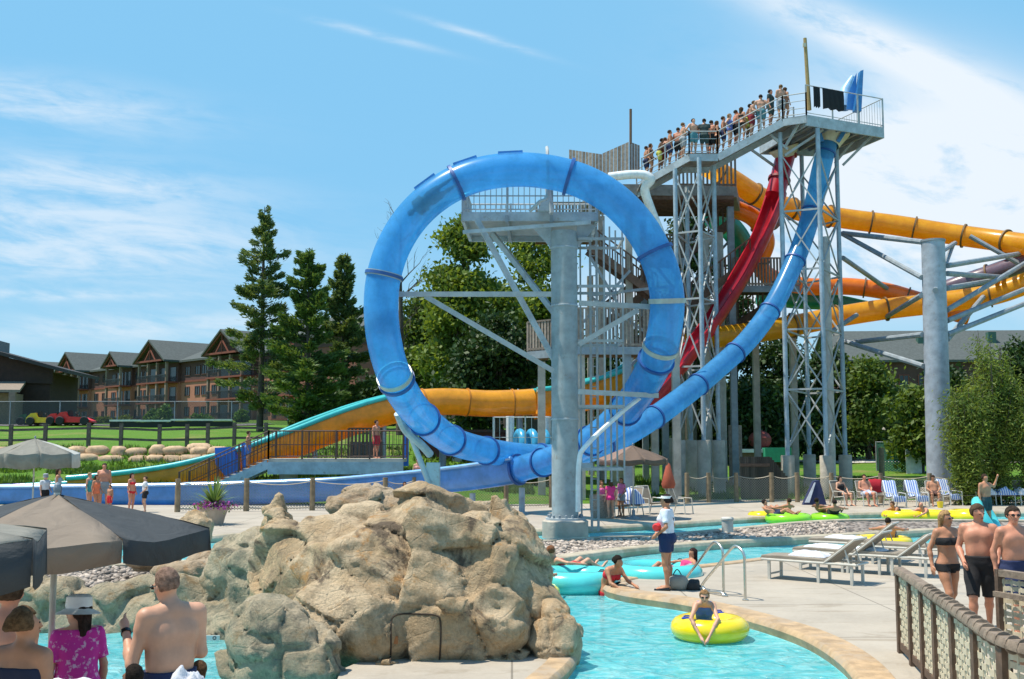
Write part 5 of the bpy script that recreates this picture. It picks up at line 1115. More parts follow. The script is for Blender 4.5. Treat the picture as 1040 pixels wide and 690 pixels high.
def person(loc, rz=0., h=1.75, sex='m', pose='stand', ov=None, skin='fair', hair=(.06, .035, .02), hlen=0, wear=(('shorts', (.02, .03, .08), .75),), vox=.028, fat=1., hands=False, label=None, group=None, acc=(), name='person', tilt=None, cat='person'):
    """a standing figure is h tall; wear = (kind, colour, extent)"""
    J = {k: v.copy() for k, v in BASE.items()}; J.update({k: v.copy() for k, v in POSES[pose].items()})
    if ov: J.update({k: V3(*v) for k, v in ov.items()})
    if sex == 'f':
        for k in ('sL', 'sR'): J[k] = J[k] - (J[k] - (J['sL'] + J['sR']) / 2) * .12 if False else J[k]
        mid = (J['sL'] + J['sR']) / 2; J['sL'] = mid + (J['sL'] - mid) * .87; J['sR'] = mid + (J['sR'] - mid) * .87
    s = h / 1.76; g, Fd, B = person_fields(J, sex, fat, vox, hands); X = g.all()
    t = thing(name, (0, 0, 0), label, cat, group)
    def emit(f, nm, m, par=t, smooth=True):
        v, q_ = snets(f, g.org, g.h)
        if not len(q_): return None
        return fastmesh(nm, v, q_, m, par, smooth)
    emit(Fd['B'], 'body', skinmat(skin))
    hc, fc, hu, hsd, up = B['hc'], B['fc'], B['hu'], B['hsd'], B['up']
    if hair is not None:
        d = X - hc; y = d @ fc; z = d @ hu; th = .010 if hlen >= 0 else .004; hf = g.new(); axm = np.array([hsd, fc, hu]); g.ellp(hf, hc - fc * .016 + hu * .006, (.082 + th, .098 + th, .096 + th), .01, ax=axm.T)
        hf = np.maximum(hf, np.minimum(y - .025, .045 - z + 0 * y) * 1.) - .024 * (fbm(X * 38. + 3, 2) - .38); hf = np.maximum(hf, np.maximum(y - .085, -z - .06 if hlen <= 1 else -z - .2))
        if hlen == 1:
            g.cap(hf, hc - fc * .10 + hu * .02, hc - fc * .125 - hu * .03, .034, .03, .02)
        if hlen >= 2:
            for k in (-1, 0, 1): g.cap(hf, hc - fc * (.05 if k else .08) + hsd * k * .06, hc - fc * (.07 if k else .10) + hsd * k * .055 - hu * (.14 + .07 * hlen - .06), .045, .03, .03)
            hf = np.maximum(hf, -(Fd['H'] + .0) * 1.0 - .012)
        hl = emit(hf, 'hair', mat('hair_%02x%02x' % (int(hair[0] * 255), int(hair[1] * 255)), hair, .8, var=.4, scale=30, spec=.12, bump=.6, bscale=70))
    for wspec in wear:
        kind, c, ex = (list(wspec) + [None])[:3]; m = c if not isinstance(c, tuple) else cloth(c); f = None
        TL = np.minimum(Fd['T'], Fd['L'])
        if kind in ('shorts', 'trunks', 'skirt'):
            ex = ex or .75; reg = cylf(X, J['pel'] - up * .14, J['pel'] + up * .09, .30)
            for a, b_ in (('hL', 'kL'), ('hR', 'kR')): reg = np.minimum(reg, cylf(X, J[a] - unit(J[b_] - J[a]) * .02, J[a] + (J[b_] - J[a]) * ex, .17))
            f = np.maximum(TL - (.024 if kind == 'shorts' else .012), reg)
        elif kind in ('shirt', 'tank', 'suit'):
            reg = cylf(X, J['pel'] - up * (.06 if kind != 'suit' else .13), J['nck'] - up * (.02 if kind == 'shirt' else .10), .34); f = np.maximum(Fd['T'] - (.020 if kind == 'shirt' else .010), reg)
            if kind == 'suit': f = np.maximum(np.minimum(Fd['T'], Fd['L']) - .010, reg)
            if kind == 'shirt':
                f = np.minimum(f, np.maximum(Fd['T'] - .02, cylf(X, J['chs'], J['nck'], .3)))
                for a, b_ in (('sL', 'eL'), ('sR', 'eR')): f = np.minimum(f, np.maximum(Fd['A'] - .024, cylf(X, J[a] - unit(J[b_] - J[a]) * .05, J[a] + (J[b_] - J[a]) * (ex or .6), .12)))
        elif kind == 'bikini':
            f = np.maximum(Fd['T'] - .010, cylf(X, J['chs'] - up * .075, J['chs'] + up * .045, .25)); o_ = emit(f, 'bikini_top', m)
            for s_ in ('L', 'R'):
                S = J['s' + s_]; p0 = J['chs'] + B['fr'] * .09 + (S - J['nck']) * .42; p1 = J['nck'] + (S - J['nck']) * .5; MB().tube([p0 + up * .02, p1 + B['fr'] * .05 + up * .02, p1 + up * .055, p1 - B['fr'] * .06, J['chs'] - B['fr'] * .10 + (S - J['nck']) * .35], .008, 5).build('strap', m, t)
            reg = np.minimum(cylf(X, J['pel'] - up * .13, J['pel'] - up * .01, .25), cylf(X, J['pel'] - up * .16, J['pel'] - up * .10, .12)); f = np.maximum(TL - .010, reg)
        elif kind == 'top':
            f = np.maximum(Fd['T'] - .010, cylf(X, J['chs'] - up * .085, J['chs'] + up * .05, .25))
        if f is not None: emit(f, {'shorts': 'shorts', 'trunks': 'trunks', 'skirt': 'skirt', 'shirt': 'shirt', 'tank': 'tank_top', 'suit': 'swimsuit', 'bikini': 'bikini_bottom', 'top': 'bandeau_top'}[kind], m)
    if vox < .026:
        for s_ in (-1, 1): MB().ell(hc + hsd * s_ * .032 + fc * .079 - hu * .012, (.013, .008, .008), 8, 6).build('eye', mat('eye_dark', (.03, .02, .015), .2), t)
        b = MB(); b.ell(hc + fc * .092 - hu * .074, (.022, .010, .007), 8, 5, ax=np.array([hsd, fc, hu])); b.build('mouth', mat('lips', (.34, .11, .09), .5), t)
    for a in acc:
        if a[0] == 'hat': b = MB(); w_ = a[2] if len(a) > 2 else .15; b.lathe([(w_, -.045), (.112, .0), (.120, .02), (.114, .10), (.08, .128), (.001, .132)], hc + hu * .012, 20, axis=tuple(hu)); b.lathe([(w_, -.052), (.110, -.008)], hc + hu * .012, 20, axis=tuple(hu)); b.build('hat', cloth(a[1]), t, smooth=40)
        if a[0] == 'visor':
            b = MB(); b.lathe([(.088, 0), (.104, 0), (.100, .045), (.088, .045)], hc + hu * .025 - fc * .01, 20, axis=tuple(hu)); b.ext([hc + hu * .03 + hsd * x + fc * y for x, y in ((-.085, .05), (-.07, .13), (0, .175), (.07, .13), (.085, .05))], hu * .012); b.build('visor', cloth(a[1]), t)
        if a[0] == 'shades':
            b = MB()
            for s_ in (-1, 1): b.ell(hc + hsd * s_ * .034 + fc * .088 - hu * .010, (.027, .010, .018), 10, 6, ax=np.array([hsd, fc, hu])); b.cyl(hc + hsd * s_ * .06 + fc * .08 - hu * .006, hc + hsd * s_ * .083 - hu * .006, .004, n=5)
            b.cyl(hc - hsd * .06 + fc * .091 - hu * .006, hc + hsd * .06 + fc * .091 - hu * .006, .005, n=5); b.build('sunglasses', mat('shades_black', (.01, .01, .01), .15), t)
        if a[0] == 'watch': Wp = J[a[1]]; E = J['e' + a[1][1]]; d = unit(Wp - E); MB().lathe([(.030, -.014), (.036, -.014), (.036, .014), (.030, .014)], Wp - d * .01, 14, axis=tuple(d), ring=True).build('watch', mat('shades_black', (.01, .01, .01)), t)
        if a[0] == 'phone': MB().box(J[a[1]] + V3(0, -.03, .09), (.07, .012, .13)).build('phone', mat('shades_black', (.01, .01, .01)), t)
        if a[0] == 'rescue':
            c = J['wst'] + B['fr'] * .13 + up * .03; MB().tube([c - B['side'] * .30, c - B['side'] * .26, c + B['side'] * .26, c + B['side'] * .30], [.05, .075, .075, .05], 12).build('rescue_tube', mat('rescue_red', (.70, .03, .03), .5), t, smooth=50)
            MB().tube([J['sR'] + up * .06 - B['side'] * .05, J['chs'] + B['fr'] * .13, J['wst'] - B['side'] * .13 + B['fr'] * .09], .014, 6).build('strap', cloth((.04, .01, .02)), t); MB().tube([J['sR'] + up * .06 - B['side'] * .05, J['chs'] - B['fr'] * .125, J['wst'] - B['side'] * .14 - B['fr'] * .07], .018, 6).build('strap', cloth((.04, .01, .02)), t)
        if a[0] == 'sandals':
            for q_ in ('L', 'R'): A_, T_ = J['a' + q_], J['t' + q_]; MB().tube([A_ - (0, 0, .065) - unit(T_ - A_) * .05, T_ - (0, 0, .02) + unit(T_ - A_) * .08], [.045, .045], 8).build('sandal', mat('shades_black', (.01, .01, .01)), t)
    t.scale = (s, s, s); t.rotation_euler = (tilt or (0, 0, rz)) if tilt is None else tilt
    if tilt is None: t.rotation_euler = (0, 0, rz)
    t.location = Vector(tuple(loc)); return t
def recolor(t, part, m):
    for k in kids(t):
        if k.name.split('.')[0] == part:
            k.data = k.data.copy(); k.data.materials[0] = m
# ================================================================ ARTIFICIAL ROCKWORK
def rockmat(name, cols, green=0.):
    m, q = custom(name); tc = q.n('ShaderNodeTexCoord'); o = tc.outputs['Object']
    def N(sc, det=8., r=.65, dist=0., off=0.):
        v = q.n('ShaderNodeVectorMath', {0: o, 1: (off, off * .7, off * .3)}, operation='ADD'); return q.n('ShaderNodeTexNoise', {'Vector': v.outputs[0], 'Scale': sc, 'Detail': det, 'Roughness': r, 'Distortion': dist}).outputs[0]
    c = q.mix(q.ss(N(1.1, dist=.6), .38, .62), cols[0], cols[1]); c = q.mix(q.m('MULTIPLY', q.ss(N(1.7, off=5.), .50, .64), .85), c, cols[2])
    c = q.mix(q.m('MULTIPLY', q.ss(N(1.3, 10., .7, .8, 9.), .53, .64), .9), c, cols[3]); c = q.mix(q.m('MULTIPLY', q.ss(N(2.6, 10., .75, .3, 14.), .54, .66), .75), c, cols[4])
    sc = q.n('ShaderNodeVectorMath', {0: o, 1: (6., 6., 1.2)}, operation='MULTIPLY'); st = q.n('ShaderNodeTexNoise', {'Vector': sc.outputs[0], 'Scale': .55, 'Detail': 8., 'Roughness': .7})
    c = q.mix(q.m('MULTIPLY', q.ss(st.outputs[0], .52, .7), .45), c, (.10, .08, .06)); f = N(26., 6., .75, off=2.); c = q.mix(1., c, q.mix(f, (.42, .42, .42), (1.5, 1.5, 1.5)), 'MULTIPLY')
    if green: c = q.mix(q.m('MULTIPLY', q.ss(N(.8, 6., off=20.), .32, .55), green), c, (.27, .30, .215))
    hgt = q.m('ADD', q.m('MULTIPLY', N(9., 12., .75, .2), .6), q.m('MULTIPLY', f, .25)); vo = q.n('ShaderNodeTexVoronoi', {'Vector': o, 'Scale': 2.3}, feature='DISTANCE_TO_EDGE'); cr = q.ss(vo.outputs[0], 0., .035)
    b = q.n('ShaderNodeBump', {'Height': q.m('ADD', hgt, q.m('MULTIPLY', cr, .08)), 'Strength': 1., 'Distance': .12}); p = q.n('ShaderNodeBsdfPrincipled', {'Base Color': c, 'Roughness': .9, 'Normal': b.outputs[0], 'Specular IOR Level': .25})
    q.n('ShaderNodeOutputMaterial', {0: p.outputs[0]}); return m
M_rock = rockmat('rockwork', [(.54, .385, .225), (.68, .53, .35), (.36, .27, .165), (.12, .09, .065), (.52, .26, .08)])
M_rockg = rockmat('rockwork_green', [(.44, .35, .23), (.55, .45, .31), (.22, .21, .155), (.13, .125, .10), (.36, .22, .10)], .16)
M_rockt = rockmat('rockwork_tan', [(.46, .34, .22), (.54, .42, .29), (.36, .27, .18), (.24, .18, .12), (.44, .25, .11)])
def biggest(v, q_):                      # drop crumbs that float free of the rock
    par = list(range(len(v)))
    def find(a):
        while par[a] != a: par[a] = par[par[a]]; a = par[a]
        return a
    for a, b, c, d in q_.tolist():
        ra = find(a)
        for e in (b, c, d):
            re_ = find(e)
            if re_ != ra: par[re_] = ra
    lab = np.array([find(i) for i in range(len(v))]); u, cnt = np.unique(lab, return_counts=True); keep = lab == u[cnt.argmax()]; new = np.cumsum(keep) - 1
    return v[keep], new[q_[keep[q_].all(1)]]
def rock(blobs, label, m, vox=.05, amp=.22, fr=1.0, k=.16, zc=-.4, seed=0., facet=.5):
    """blobs: (px, py, Y, rx, ry, rz)"""
    C = [(np.array(tuple(W(a, b, Y))), (rx, ry, rz)) for a, b, Y, rx, ry, rz in blobs]; lo = np.min([c - np.array(r) - .5 for c, r in C], axis=0); hi = np.max([c + np.array(r) + .5 for c, r in C], axis=0); lo[2] = zc
    g = Grid(lo, hi, vox); f = g.new()
    prs = np.random.RandomState(int(seed * 7) % 9999); core_c = []
    for c, r in C:                        # each lump gets a few flat chisel cuts before the lumps are merged
        r_ = np.array(r); sl, Xs = g.sub(c - r_ - k - .1, c + r_ + k + .1); q_ = Xs - c; k0 = np.linalg.norm(q_ / r_, axis=-1); k1 = np.linalg.norm(q_ / r_ ** 2, axis=-1) + 1e-9; d_ = np.where(k0 < 1e-3, -min(r), k0 * (k0 - 1) / k1)
        for _ in range(16):
            n_c = prs.normal(size=3); n_c /= np.linalg.norm(n_c); d_ = np.maximum(d_, q_ @ n_c - np.linalg.norm(n_c * r_) * prs.uniform(.70, .93))
        g.smin(f, sl, d_, k); core_c.append((c, r))
    fc_ = g.new()
    for c, r in core_c: g.ellp(fc_, c, r, .22)
    f = np.minimum(f, fc_ + .05)
    X = g.all(); Wp = X + .35 * np.stack([fbm(X * .8 + i * 9 + seed, 2) for i in range(3)], -1)
    n = fbm(Wp * fr + seed, 4, ridged=True); n2 = fbm(Wp * (1, 1, 2.2) * 2.4 + seed, 3, ridged=True); lay = np.abs(((Wp @ np.array([.45, .1, 1.])) * 2.1) % 1 - .5)
    ck = np.exp(-(np.abs(vnoise(Wp * (1.5, 1.5, 2.0) + seed) - .5) * 26) ** 2) + .6 * np.exp(-(np.abs(vnoise(Wp * (3.2, 3.2, 3.6) + seed + 9) - .5) * 18) ** 2)
    m_ = np.abs(f) < .45; Xb = Wp[m_] * (1, 1, 1.25); Xr = X[m_]; best = np.full(len(Xb), 9.); sec = best.copy(); val = np.zeros(len(Xb)); S_ = facet; I_ = np.floor(Xb / S_).astype(int)
    for a in (-1, 0, 1):
        for b in (-1, 0, 1):
            for c in (-1, 0, 1):
                J_ = I_ + (a, b, c); h1 = _tab[J_[:, 0] & 31, J_[:, 1] & 31, J_[:, 2] & 31]; h2 = _tab[(J_[:, 1] + 7) & 31, (J_[:, 2] + 3) & 31, (J_[:, 0] + 5) & 31]; h3 = _tab[(J_[:, 2] + 11) & 31, (J_[:, 0] + 13) & 31, (J_[:, 1] + 17) & 31]
                sd = (J_ + .5 + .8 * (np.stack([h1, h2, h3], 1) - .5)) * S_; dv = Xb - sd; dd = np.linalg.norm(dv, axis=1); t_ = (h3 - .5) * .17 + (dv * (np.stack([h2, h3, h1], 1) - .5)).sum(1) * .62
                cl_ = dd < best; sec = np.where(cl_, best, np.minimum(sec, dd)); val = np.where(cl_, t_, val); best = np.minimum(best, dd)
    crk = np.exp(-((sec - best) / .035) ** 2) * .05; f[m_] += val * (amp / .19) + crk
    f = f + .02 * ck - amp * (n - .52) * .35 - .045 * (n2 - .52) - .06 * lay - .05 * (fbm(X * (4.5, 4.5, 6.5) + seed, 4, ridged=True) - .5); f[:, :, 0] = 1; f[:, :, 1] = np.maximum(f[:, :, 1], .001)
    v, q_ = biggest(*snets(f, g.org, g.h)); o = fastmesh('rock', v, q_, m, None, True); tag(o, label, 'rock'); return o, v, q_
big, bv_, bq_ = rock([(405, 612, 14.7, 1.25, 1.1, 1.15), (435, 540, 14.9, .45, .8, .55), (475, 545, 14.9, .5, .8, .55), (330, 604, 15.1, .95, .9, .92), (300, 570, 15.3, .5, .6, .6), (284, 510, 15.6, .13, .2, .18), (284, 530, 15.6, .26, .3, .3), (350, 556, 15.2, .7, .7, .5),
      (505, 590, 14.6, .52, .85, .85), (520, 630, 14.4, .5, .6, .6), (440, 630, 14.1, .9, .65, .8), (380, 640, 13.8, .6, .5, .55), (330, 640, 14., .6, .6, .5), (500, 650, 13.9, .6, .5, .5)],
     'huge tan and rust boulder with an access door in its face, on the pool platform', M_rock, vox=.042, amp=.17, seed=3., facet=.95)
rock([(272, 668, 13.0, .52, .5, .72), (300, 672, 12.9, .42, .4, .5), (310, 680, 12.9, .5, .4, .35)], 'pale grey green rounded rock leaning on the left of the huge boulder', M_rockg, vox=.04, amp=.10, seed=11.)
rock([(563, 640, 14.1, .27, .4, .42), (566, 660, 14.0, .28, .4, .35)], 'low knobbly rock at the right foot of the huge boulder by the water', M_rock, vox=.035, amp=.08, seed=21.)
rock([(372, 512, 17.5, .55, .5, .32), (398, 518, 17.4, .30, .4, .28), (350, 518, 17.4, .3, .4, .3)], 'smooth tan boulder top showing behind the huge boulder', M_rockt, vox=.04, amp=.08, k=.15, seed=31., zc=0.)
rock([(498, 530, 19, .40, .4, .40), (520, 545, 19, .42, .45, .40), (480, 530, 18.8, .4, .4, .4)], 'brown angular boulder behind the right shoulder of the huge one', M_rockt, vox=.045, amp=.12, seed=41., zc=-.2)
rock([(524, 545, 22, .42, .5, .45), (538, 560, 21.5, .30, .4, .30)], 'grey brown rock beside the gravel near the column base', M_rock, vox=.05, amp=.12, seed=47., zc=-.2)
rock([(262, 600, 16.8, .62, .55, .95), (235, 600, 17.0, .50, .5, .9), (290, 610, 16.4, .6, .5, .9), (212, 640, 16.6, .5, .5, .45), (245, 650, 16.3, .6, .5, .5)], 'tall grey green rock wall section left of the huge boulder', M_rockg, vox=.05, amp=.12, seed=51.)
rock([(185, 625, 16.9, .7, .6, .62), (150, 628, 17.0, .7, .6, .60), (110, 632, 17.0, .8, .6, .6), (205, 640, 16.7, .5, .5, .5), (60, 632, 17, .8, .6, .75), (10, 632, 17, .8, .6, .8), (-50, 632, 17, .9, .6, .8)], 'low grey green rock wall running left along the far side of the pool', M_rockg, vox=.06, amp=.16, seed=61.)
rock([(200, 536, 25.5, .42, .4, .42), (188, 545, 25.4, .35, .4, .35)], 'grey boulder under the flower planter at the left', M_rock, vox=.06, amp=.10, seed=71., zc=-.2)
rock([(224, 560, 22.5, .28, .3, .28), (168, 562, 22., .4, .4, .3), (150, 568, 21.5, .5, .4, .25)], 'low tan rocks on the gravel bank behind the rock wall', M_rockt, vox=.05, amp=.1, seed=75., zc=-.15)
rock([(185, 582, 18.6, .55, .35, .16), (215, 572, 19.2, .55, .35, .18)], 'long flat tan ledge rock above the grey green wall', M_rockt, vox=.05, amp=.07, seed=81., zc=-.1)
# seam, handle of the access door: a dark tube laid on the face stands for its shaded groove
from mathutils.bvhtree import BVHTree
bvh = BVHTree.FromPolygons([tuple(v) for v in bv_], [tuple(int(i) for i in q_) for q_ in bq_])
def onrock(px, py):
    d = ray(px, py).normalized(); h = bvh.ray_cast(Vector((0, 0, EYE)), d); return np.array(tuple(h[0])) if h[0] else None
dr = [(396, 676), (397, 655), (397, 632), (402, 625), (415, 623.5), (430, 624), (442, 625), (447, 630), (447.5, 652), (446, 674)]
pts = [p for p in (onrock(*s_) for s_ in spline([(a, b, 0) for a, b in dr], 7) for s_ in [(s_[0], s_[1])]) if p is not None]
tag(MB().tube(pts, .013, 6).build('door_seam', mat('groove_shade', (.05, .035, .022), .9), big))
p = onrock(402, 650)
if p is not None: MB().box(p, (.05, .04, .09)).build('door_handle', mat('rust', (.30, .12, .04), .8), big)

# long grass on the slope and lawn at the left and right
rs = np.random.RandomState(77); n = 26000
gx_ = np.concatenate([rs.uniform(-34, 1, n), rs.uniform(6, 34, n // 2)]); gy_ = np.concatenate([50.2 + 9 * rs.rand(n) ** 1.2, 52 + 12 * rs.rand(n // 2)]); keep = fbm(np.stack([gx_ * .5, gy_ * .5, gx_ * 0], -1), 3) > .40
gx_, gy_ = gx_[keep], gy_[keep]; gz_ = tz(gx_, gy_); m_ = len(gx_); hh = rs.uniform(.10, .34, m_); a = rs.rand(m_) * 6.28; w_ = .05; b0 = np.stack([gx_, gy_, gz_], 1); sd_ = np.stack([np.cos(a), np.sin(a), a * 0], 1) * w_; tp_ = b0 + np.stack([rs.normal(size=m_) * .10, rs.normal(size=m_) * .10, hh], 1)
v = np.stack([b0 - sd_, b0 + sd_, tp_], 1).reshape(-1, 3); tag(fastmesh('grass', v, np.arange(m_ * 3).reshape(-1, 3), leafmat('grass_blades', (.10, .19, .03), .3, .5), tri=True), 'rough long grass on the slopes behind the slides', 'grass', kind='stuff')
# ================================================================ PARK FURNITURE
M_wp = mat('white_powder_coat', (.54, .52, .46), .5); M_sling = mat('taupe_cushion', (.27, .23, .18), .85, var=.1, bump=.2, bscale=30); M_towel = mat('white_towel', (.62, .64, .69), .95, bump=.5, bscale=25)
def stripes(name, a, b_, sc):
    m, q = custom(name); tc = q.n('ShaderNodeTexCoord'); sx = q.n('ShaderNodeSeparateXYZ', {0: tc.outputs['Object']}); k = q.m('LESS_THAN', q.m('PINGPONG', q.m('MULTIPLY', sx.outputs[0], sc), .5), .25)
    nz = q.n('ShaderNodeTexNoise', {'Vector': tc.outputs['Object'], 'Scale': 25., 'Detail': 4.}); bp = q.n('ShaderNodeBump', {'Height': nz.outputs[0], 'Strength': .6, 'Distance': .03})
    p = q.n('ShaderNodeBsdfPrincipled', {'Base Color': q.mix(k, a, b_), 'Roughness': .95, 'Normal': bp.outputs[0]}); q.n('ShaderNodeOutputMaterial', {0: p.outputs[0]}); return m
M_stripe = stripes('striped_towel', (.70, .74, .82), (.12, .22, .55), 10.)
def canopy(t, c, R_, zt, ze, val, n=8, rot=0., mats=(), ribs=True, vm=None):
    """umbrella canopy in n gores; mats cycle"""
    for k in range(n):
        a0, a1 = rot + k * 2 * math.pi / n, rot + (k + 1) * 2 * math.pi / n; b = MB(); S = 6; Tn = 6; v = []
        for i in range(S + 1):
            r = i / S
            for j in range(Tn + 1):
                u = j / Tn; e0 = V3(math.cos(a0), math.sin(a0), 0); e1 = V3(math.cos(a1), math.sin(a1), 0); e = (e0 * (1 - u) + e1 * u) * R_ * r; sag = -.05 * math.sin(math.pi * u) * r * R_ * (.6 + .4 * r) * (.8)
                z = zt + (ze - zt) * (r ** 1.12) + sag + .008 * math.sin(9 * u + 7 * r + k); v.append(V3(c[0], c[1], z) + e)
        for j in range(Tn + 1):
            u = j / Tn; e = (V3(math.cos(a0), math.sin(a0), 0) * (1 - u) + V3(math.cos(a1), math.sin(a1), 0) * u) * R_ * 1.005; v.append(V3(c[0], c[1], ze - .04 * math.sin(math.pi * u) * R_ - val + .012 * math.sin(8 * u + k * 2)) + e * (1 + .012 * math.sin(11 * u + k)))
        f = [(i * (Tn + 1) + j, i * (Tn + 1) + j + 1, (i + 1) * (Tn + 1) + j + 1, (i + 1) * (Tn + 1) + j) for i in range(S + 1) for j in range(Tn)]
        if vm is not None:
            ov_ = MB().add(v[S * (Tn + 1):], [(j, j + 1, Tn + 1 + j + 1, Tn + 1 + j) for j in range(Tn)]).build('valance', vm, t, smooth=45); md = ov_.modifiers.new('t', 'SOLIDIFY'); md.thickness = .004; f = f[:S * Tn]; v = v[:(S + 1) * (Tn + 1)]
        o = b.add(v, f).build('canopy_panel', mats[k % len(mats)], t, smooth=45); md = o.modifiers.new('t', 'SOLIDIFY'); md.thickness = .004
        if ribs:
            p = V3(c[0], c[1], 0); MB().cyl(p + (0, 0, zt - .03), p + V3(math.cos(a0) * R_ * .98, math.sin(a0) * R_ * .98, ze - .02), .008, n=5).build('rib', M_gald, t)
def fabric(name, c, tr=.25):
    m, q = custom(name); tc = q.n('ShaderNodeTexCoord'); nz = q.n('ShaderNodeTexNoise', {'Vector': tc.outputs['Object'], 'Scale': 3.5, 'Detail': 6., 'Distortion': 1.}); n2 = q.n('ShaderNodeTexNoise', {'Vector': tc.outputs['Object'], 'Scale': 90.})
    c_ = q.mix(nz.outputs[0], tuple(x * .75 for x in c), tuple(x * 1.2 for x in c)); bp = q.n('ShaderNodeBump', {'Height': nz.outputs[0], 'Strength': .6, 'Distance': .06}); b2 = q.n('ShaderNodeBump', {'Height': n2.outputs[0], 'Strength': .15, 'Distance': .01, 'Normal': bp.outputs[0]})
    p = q.n('ShaderNodeBsdfPrincipled', {'Base Color': c_, 'Roughness': .9, 'Normal': b2.outputs[0]}); tl = q.n('ShaderNodeBsdfTranslucent', {'Color': c_, 'Normal': b2.outputs[0]}); mx = q.n('ShaderNodeMixShader', {0: tr, 1: p.outputs[0], 2: tl.outputs[0]}); q.n('ShaderNodeOutputMaterial', {0: mx.outputs[0]}); return m
F_tan = fabric('tan_canvas', (.29, .235, .185)); F_dk = fabric('charcoal_canvas', (.055, .062, .068), .15); F_gr = fabric('grey_canvas', (.30, .29, .25)); F_wh = fabric('pale_canvas', (.6, .6, .56)); F_br = fabric('brown_canvas', (.17, .12, .09), .15)
def umbrella(px, Y, top_py, R_, ze, label, mats, val=.18, rot=0., n=8, z0=0., pole=M_wp, vm=None):
    x = xat(px, Y, 1.5); zt = W(px, top_py, Y).z; t = thing('umbrella', (x, Y, z0), label, 'umbrella')
    MB().cyl((x, Y, z0 + .05), (x, Y, zt + .02), .024, n=12).build('pole', pole, t, smooth=40); MB().lathe([(.26, z0), (.26, z0 + .05), (.06, z0 + .09), (.06, z0 + .3), (.001, z0 + .3)], (x, Y, 0), 20).build('base', M_gald, t, smooth=40); MB().ell((x, Y, zt + .05), (.03, .03, .05)).build('finial', M_gald, t)
    canopy(t, (x, Y), R_, zt, zt - ze, val, n, rot, mats, vm=vm); return t
umbrella(54, 8.6, 503, 1.16, .28, 'largest umbrella with tan and charcoal panels above the bathers at the lower left', [F_tan, F_dk, F_dk], .17, R(-105), 6)
umbrella(-98, 6.3, 528, .80, .10, 'charcoal umbrella with a pale grey crown cut by the left edge', [F_gr, F_gr], .27, R(-72), 6, vm=F_dk)
umbrella(34, 33, 446, 1.3, .42, 'pale grey umbrella with lighter panels standing behind the big one at the left', [F_gr, F_gr, F_wh, F_gr], .42, R(-105), 8)
umbrella(643, 38.5, 453, 1.28, .45, 'brown umbrella over the chairs and pink-clad girls behind the column', [F_br, F_br, fabric('light_brown_canvas', (.30, .20, .16), .15), F_br], .18, R(-80), 8)
# planter with spiky leaves and purple flowers
c = G(217, 533); t = thing('planter', (c.x, c.y, 0), 'round tan pot with a spiky yucca and purple flowers left of the rocks', 'planter')
MB().lathe([(.30, 0), (.36, .25), (.46, .52), (.46, .58), (.40, .58), (.38, .5), (.001, .5)], (c.x, c.y, 0), 28).build('pot', mat('tan_pot', (.42, .33, .25), .8), t, smooth=40)
rs = np.random.RandomState(3); v = []; f = []
for k in range(95):
    a = rs.rand() * 6.28; el_ = rs.uniform(.15, 1.5); L = rs.uniform(.75, 1.15); d = V3(math.cos(a) * math.cos(el_), math.sin(a) * math.cos(el_), math.sin(el_)); s_ = V3(-math.sin(a), math.cos(a), 0) * .03; b0 = V3(c.x, c.y, .62); n0 = len(v)
    for q_, w_ in ((0, .6), (.4, 1.), (.75, .7), (1., .05)): p = b0 + d * L * q_ - V3(0, 0, .28 * q_ ** 2.5 * L * (1 - el_ / 2)); v += [p - s_ * w_, p + s_ * w_]
    f += [(n0 + 2 * i, n0 + 2 * i + 1, n0 + 2 * i + 3, n0 + 2 * i + 2) for i in range(3)]
fastmesh('yucca_leaves', np.array(v), np.array(f), leafmat('yucca', (.16, .26, .08), .2, .5), t)
cs = np.array([c.x, c.y, .62]) + rs.normal(size=(700, 3)) * (.26, .26, .07); lv = leaves(cs, .07, .07, rs); fastmesh('flowers', lv[0], lv[1], leafmat('purple_petals', (.42, .08, .48), .3), t); cs = np.array([c.x, c.y, .58]) + rs.normal(size=(700, 3)) * (.25, .25, .07); lv = leaves(cs, .08, .05, rs); fastmesh('foliage', lv[0], lv[1], ML_bush, t)
# swim rings
def ring(loc, Rr, r, m, label, rz=0., rx=0., group=None, handles=(), hm=None, sq=.95, up=(0, 0, 1)):
    t = thing('swim_ring', loc, label, 'swim ring', group); MB().torus(loc, Rr, r, 40, 14, nrm=up, sq=sq).build('ring', m, t, smooth=180)
    for a in handles:
        b = MB(); p = np.array(tuple(loc)) + V3(math.cos(a) * Rr, math.sin(a) * Rr, r * .92); b.ell(p, (.085, .06, .02), 10, 5); b.tube([p + (-.05, 0, .01), p + (-.03, 0, .035), p + (.03, 0, .035), p + (.05, 0, .01)], .010, 6); b.build('handle', hm or mat('black_patch', (.015, .015, .02), .5), t)
    return t
M_ry = mat('yellow_vinyl', (.88, .66, .01), .22, var=.04, coat=.5); M_ra = mat('aqua_vinyl', (.10, .62, .62), .22, var=.05, coat=.5); M_rg = mat('lime_vinyl', (.30, .72, .02), .22, var=.05, coat=.5)
WL = -.14
pY = G(721, 647, WL); ring((pY.x, pY.y, WL + .13), .39, .175, M_ry, 'yellow ring carrying a child, alone in the middle of the near pool', handles=(R(60), R(205)), hm=mat('blue_patch', (.02, .05, .35), .4))
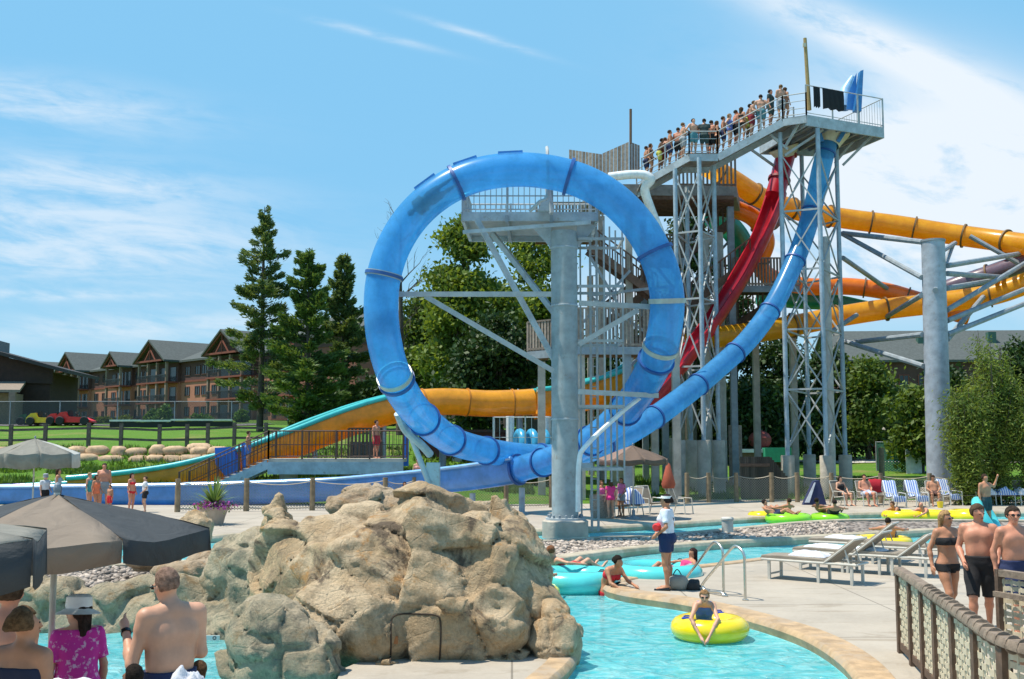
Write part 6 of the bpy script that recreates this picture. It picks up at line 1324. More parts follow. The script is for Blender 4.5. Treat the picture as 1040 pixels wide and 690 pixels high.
# double aqua raft and others on the lazy river
def raft(px, py, Rr, r, m, label, h2=None, **kw): p = G(px, py, WL); return ring((p.x, p.y, WL + r * .7), Rr, r, m, label, **kw)
raft(583, 598, .66, .23, M_ra, 'aqua ring drifting between the big rock and the woman in the red bikini', handles=(R(200), R(320), R(60)))
raft(667, 590, .72, .22, M_ra, 'aqua ring just behind the lifeguard on the near river', handles=(R(40),))
raft(553, 584, .46, .17, M_ry, 'yellow ring behind the aqua one beside the big rock')
raft(541, 607, .36, .14, M_ry, 'yellow ring mostly hidden by the right side of the big rock')
raft(801, 531, .62, .20, M_rg, 'lime green ring with two swimmers, left one of the green pair', handles=(R(-80),)); raft(843, 529.5, .52, .17, M_rg, 'lime green ring with two swimmers, right one of the green pair')
raft(775, 527, .40, .16, M_ry, 'small yellow ring at the left of the green pair')
raft(917, 528, .55, .21, M_ry, 'yellow ring with a swimmer resting on it, first of the far right row'); raft(944, 528, .55, .21, M_ry, 'yellow ring with a bald swimmer on it, second of the far right row'); raft(986, 529, .62, .24, M_ry, 'yellow ring behind the walking couple, rightmost on the far river')
raft(896, 555, .62, .17, M_ry, 'flat yellow ring behind the sun loungers')
# loungers at the right
def lounger():
    t = thing('sun_lounger', (0, 0, 0), 'x', 'sun lounger', 'sun loungers on the right-hand deck'); b = MB()
    for y in (-.3, .3): b.cyl((-.95, y, .38), (.95, y, .38), .025, n=8)
    for x in (-.95, -.2, .35, .95): b.cyl((x, -.3, .38), (x, .3, .38), .02, n=8)
    b.build('frame', M_wp, t)
    for x in (-.8, .2, .85):
        for y in (-.28, .28): MB().box((x, y, .19), (.05, .05, .38)).build('leg', M_wp, t)
    b = MB(); b.beam((-.8, -.28, .1), (-.8, .28, .1), .03, .03); b.build('stretcher', M_wp, t)
    S = [(-.98, .40), (-.95, .46), (-.6, .475), (-.1, .465), (.30, .455), (.34, .40), (.30, .39), (-.5, .39), (-.95, .38)]; b = MB(); b.ext([(x, -.30, z) for x, z in S], (0, .60, 0)); o = b.build('seat_cushion', M_sling, t); md = o.modifiers.new('b', 'BEVEL'); md.width = .03; md.segments = 3
    b = MB(); b.ext([(x, -.29, z) for x, z in [(.30, .42), (.86, .86), (.92, .81), (.40, .36)]], (0, .58, 0)); o = b.build('backrest', M_sling, t); md = o.modifiers.new('b', 'BEVEL'); md.width = .03; md.segments = 3
    b = MB()
    for y in (-.31, .31): b.cyl((.32, y, .38), (.93, y, .85), .02, n=8)
    b.cyl((.93, -.31, .85), (.93, .31, .85), .02, n=8); b.build('backrest_frame', M_wp, t)
    for y in (-.27, .27): MB().cyl((.72, y, .66), (.80, y, .40), .014, n=6).build('prop', M_wp, t)
    return t
L0 = lounger(); a_ = R(-38)
for i, (px, py, lab) in enumerate(((827, 590, 'front sun lounger nearest the pool steps, a white towel on its seat'), (856, 580, 'sun lounger directly behind the front one, towels heaped on it'), (900, 583, 'sun lounger in the middle of the row behind the fence end'), (928, 574, 'sun lounger closest to the woman in the black bikini'), (868, 568, 'rear sun lounger half hidden behind the others'))):
    g_ = G(px, py); o = L0 if i == 0 else dup(L0, label=lab); o['label'] = lab; o.location = g_; o.rotation_euler = (0, 0, a_ + i * .03)
def heap(x, y, z, sx_, sy_, sz_, m, label, seed, rz=0., name='towel', cat='towel', group=None):
    u = np.linspace(-1, 1, 22); X_, Y_ = np.meshgrid(u, u, indexing='ij'); P_ = np.stack([X_ * 1.3 + seed, Y_ * 1.3, X_ * 0 + seed], -1); e = np.clip(1 - np.maximum(abs(X_), abs(Y_)) ** 4, 0, 1)
    hgt = e * (.25 + 1.2 * fbm(P_ * 1.6, 3)) ; c_, s_ = math.cos(rz), math.sin(rz); w_ = .85 + .3 * fbm(P_ * .8 + 3, 2); gx_ = X_ * sx_ * w_; gy_ = Y_ * sy_ * w_
    v = np.stack([x + gx_ * c_ - gy_ * s_, y + gx_ * s_ + gy_ * c_, z + hgt * sz_], -1).reshape(-1, 3); n = 22; v[:, 2] += .03 * (fbm(v * 9., 3, ridged=True) - .5) * (hgt.ravel() > .05); ii = np.arange((n - 1) * n).reshape(n - 1, n)[:, :-1].ravel(); return tag(fastmesh(name, v, np.stack([ii, ii + n, ii + n + 1, ii + 1], 1), m, None, True), label, cat, group)
def onl(i, u, v): g_ = G(*((827, 590), (856, 580), (900, 583), (928, 574), (868, 568))[i]); a = a_ + i * .03; return g_.x + u * math.cos(a) - v * math.sin(a), g_.y + u * math.sin(a) + v * math.cos(a)
x, y = onl(0, -.1, .05); heap(x, y, .465, .38, .22, .11, M_towel, 'crumpled white towel on the front sun lounger', 1., a_)
x, y = onl(1, -.3, 0); heap(x, y, .465, .45, .22, .09, M_towel, 'heap of white towels on the second sun lounger', 5., a_); x, y = onl(2, -.35, 0); heap(x, y, .465, .4, .2, .06, M_towel, 'white towel spread on the middle sun lounger', 9., a_); x, y = onl(4, -.2, 0); heap(x, y, .465, .45, .22, .08, M_towel, 'white towels on the half hidden rear lounger', 14., a_)
# pool exit rails
def handrail(px, py, px2, py2, label):
    a, c = G(px, py), G(px2, py2); t = thing('handrail', a, label, 'handrail', 'stainless rails at the pool steps'); a, c = np.array(tuple(a)), np.array(tuple(c)); m = mat('stainless', (.62, .60, .54), .25, .85, var=.05); d = (c - a)
    w0 = a + d * 1.02; pts = [a + (0, 0, 0), a + (0, 0, .60), a + d * .02 + (0, 0, .78), a + d * .16 + (0, 0, .88), a + d * .30 + (0, 0, .84), a + d * .70 + (0, 0, .46), a + d * .98 + (0, 0, .20), a + d * 1.04 + (0, 0, .10), a + d * .92 + (0, 0, .03), a + d * .45 + (0, 0, .05)]
    MB().tube(spline(pts[:-1] + [a + d * .62 + (0, 0, .06), a + d * .5 + (0, 0, .02), a + d * .48 + (0, 0, -.02)], 6), .024, 10).build('rail', m, t, smooth=60)
    for p in (a, a + d * .48): MB().lathe([(.055, 0.004), (.055, .02), (.03, .03)], p, 14).build('escutcheon', m, t, smooth=40)
handrail(757, 610, 715, 602, 'right-hand stainless pool rail beside the yellow ring'); handrail(735, 604, 698, 596, 'left-hand stainless pool rail nearer the lifeguard')
# skimmer post, bags, bins
p = G(739, 541); t = thing('valve_box', p, 'small white capped cylinder standing on the gravel island', 'valve'); MB().lathe([(.17, -.02), (.17, .36), (.19, .37), (.19, .42), (.15, .45), (.01, .46)], p, 20).build('body', M_wp, t, smooth=40)
p = G(688, 599); t = thing('bag', p, 'small grey and black bag on the deck behind the lifeguard', 'bag'); o = stone(p.x, p.y, .12, .20, .14, .15, 5).build('pouch', mat('grey_bag', (.30, .29, .25), .8), t, smooth=60); o2 = stone(p.x + .28, p.y - .02, .08, .13, .12, .11, 7).build('dark_pouch', mat('black_bag', (.02, .02, .02), .7), t, smooth=60); MB().tube(spline([(p.x - .1, p.y, .22), (p.x, p.y, .36), (p.x + .1, p.y, .22)], 6), .01, 6).build('strap', mat('black_bag', (0, 0, 0)), t)
p = G(611, 526); t = thing('bin', p, 'round stone-look bin beside the girl in pink', 'bin'); MB().lathe([(.38, 0), (.42, .4), (.43, .80), (.38, .80), (.36, .7), (.001, .7)], p, 24).build('drum', mat('aggregate', (.24, .21, .17), .95, var=.3, scale=20), t, smooth=40)
p = G(829, 513); t = thing('bag', p, 'navy and white drawstring bag leaning on the rope fence posts', 'bag'); MB().ext([(p.x - .55, p.y, 0), (p.x + .45, p.y, 0), (p.x + .2, p.y + .1, 1.05), (p.x - .05, p.y + .1, 1.0)], (0, .3, 0)).build('sack', mat('navy_cloth', (.02, .03, .09), .85), t); MB().ext([(p.x - .5, p.y - .02, .1), (p.x - .3, p.y - .02, .1), (p.x + .02, p.y + .08, .95), (p.x - .04, p.y + .08, .95)], (0, -.02, 0)).build('stripe', M_towel, t)
# chairs of the far row
def deckchair(m_s=None):
    t = thing('deck_chair', (0, 0, 0), 'x', 'chair'); 
    for s_ in (-.3, .3):
        b = MB(); b.tube([(s_, -.42, 0), (s_, -.36, .58), (s_, .20, .60), (s_, .42, .0)], .022, 7); b.build('side_frame', M_wp, t); b = MB(); b.tube([(s_ * .9, -.35, .40), (s_ * .9, .20, .34), (s_ * .9, .48, 1.02)], .02, 7); b.build('rail', M_wp, t)
    b = MB(); b.ext([(-.26, -.36, .41), (-.26, .20, .35), (-.26, .20, .37), (-.26, -.36, .43)], (.52, 0, 0)); b.build('seat', m_s or M_sling, t); b = MB(); b.ext([(-.26, .20, .35), (-.26, .48, 1.02), (-.26, .50, 1.01), (-.26, .22, .34)], (.52, 0, 0)); b.build('backrest', m_s or M_sling, t); MB().cyl((-.27, .48, 1.02), (.27, .48, 1.02), .02, n=7).build('top_bar', M_wp, t); return t
D0 = deckchair(); CH = {}
M_redt = mat('red_towel', (.45, .015, .03), .9)
rows = [(856, 513.5, .5, 'chair of the woman in black, leftmost of the far row'), (880, 514, .1, 'chair of the heavy tanned man in the far row'), (893, 513, .0, 'far-row chair with a red towel over its back'), (909, 515.5, .15, 'left one of two far-row chairs covered by blue striped towels'), (932, 515, .2, 'right one of two far-row chairs covered by blue striped towels'),
        (949, 514, -.2, 'far-row chair in which a tanned man sits by a small yellow pail'), (965, 513, .3, 'far-row chair right of the tanned man with a pale towel'), (981, 513, 0, 'far-row chair with a towel hung over its back'), (1000, 513, .1, 'far-row chair with a dark and white heap on it'), (1020, 513, .0, 'far-row chair at the right with one white towel'), (1040, 513, 0, 'far-row chair cut by the right edge'),
        (690, 522, .9, 'tan chair behind the lifeguard, turned sideways'), (641, 524, -.6, 'chair heaped with blue and white towels under the brown umbrella'), (660, 522, .5, 'empty chair right of the towel heap under the brown umbrella'), (628, 525, .3, 'chair just behind the girl in pink')]
for i, (px, py, rz, lab) in enumerate(rows):
    o = D0 if i == 0 else dup(D0, label=lab); o['label'] = lab; g_ = G(px, py); o.location = g_; o.rotation_euler = (0, 0, rz); o['group'] = 'deck chairs on the far deck'; CH[px] = (g_, rz)
def drape(px, m, label, w_=.27, seat=True):
    g_, rz = CH[px]; prof = [(.40, .45), (.46, 1.0), (.49, 1.06), (.54, 1.03), (.62, .6)]; prof = ([(-.44, .22), (-.38, .46), (.16, .40)] if seat else []) + [(.26, .5), (.44, 1.02), (.49, 1.07), (.54, 1.03), (.60, .62)]
    v = []; n = 7
    for k, (y, z) in enumerate(prof):
        for j in range(n): u = -w_ + 2 * w_ * j / (n - 1); v.append((u * (1 + .04 * math.sin(k * 2)), y - .012 * math.sin(j * 2 + k), z + .02 + .015 * math.sin(j * 1.7 + k * 1.3)))
    f = [(k * n + j, k * n + j + 1, (k + 1) * n + j + 1, (k + 1) * n + j) for k in range(len(prof) - 1) for j in range(n - 1)]; o = MB().add(v, f).build('towel', m, None, smooth=60); o.location = g_; o.rotation_euler = (0, 0, rz); md = o.modifiers.new('t', 'SOLIDIFY'); md.thickness = .015; return tag(o, label, 'towel', 'towels on the far row')
drape(909, M_stripe, 'blue and white striped towel on the left of the two striped chairs'); drape(932, M_stripe, 'blue and white striped towel on the right of the two striped chairs'); drape(893, M_redt, 'red towel over the back of a far-row chair', seat=False); drape(965, M_stripe, 'pale striped towel on the chair right of the tanned man'); drape(981, M_stripe, 'striped towel bunched over a far-row chair back', .2, False)
for px, m, lab, sd in ((1000, M_towel, 'white towel heap with a dark cloth on a far-row chair', 21.), (1020, M_stripe, 'towel lying on the far-row chair near the right edge', 25.), (1040, M_towel, 'white towels on the chair cut by the right edge', 28.), (641, M_stripe, 'big heap of blue and white towels under the brown umbrella', 33.)):
    g_, rz = CH[px]; heap(g_.x, g_.y - .05, .44, .42, .38, .34 if px != 641 else .55, m, lab, sd, rz)
p = G(955, 516); t = thing('pail', p, 'small yellow pail on the far deck before the tanned man', 'pail'); MB().lathe([(.10, 0), (.14, .26), (.125, .26), (.09, .02), (.001, .02)], p, 16).build('bucket', M_ry, t, smooth=40); MB().tube(spline([p + Vector((-.13, 0, .26)), p + Vector((0, 0, .38)), p + Vector((.13, 0, .26))], 6), .008, 5).build('bail', M_gal, t)
p = W(679, 502, 41); t = thing('closed_umbrella', (p.x, 41, 0), 'closed terracotta umbrella standing behind the chairs near the lattice tower', 'umbrella'); MB().cyl((p.x, 41, 0), (p.x, 41, W(679, 470, 41).z), .03).build('pole', M_wp, t); z0_ = W(679, 496, 41).z; z1_ = W(679, 470, 41).z; MB().lathe([(.22, z0_), (.27, z0_ + .15), (.18, z0_ + .5), (.07, z1_ - .05), (.01, z1_)], (p.x, 41, 0), 9).build('canopy', mat('terracotta_cloth', (.36, .08, .04), .85), t, smooth=40)
# rope fences along the far deck
M_pw = mat('round_post_wood', (.24, .18, .11), .9, var=.25, scale=6); M_rope = mat('rope', (.40, .35, .27), .9)
def rope_fence(posts, label, h=1.15, mesh=True, Yb=None, net=M_link2):
    P_ = [G(px, 450 + 2915 / Y) for px, Y in posts]; t = thing('rope_fence', P_[len(P_) // 2], label, 'fence')
    for p in P_: MB().tube([(p.x, p.y, 0), (p.x, p.y, h + .12)], [.11, .10], 10).build('post', M_pw, t, smooth=40)
    for a, c in zip(P_[:-1], P_[1:]):
        for hh, sg in ((h, .14),) + (((.14, .05),) if mesh else ()):
            MB().tube([tuple(a.lerp(c, k / 10) + Vector((0, 0, hh - sg * 4 * (k / 10) * (1 - k / 10)))) for k in range(11)], .022, 6).build('rope', M_rope, t, smooth=60)
        if mesh: 
            v = [tuple(a.lerp(c, k / 10) + Vector((0, 0, z))) for k in range(11) for z in (.05, h - .05 - .14 * 4 * (k / 10) * (1 - k / 10))]; MB().add(v, [(2 * k, 2 * k + 2, 2 * k + 3, 2 * k + 1) for k in range(10)]).build('netting', net, t)
    return t
rope_fence([(180, 41.5), (250, 42), (317, 42.5), (391, 43), (421, 43.5), (514, 44), (560, 44.5)], 'rope and netting fence on round posts behind the rocks at the left')
rope_fence([(698, 48), (720, 48.2), (748, 48.4), (784, 48.4), (810, 48.4), (845, 48), (895, 47.6), (945, 47.4), (993, 47.2), (1045, 47), (1090, 47)], 'rope fence running behind the far row of chairs at the right', h=1.2)
# dark board gate and wall by the right tower
t = thing('board_wall', (xat(775, 52, 1), 52, 0), 'dark vertical board wall with sloping right end between the two lattice towers', 'wall')
x0, x1, x2 = xat(752, 52, 1), xat(782, 52, 1), xat(800, 52, 1); zt_ = W(770, 464, 52).z; zl_ = W(800, 486, 52).z; n = 22
b = MB()
for k in range(n):
    xa = x0 + (x2 - x0) * k / n; xb = x0 + (x2 - x0) * (k + .9) / n; zz = zt_ if xa < x1 else zt_ + (zl_ - zt_) * (xa - x1) / (x2 - x1); b.box(((xa + xb) / 2, 52, zz / 2), (xb - xa, .05, zz))
b.build('boards', mat('dark_boards', (.075, .06, .045), .9, island=.4), t); MB().beam((x0, 51.95, zt_ * .8), (x1, 51.95, zt_ * .8), .05, .14).build('batten', M_timd, t)
# far lawn: pavilion, green fence, snack counter
t = thing('pavilion', (xat(860, 92, 2), 92, tzf(28, 92)), 'small open pavilion with a pale shingled roof beyond the right tower', 'pavilion'); x0, x1 = xat(846, 92, 2), xat(876, 92, 2); z = tzf(28, 92)
for x in (x0, x1):
    for y in (91, 94): MB().box((x, y, z + 1.2), (.16, .16, 2.4)).build('post', M_post, t)
MB().ext([(x0 - .5, 90.3, z + 2.5), (x1 + 1.4, 90.3, z + 2.3), (x1, 92.5, z + 3.9), (x0 - .3, 92.5, z + 3.9)], (0, .1, .15)).build('roof', mat('pale_shingle', (.42, .39, .33), .9), t); MB().ext([(x0 - .5, 94.7, z + 2.4), (x1 + 1.4, 94.7, z + 2.2), (x1, 92.7, z + 3.9), (x0 - .3, 92.7, z + 3.9)], (0, -.05, .15)).build('roof', MATS['pale_shingle'], t)
net_fence([(xat(890, 72, 2), 72), (xat(938, 70, 2), 70)], 1.9, 'chain-link fence with green windscreen left of the grey column', M_grnlink, 2.6)
t = thing('sign_panel', W(927, 475, 69), 'blank white panel on the green fence beside the grey column', 'sign'); MB().box(W(928, 469, 69.2), (1., .06, 1.6)).build('panel', mat('white_panel', (.55, .57, .55), .7), t)
x, y = xat(895, 62, 2), 62; t = thing('fence_post', (x, y, tzf(x, y)), 'thick grey timber post on the lawn right of the right lattice tower', 'post'); MB().cyl((x, y, tzf(x, y) - .1), (x, y, W(895, 455, 62).z), .16, n=10).build('post', M_pw, t, smooth=40)
t = thing('counter', W(790, 466, 78), 'low pale serving counter with a green box seen beyond the board wall', 'counter'); c = W(770, 458, 78); MB().box((c.x, 78, c.z), (3.6, 1.2, .25)).build('top', M_towel, t); MB().box((c.x, 78, c.z - .8), (3.2, 1., 1.3)).build('cabinet', M_timd, t); c = W(790, 462, 78); MB().box((c.x, 77.2, c.z), (2.4, 1., 1.)).build('green_box', mat('green_box', (.03, .30, .18), .6), t); c = W(772, 447, 79); MB().ell(c, (.85, .85, .7)).build('red_dome', mat('maroon_dome', (.22, .04, .03), .6), t)
# raised deck with brown railing, stair and blue slide wall
M_brn = mat('brown_rail', (.10, .055, .04), .6); dz = W(350, 466, 49).z; t = thing('raised_deck', (xat(340, 49, 1), 49, 0), 'raised boarding deck with brown railings and a stair going down to the left', 'deck')
xa, xb = xat(273, 49, 2), xat(410, 49, 2); MB().prism([(xa, 48.9), (xb, 48.9), (xb, 50.6), (xa, 50.6)], dz - .15, dz).build('deck', M_conc, t); MB().beam((xa, 48.85, dz - .42), (xb, 48.85, dz - .42), .12, .55).build('edge_beam', mat('pale_steel', (.36, .46, .50)), t)
for px in (293, 350, 402): MB().cyl((xat(px, 49.6, 1), 49.6, -.1), (xat(px, 49.6, 1), 49.6, dz - .15), .42 if px == 293 else .2, n=16).build('pier', M_conc, t, smooth=40)
railing([(xa, 48.9, dz), (xb, 48.9, dz)], 1.25, t, M_brn, posts=1.4, bal=.16); railing([(xa, 50.5, dz), (xb, 50.5, dz)], 1.25, t, M_brn, posts=1.4, bal=.2)
xs = xat(182, 49, 0); 
for y in (48.9, 50.4): MB().beam((xa, y, dz - .25), (xs, y, -.1), .12, .4).build('stringer', mat('pale_steel', (0, 0, 0)), t); railing([(xa, y, dz), (xs, y, .1)], 1.25, t, M_brn, posts=1.3, bal=.18)
b = MB()
for k in range(14): b.box((xa + (xs - xa) * (k + .5) / 14, 49.65, dz + (.1 - dz) * (k + .5) / 14), (abs(xa - xs) / 14, 1.4, .05))
b.build('treads', M_conc, t)
t = thing('slide_wall', W(230, 480, 50.9), 'bright blue fabric covered slide wall beside the stair', 'panel'); MB().ext([W(218, 455, 50.9), W(236, 454, 50.9), W(242, 470, 50.9), W(242, 492, 50.9), W(232, 488, 50.9), W(219, 472, 50.9)], (0, .4, 0)).build('panel', mat('bright_blue', (.02, .16, .62), .5), t); MB().ext([W(245, 450, 50.9), W(249, 450, 50.9), W(250, 478, 50.9), W(246, 478, 50.9)], (0, .3, 0)).build('panel', mat('bright_blue', (0, 0, 0)), t)
t = thing('blue_board', W(413, 455, 51), 'narrow upright blue board at the right end of the raised deck', 'board'); MB().box(W(412, 455, 51), (.28, .1, 1.7)).build('board', mat('bright_blue', (0, 0, 0)), t)
t = thing('pump_housing', (xat(375, 53.5, 1), 53.5, tzf(-7, 53.5)), 'grey slatted housing behind the raised deck railing', 'housing'); c = W(372, 452, 53.5); slats((c.x - .8, 53, tzf(-7, 53)), (c.x + .8, 53, tzf(-7, 53)), c.z - tzf(-7, 53) + .8, t, m=M_timd); MB().box((c.x, 53.8, tzf(-7, 53) + .9), (1.5, 1.3, 1.8)).build('box', M_gald, t)
# white-railed plunge pool with blue coils
t = thing('plunge_deck', W(533, 465, 55), 'white railed platform with coiled blue flumes behind the column', 'platform'); c0, c1 = W(501, 465, 54), W(566, 465, 54); z0_ = c0.z; MB().prism([(c0.x, 54), (c1.x, 54), (c1.x, 57), (c0.x, 57)], z0_ - .5, z0_).build('deck', M_wp, t)
railing([(c0.x, 57, z0_), (c0.x, 54, z0_), (c1.x, 54, z0_), (c1.x, 57, z0_)], 2.0, t, mat('white_rail', (.6, .64, .64), .5), posts=.9, bal=.3)
for px in (518, 555): MB().cyl((xat(px, 56, 2), 56, z0_), (xat(px, 56, 2), 56, z0_ + 2.1), .22, n=14).build('pipe', M_white, t, smooth=40)
for i, px in enumerate((528, 540, 552)): p = W(px, 452, 55.4); MB().torus(p, .62, .22, 26, 10, nrm=(1, .3, 0)).build('flume_coil', mat('cyan_fibreglass', (.05, .36, .62), .3), t, smooth=180)
t = thing('machinery_wall', (xat(470, 58, 1), 58, tzf(-2, 58)), 'dark maroon shed behind the lower left of the ring', 'shed'); c0, c1 = W(425, 478, 58), W(560, 478, 58); MB().box(((c0.x + c1.x) / 2, 59, 1.6), (c1.x - c0.x, 1.6, 3.2)).build('wall', M_mar, t); MB().box(((c0.x + c1.x) / 2, 59, 3.28), (c1.x - c0.x + .4, 2., .15)).build('roof', MATS['dark_roof'], t); MB().box(W(464, 470, 58.1), (.5, .1, .5)).build('vent', M_gal, t)
# foreground woven fence along the right edge
M_dkw = mat('dark_stained_wood', (.115, .07, .045), .8, var=.3, scale=9, bump=.2, bscale=30); M_capw = mat('weathered_cap', (.23, .175, .13), .85, var=.25, scale=9, bump=.3, bscale=30)
wv, q = custom('cream_webbing'); tcn = q.n('ShaderNodeTexCoord'); nz = q.n('ShaderNodeTexNoise', {'Vector': tcn.outputs['Object'], 'Scale': 12., 'Detail': 4.}); pr_ = q.n('ShaderNodeBsdfPrincipled', {'Base Color': q.mix(nz.outputs[0], (.48, .41, .29), (.64, .56, .41)), 'Roughness': .75}); q.n('ShaderNodeOutputMaterial', {0: pr_.outputs[0]})
FP = [(4.94, 14.05), (4.80, 13.25), (4.66, 12.5), (4.51, 11.74), (4.36, 10.9), (4.18, 9.96), (4.04, 9.1), (4.15, 8.5), (4.6, 8.1), (5.2, 7.9)]
ft = thing('woven_fence', (4.5, 11, 0), 'curving fence of dark posts and cream woven panels at the lower right', 'fence'); sm_ = spline([(x, y, 0) for x, y in FP], 4)
def weave(a, c, z0, z1, par, sp_=.075):
    """interlaced flat cords between two posts"""
    a, c = V3(*a, 0), V3(*c, 0); L = np.linalg.norm(c - a); u = (c - a) / L; nn_ = V3(-u[1], u[0], 0); b = MB(); nz_ = int((z1 - z0) / sp_); nx_ = max(3, int(L / .115))
    for k in range(nz_):
        z = z0 + (k + .5) * sp_; pts = []
        for j in range(nx_ * 4 + 1): s_ = j / (nx_ * 4); pts.append(a + u * L * s_ + nn_ * .020 * math.cos(math.pi * (s_ * nx_ + k)) + (0, 0, z + .004 * math.sin(j * 2.1 + k)))
        b.sweep(pts, [(-.004, -.027), (.004, -.027), (.004, .027), (-.004, .027)])
    for j in range(nx_):
        s_ = (j + .5) / nx_; b.box(a + u * L * s_ + (0, 0, (z0 + z1) / 2), (.022, .010, z1 - z0), ax=[u, nn_, (0, 0, 1)])
    b.build('woven_panel', wv, par)
for i, (x, y) in enumerate(FP):
    MB().box((x, y, .5), (.12, .09, 1.0), rz=math.atan2(FP[min(i + 1, len(FP) - 1)][1] - FP[max(i - 1, 0)][1], FP[min(i + 1, len(FP) - 1)][0] - FP[max(i - 1, 0)][0])).build('post', M_dkw, ft)
    if i:
        x0, y0 = FP[i - 1]; weave((x0, y0), (x, y), .14, .97, ft); MB().beam((x0, y0, .10), (x, y, .10), .05, .09).build('bottom_rail', M_dkw, ft)
MB().sweep(sm_, [(-.07, 1.0), (.07, 1.0), (.075, 1.03), (.05, 1.075), (-.05, 1.075), (-.075, 1.03)]).build('cap_rail', M_capw, ft, smooth=40)
for i in range(10, len(sm_) - 1, 1):
    p = np.array(sm_[i]); d = unit(np.array(sm_[i + 1]) - p); MB().lathe([(.0, 0)] and [(.076, -.008), (.081, 0), (.076, .008)], p + (0, 0, 1.03), 12, axis=tuple(d)).build('cap_binding', M_capw, ft)
gt = thing('woven_gate', (6.0, 11.9, 0), 'cream woven gate panel at the right edge beside the walking men', 'gate'); ga, gc = G(1019, 450 + 2915 / 13.0).to_2d(), Vector((6.9, 11.0)); ga = (ga.x, ga.y)
for p_ in (ga, gc): MB().box((p_[0], p_[1], .56), (.09, .09, 1.12)).build('post', M_dkw, gt)
weave(ga, tuple(gc), .12, 1.02, gt); MB().beam((*ga, 1.08), (*gc, 1.08), .10, .08).build('cap_rail', M_capw, gt); MB().beam((*ga, .08), (*gc, .08), .06, .08).build('bottom_rail', M_dkw, gt); MB().beam((ga[0] - .1, ga[1] - .06, .84), (gc[0], gc[1] - .06, .80), .05, .06).build('latch_bar', M_capw, gt)
# depth marker plates on the rock wall waterline and towels on the near lounge chairs
t = thing('marker_plate', W(214, 648, 15.9), 'small white pool marker plate with two black symbols at the waterline of the rock wall', 'sign'); p = W(213, 648, 15.6); MB().box(p, (.28, .02, .07)).build('plate', mat('white_panel', (.6, .6, .6)), t)
for dx in (-.08, .07): MB().torus((p.x + dx, p.y - .015, p.z), .022, .005, 14, 6, nrm=(0, 1, 0)).build('symbol', mat('black_patch', (0, 0, 0)), t); 
for (x, y, lab, sd) in ((-2.95, 7.6, 'blue towel with white edge at the foot of the woman in the white hat', 3.),): pass
def lowchair(x, y, rz, lab):
    o = dup(D0, (x, y, 0), rz, lab); o['group'] = 'chairs under the near umbrella'; return o
lowchair(-3.05, 7.35, R(180), 'chair draped with white and blue towels in front of the woman in the white hat'); heap(-3.0, 7.3, .98, .36, .2, .12, M_towel, 'white and blue towel draped over the chair back below the white hat', 44.)
heap(-2.15, 7.35, 1.02, .12, .13, .16, M_towel, 'white towel with a blue pattern bunched at the bottom edge beside the pool', 48., 0.)
# ================================================================ WHO IS THERE
NV, BK, WHT, RED, PNK, AQ = (.015, .025, .08), (.012, .012, .014), (.70, .72, .74), (.60, .02, .03), (.80, .05, .25), (.05, .30, .42)
def at(px, Y, z=0.): return (xat(px, Y, z + 1), Y, z)
# near left group
person(at(172, 7.75), R(180 + 42), 1.79, 'm', 'stand', dict(face=(.35, -1, -.25), hd=(.03, -.03, 1.625), eR=(.26, -.02, 1.12), wR=(.20, -.28, 1.30), eL=(-.22, .02, 1.15), wL=(-.12, -.24, 1.12)), 'fair', (.24, .15, .11), -1, (('shorts', NV, .8),), .0135, .98, True,
       'sunburnt man seen from behind in navy shorts, hands raised before his chest', None, (('shades',), ('watch', 'wR')))
person(at(22, 7.0), R(180 - 12), 1.62, 'f', 'stand', dict(face=(-.7, -1, 0), eR=(.2, -.02, 1.2)), 'tan', (.14, .085, .045), 1, (('top', (.015, .02, .05)), ('trunks', (.015, .02, .05), .2)), .0135, 1., True, 'tanned woman seen from behind with pinned-up brown hair and a strapless navy top')
person(at(6, 7.7), R(165), 1.72, 'm', 'stand', dict(face=(.3, -1, 0)), 'red', (.08, .05, .03), -1, (('shorts', BK, .8),), .017, 1.1, False, 'broad-shouldered tanned man at the left edge under the dark umbrella')
pm, q = custom('pink_floral'); tcn = q.n('ShaderNodeTexCoord'); vo = q.n('ShaderNodeTexNoise', {'Vector': tcn.outputs['Object'], 'Scale': 17., 'Detail': 5., 'Roughness': .7}); pr_ = q.n('ShaderNodeBsdfPrincipled', {'Base Color': q.mix(q.ss(vo.outputs[0], .54, .62), (.68, .03, .34), (.80, .48, .66)), 'Roughness': .8}); q.n('ShaderNodeOutputMaterial', {0: pr_.outputs[0]})
person(at(78, 8.5), R(180 + 35), 1.46, 'f', 'stand', dict(face=(1.1, -.7, 0)), 'fair', (.04, .025, .02), 2, (('shirt', pm, .8), ('trunks', BK, .4)), .0145, 1.25, False, 'woman in a white sun hat and pink floral top under the big umbrella', None, (('hat', (.90, .90, .88), .20),))
person(at(134, 7.3), R(180 + 50), 1.20, 'm', 'stand', dict(face=(.4, -1, 0)), 'brown', (.02, .015, .012), 0, (('shorts', NV, .8),), .017, 1., False, 'brown-skinned child whose dark head shows beside the man in navy shorts')
person(at(203, 8.2), R(170), 1.05, 'f', 'stand', {}, 'tan', (.11, .06, .03), 2, (('suit', (.3, .05, .1)),), .02, .9, False, 'small brown-haired child at the bottom edge right of the man in navy shorts')
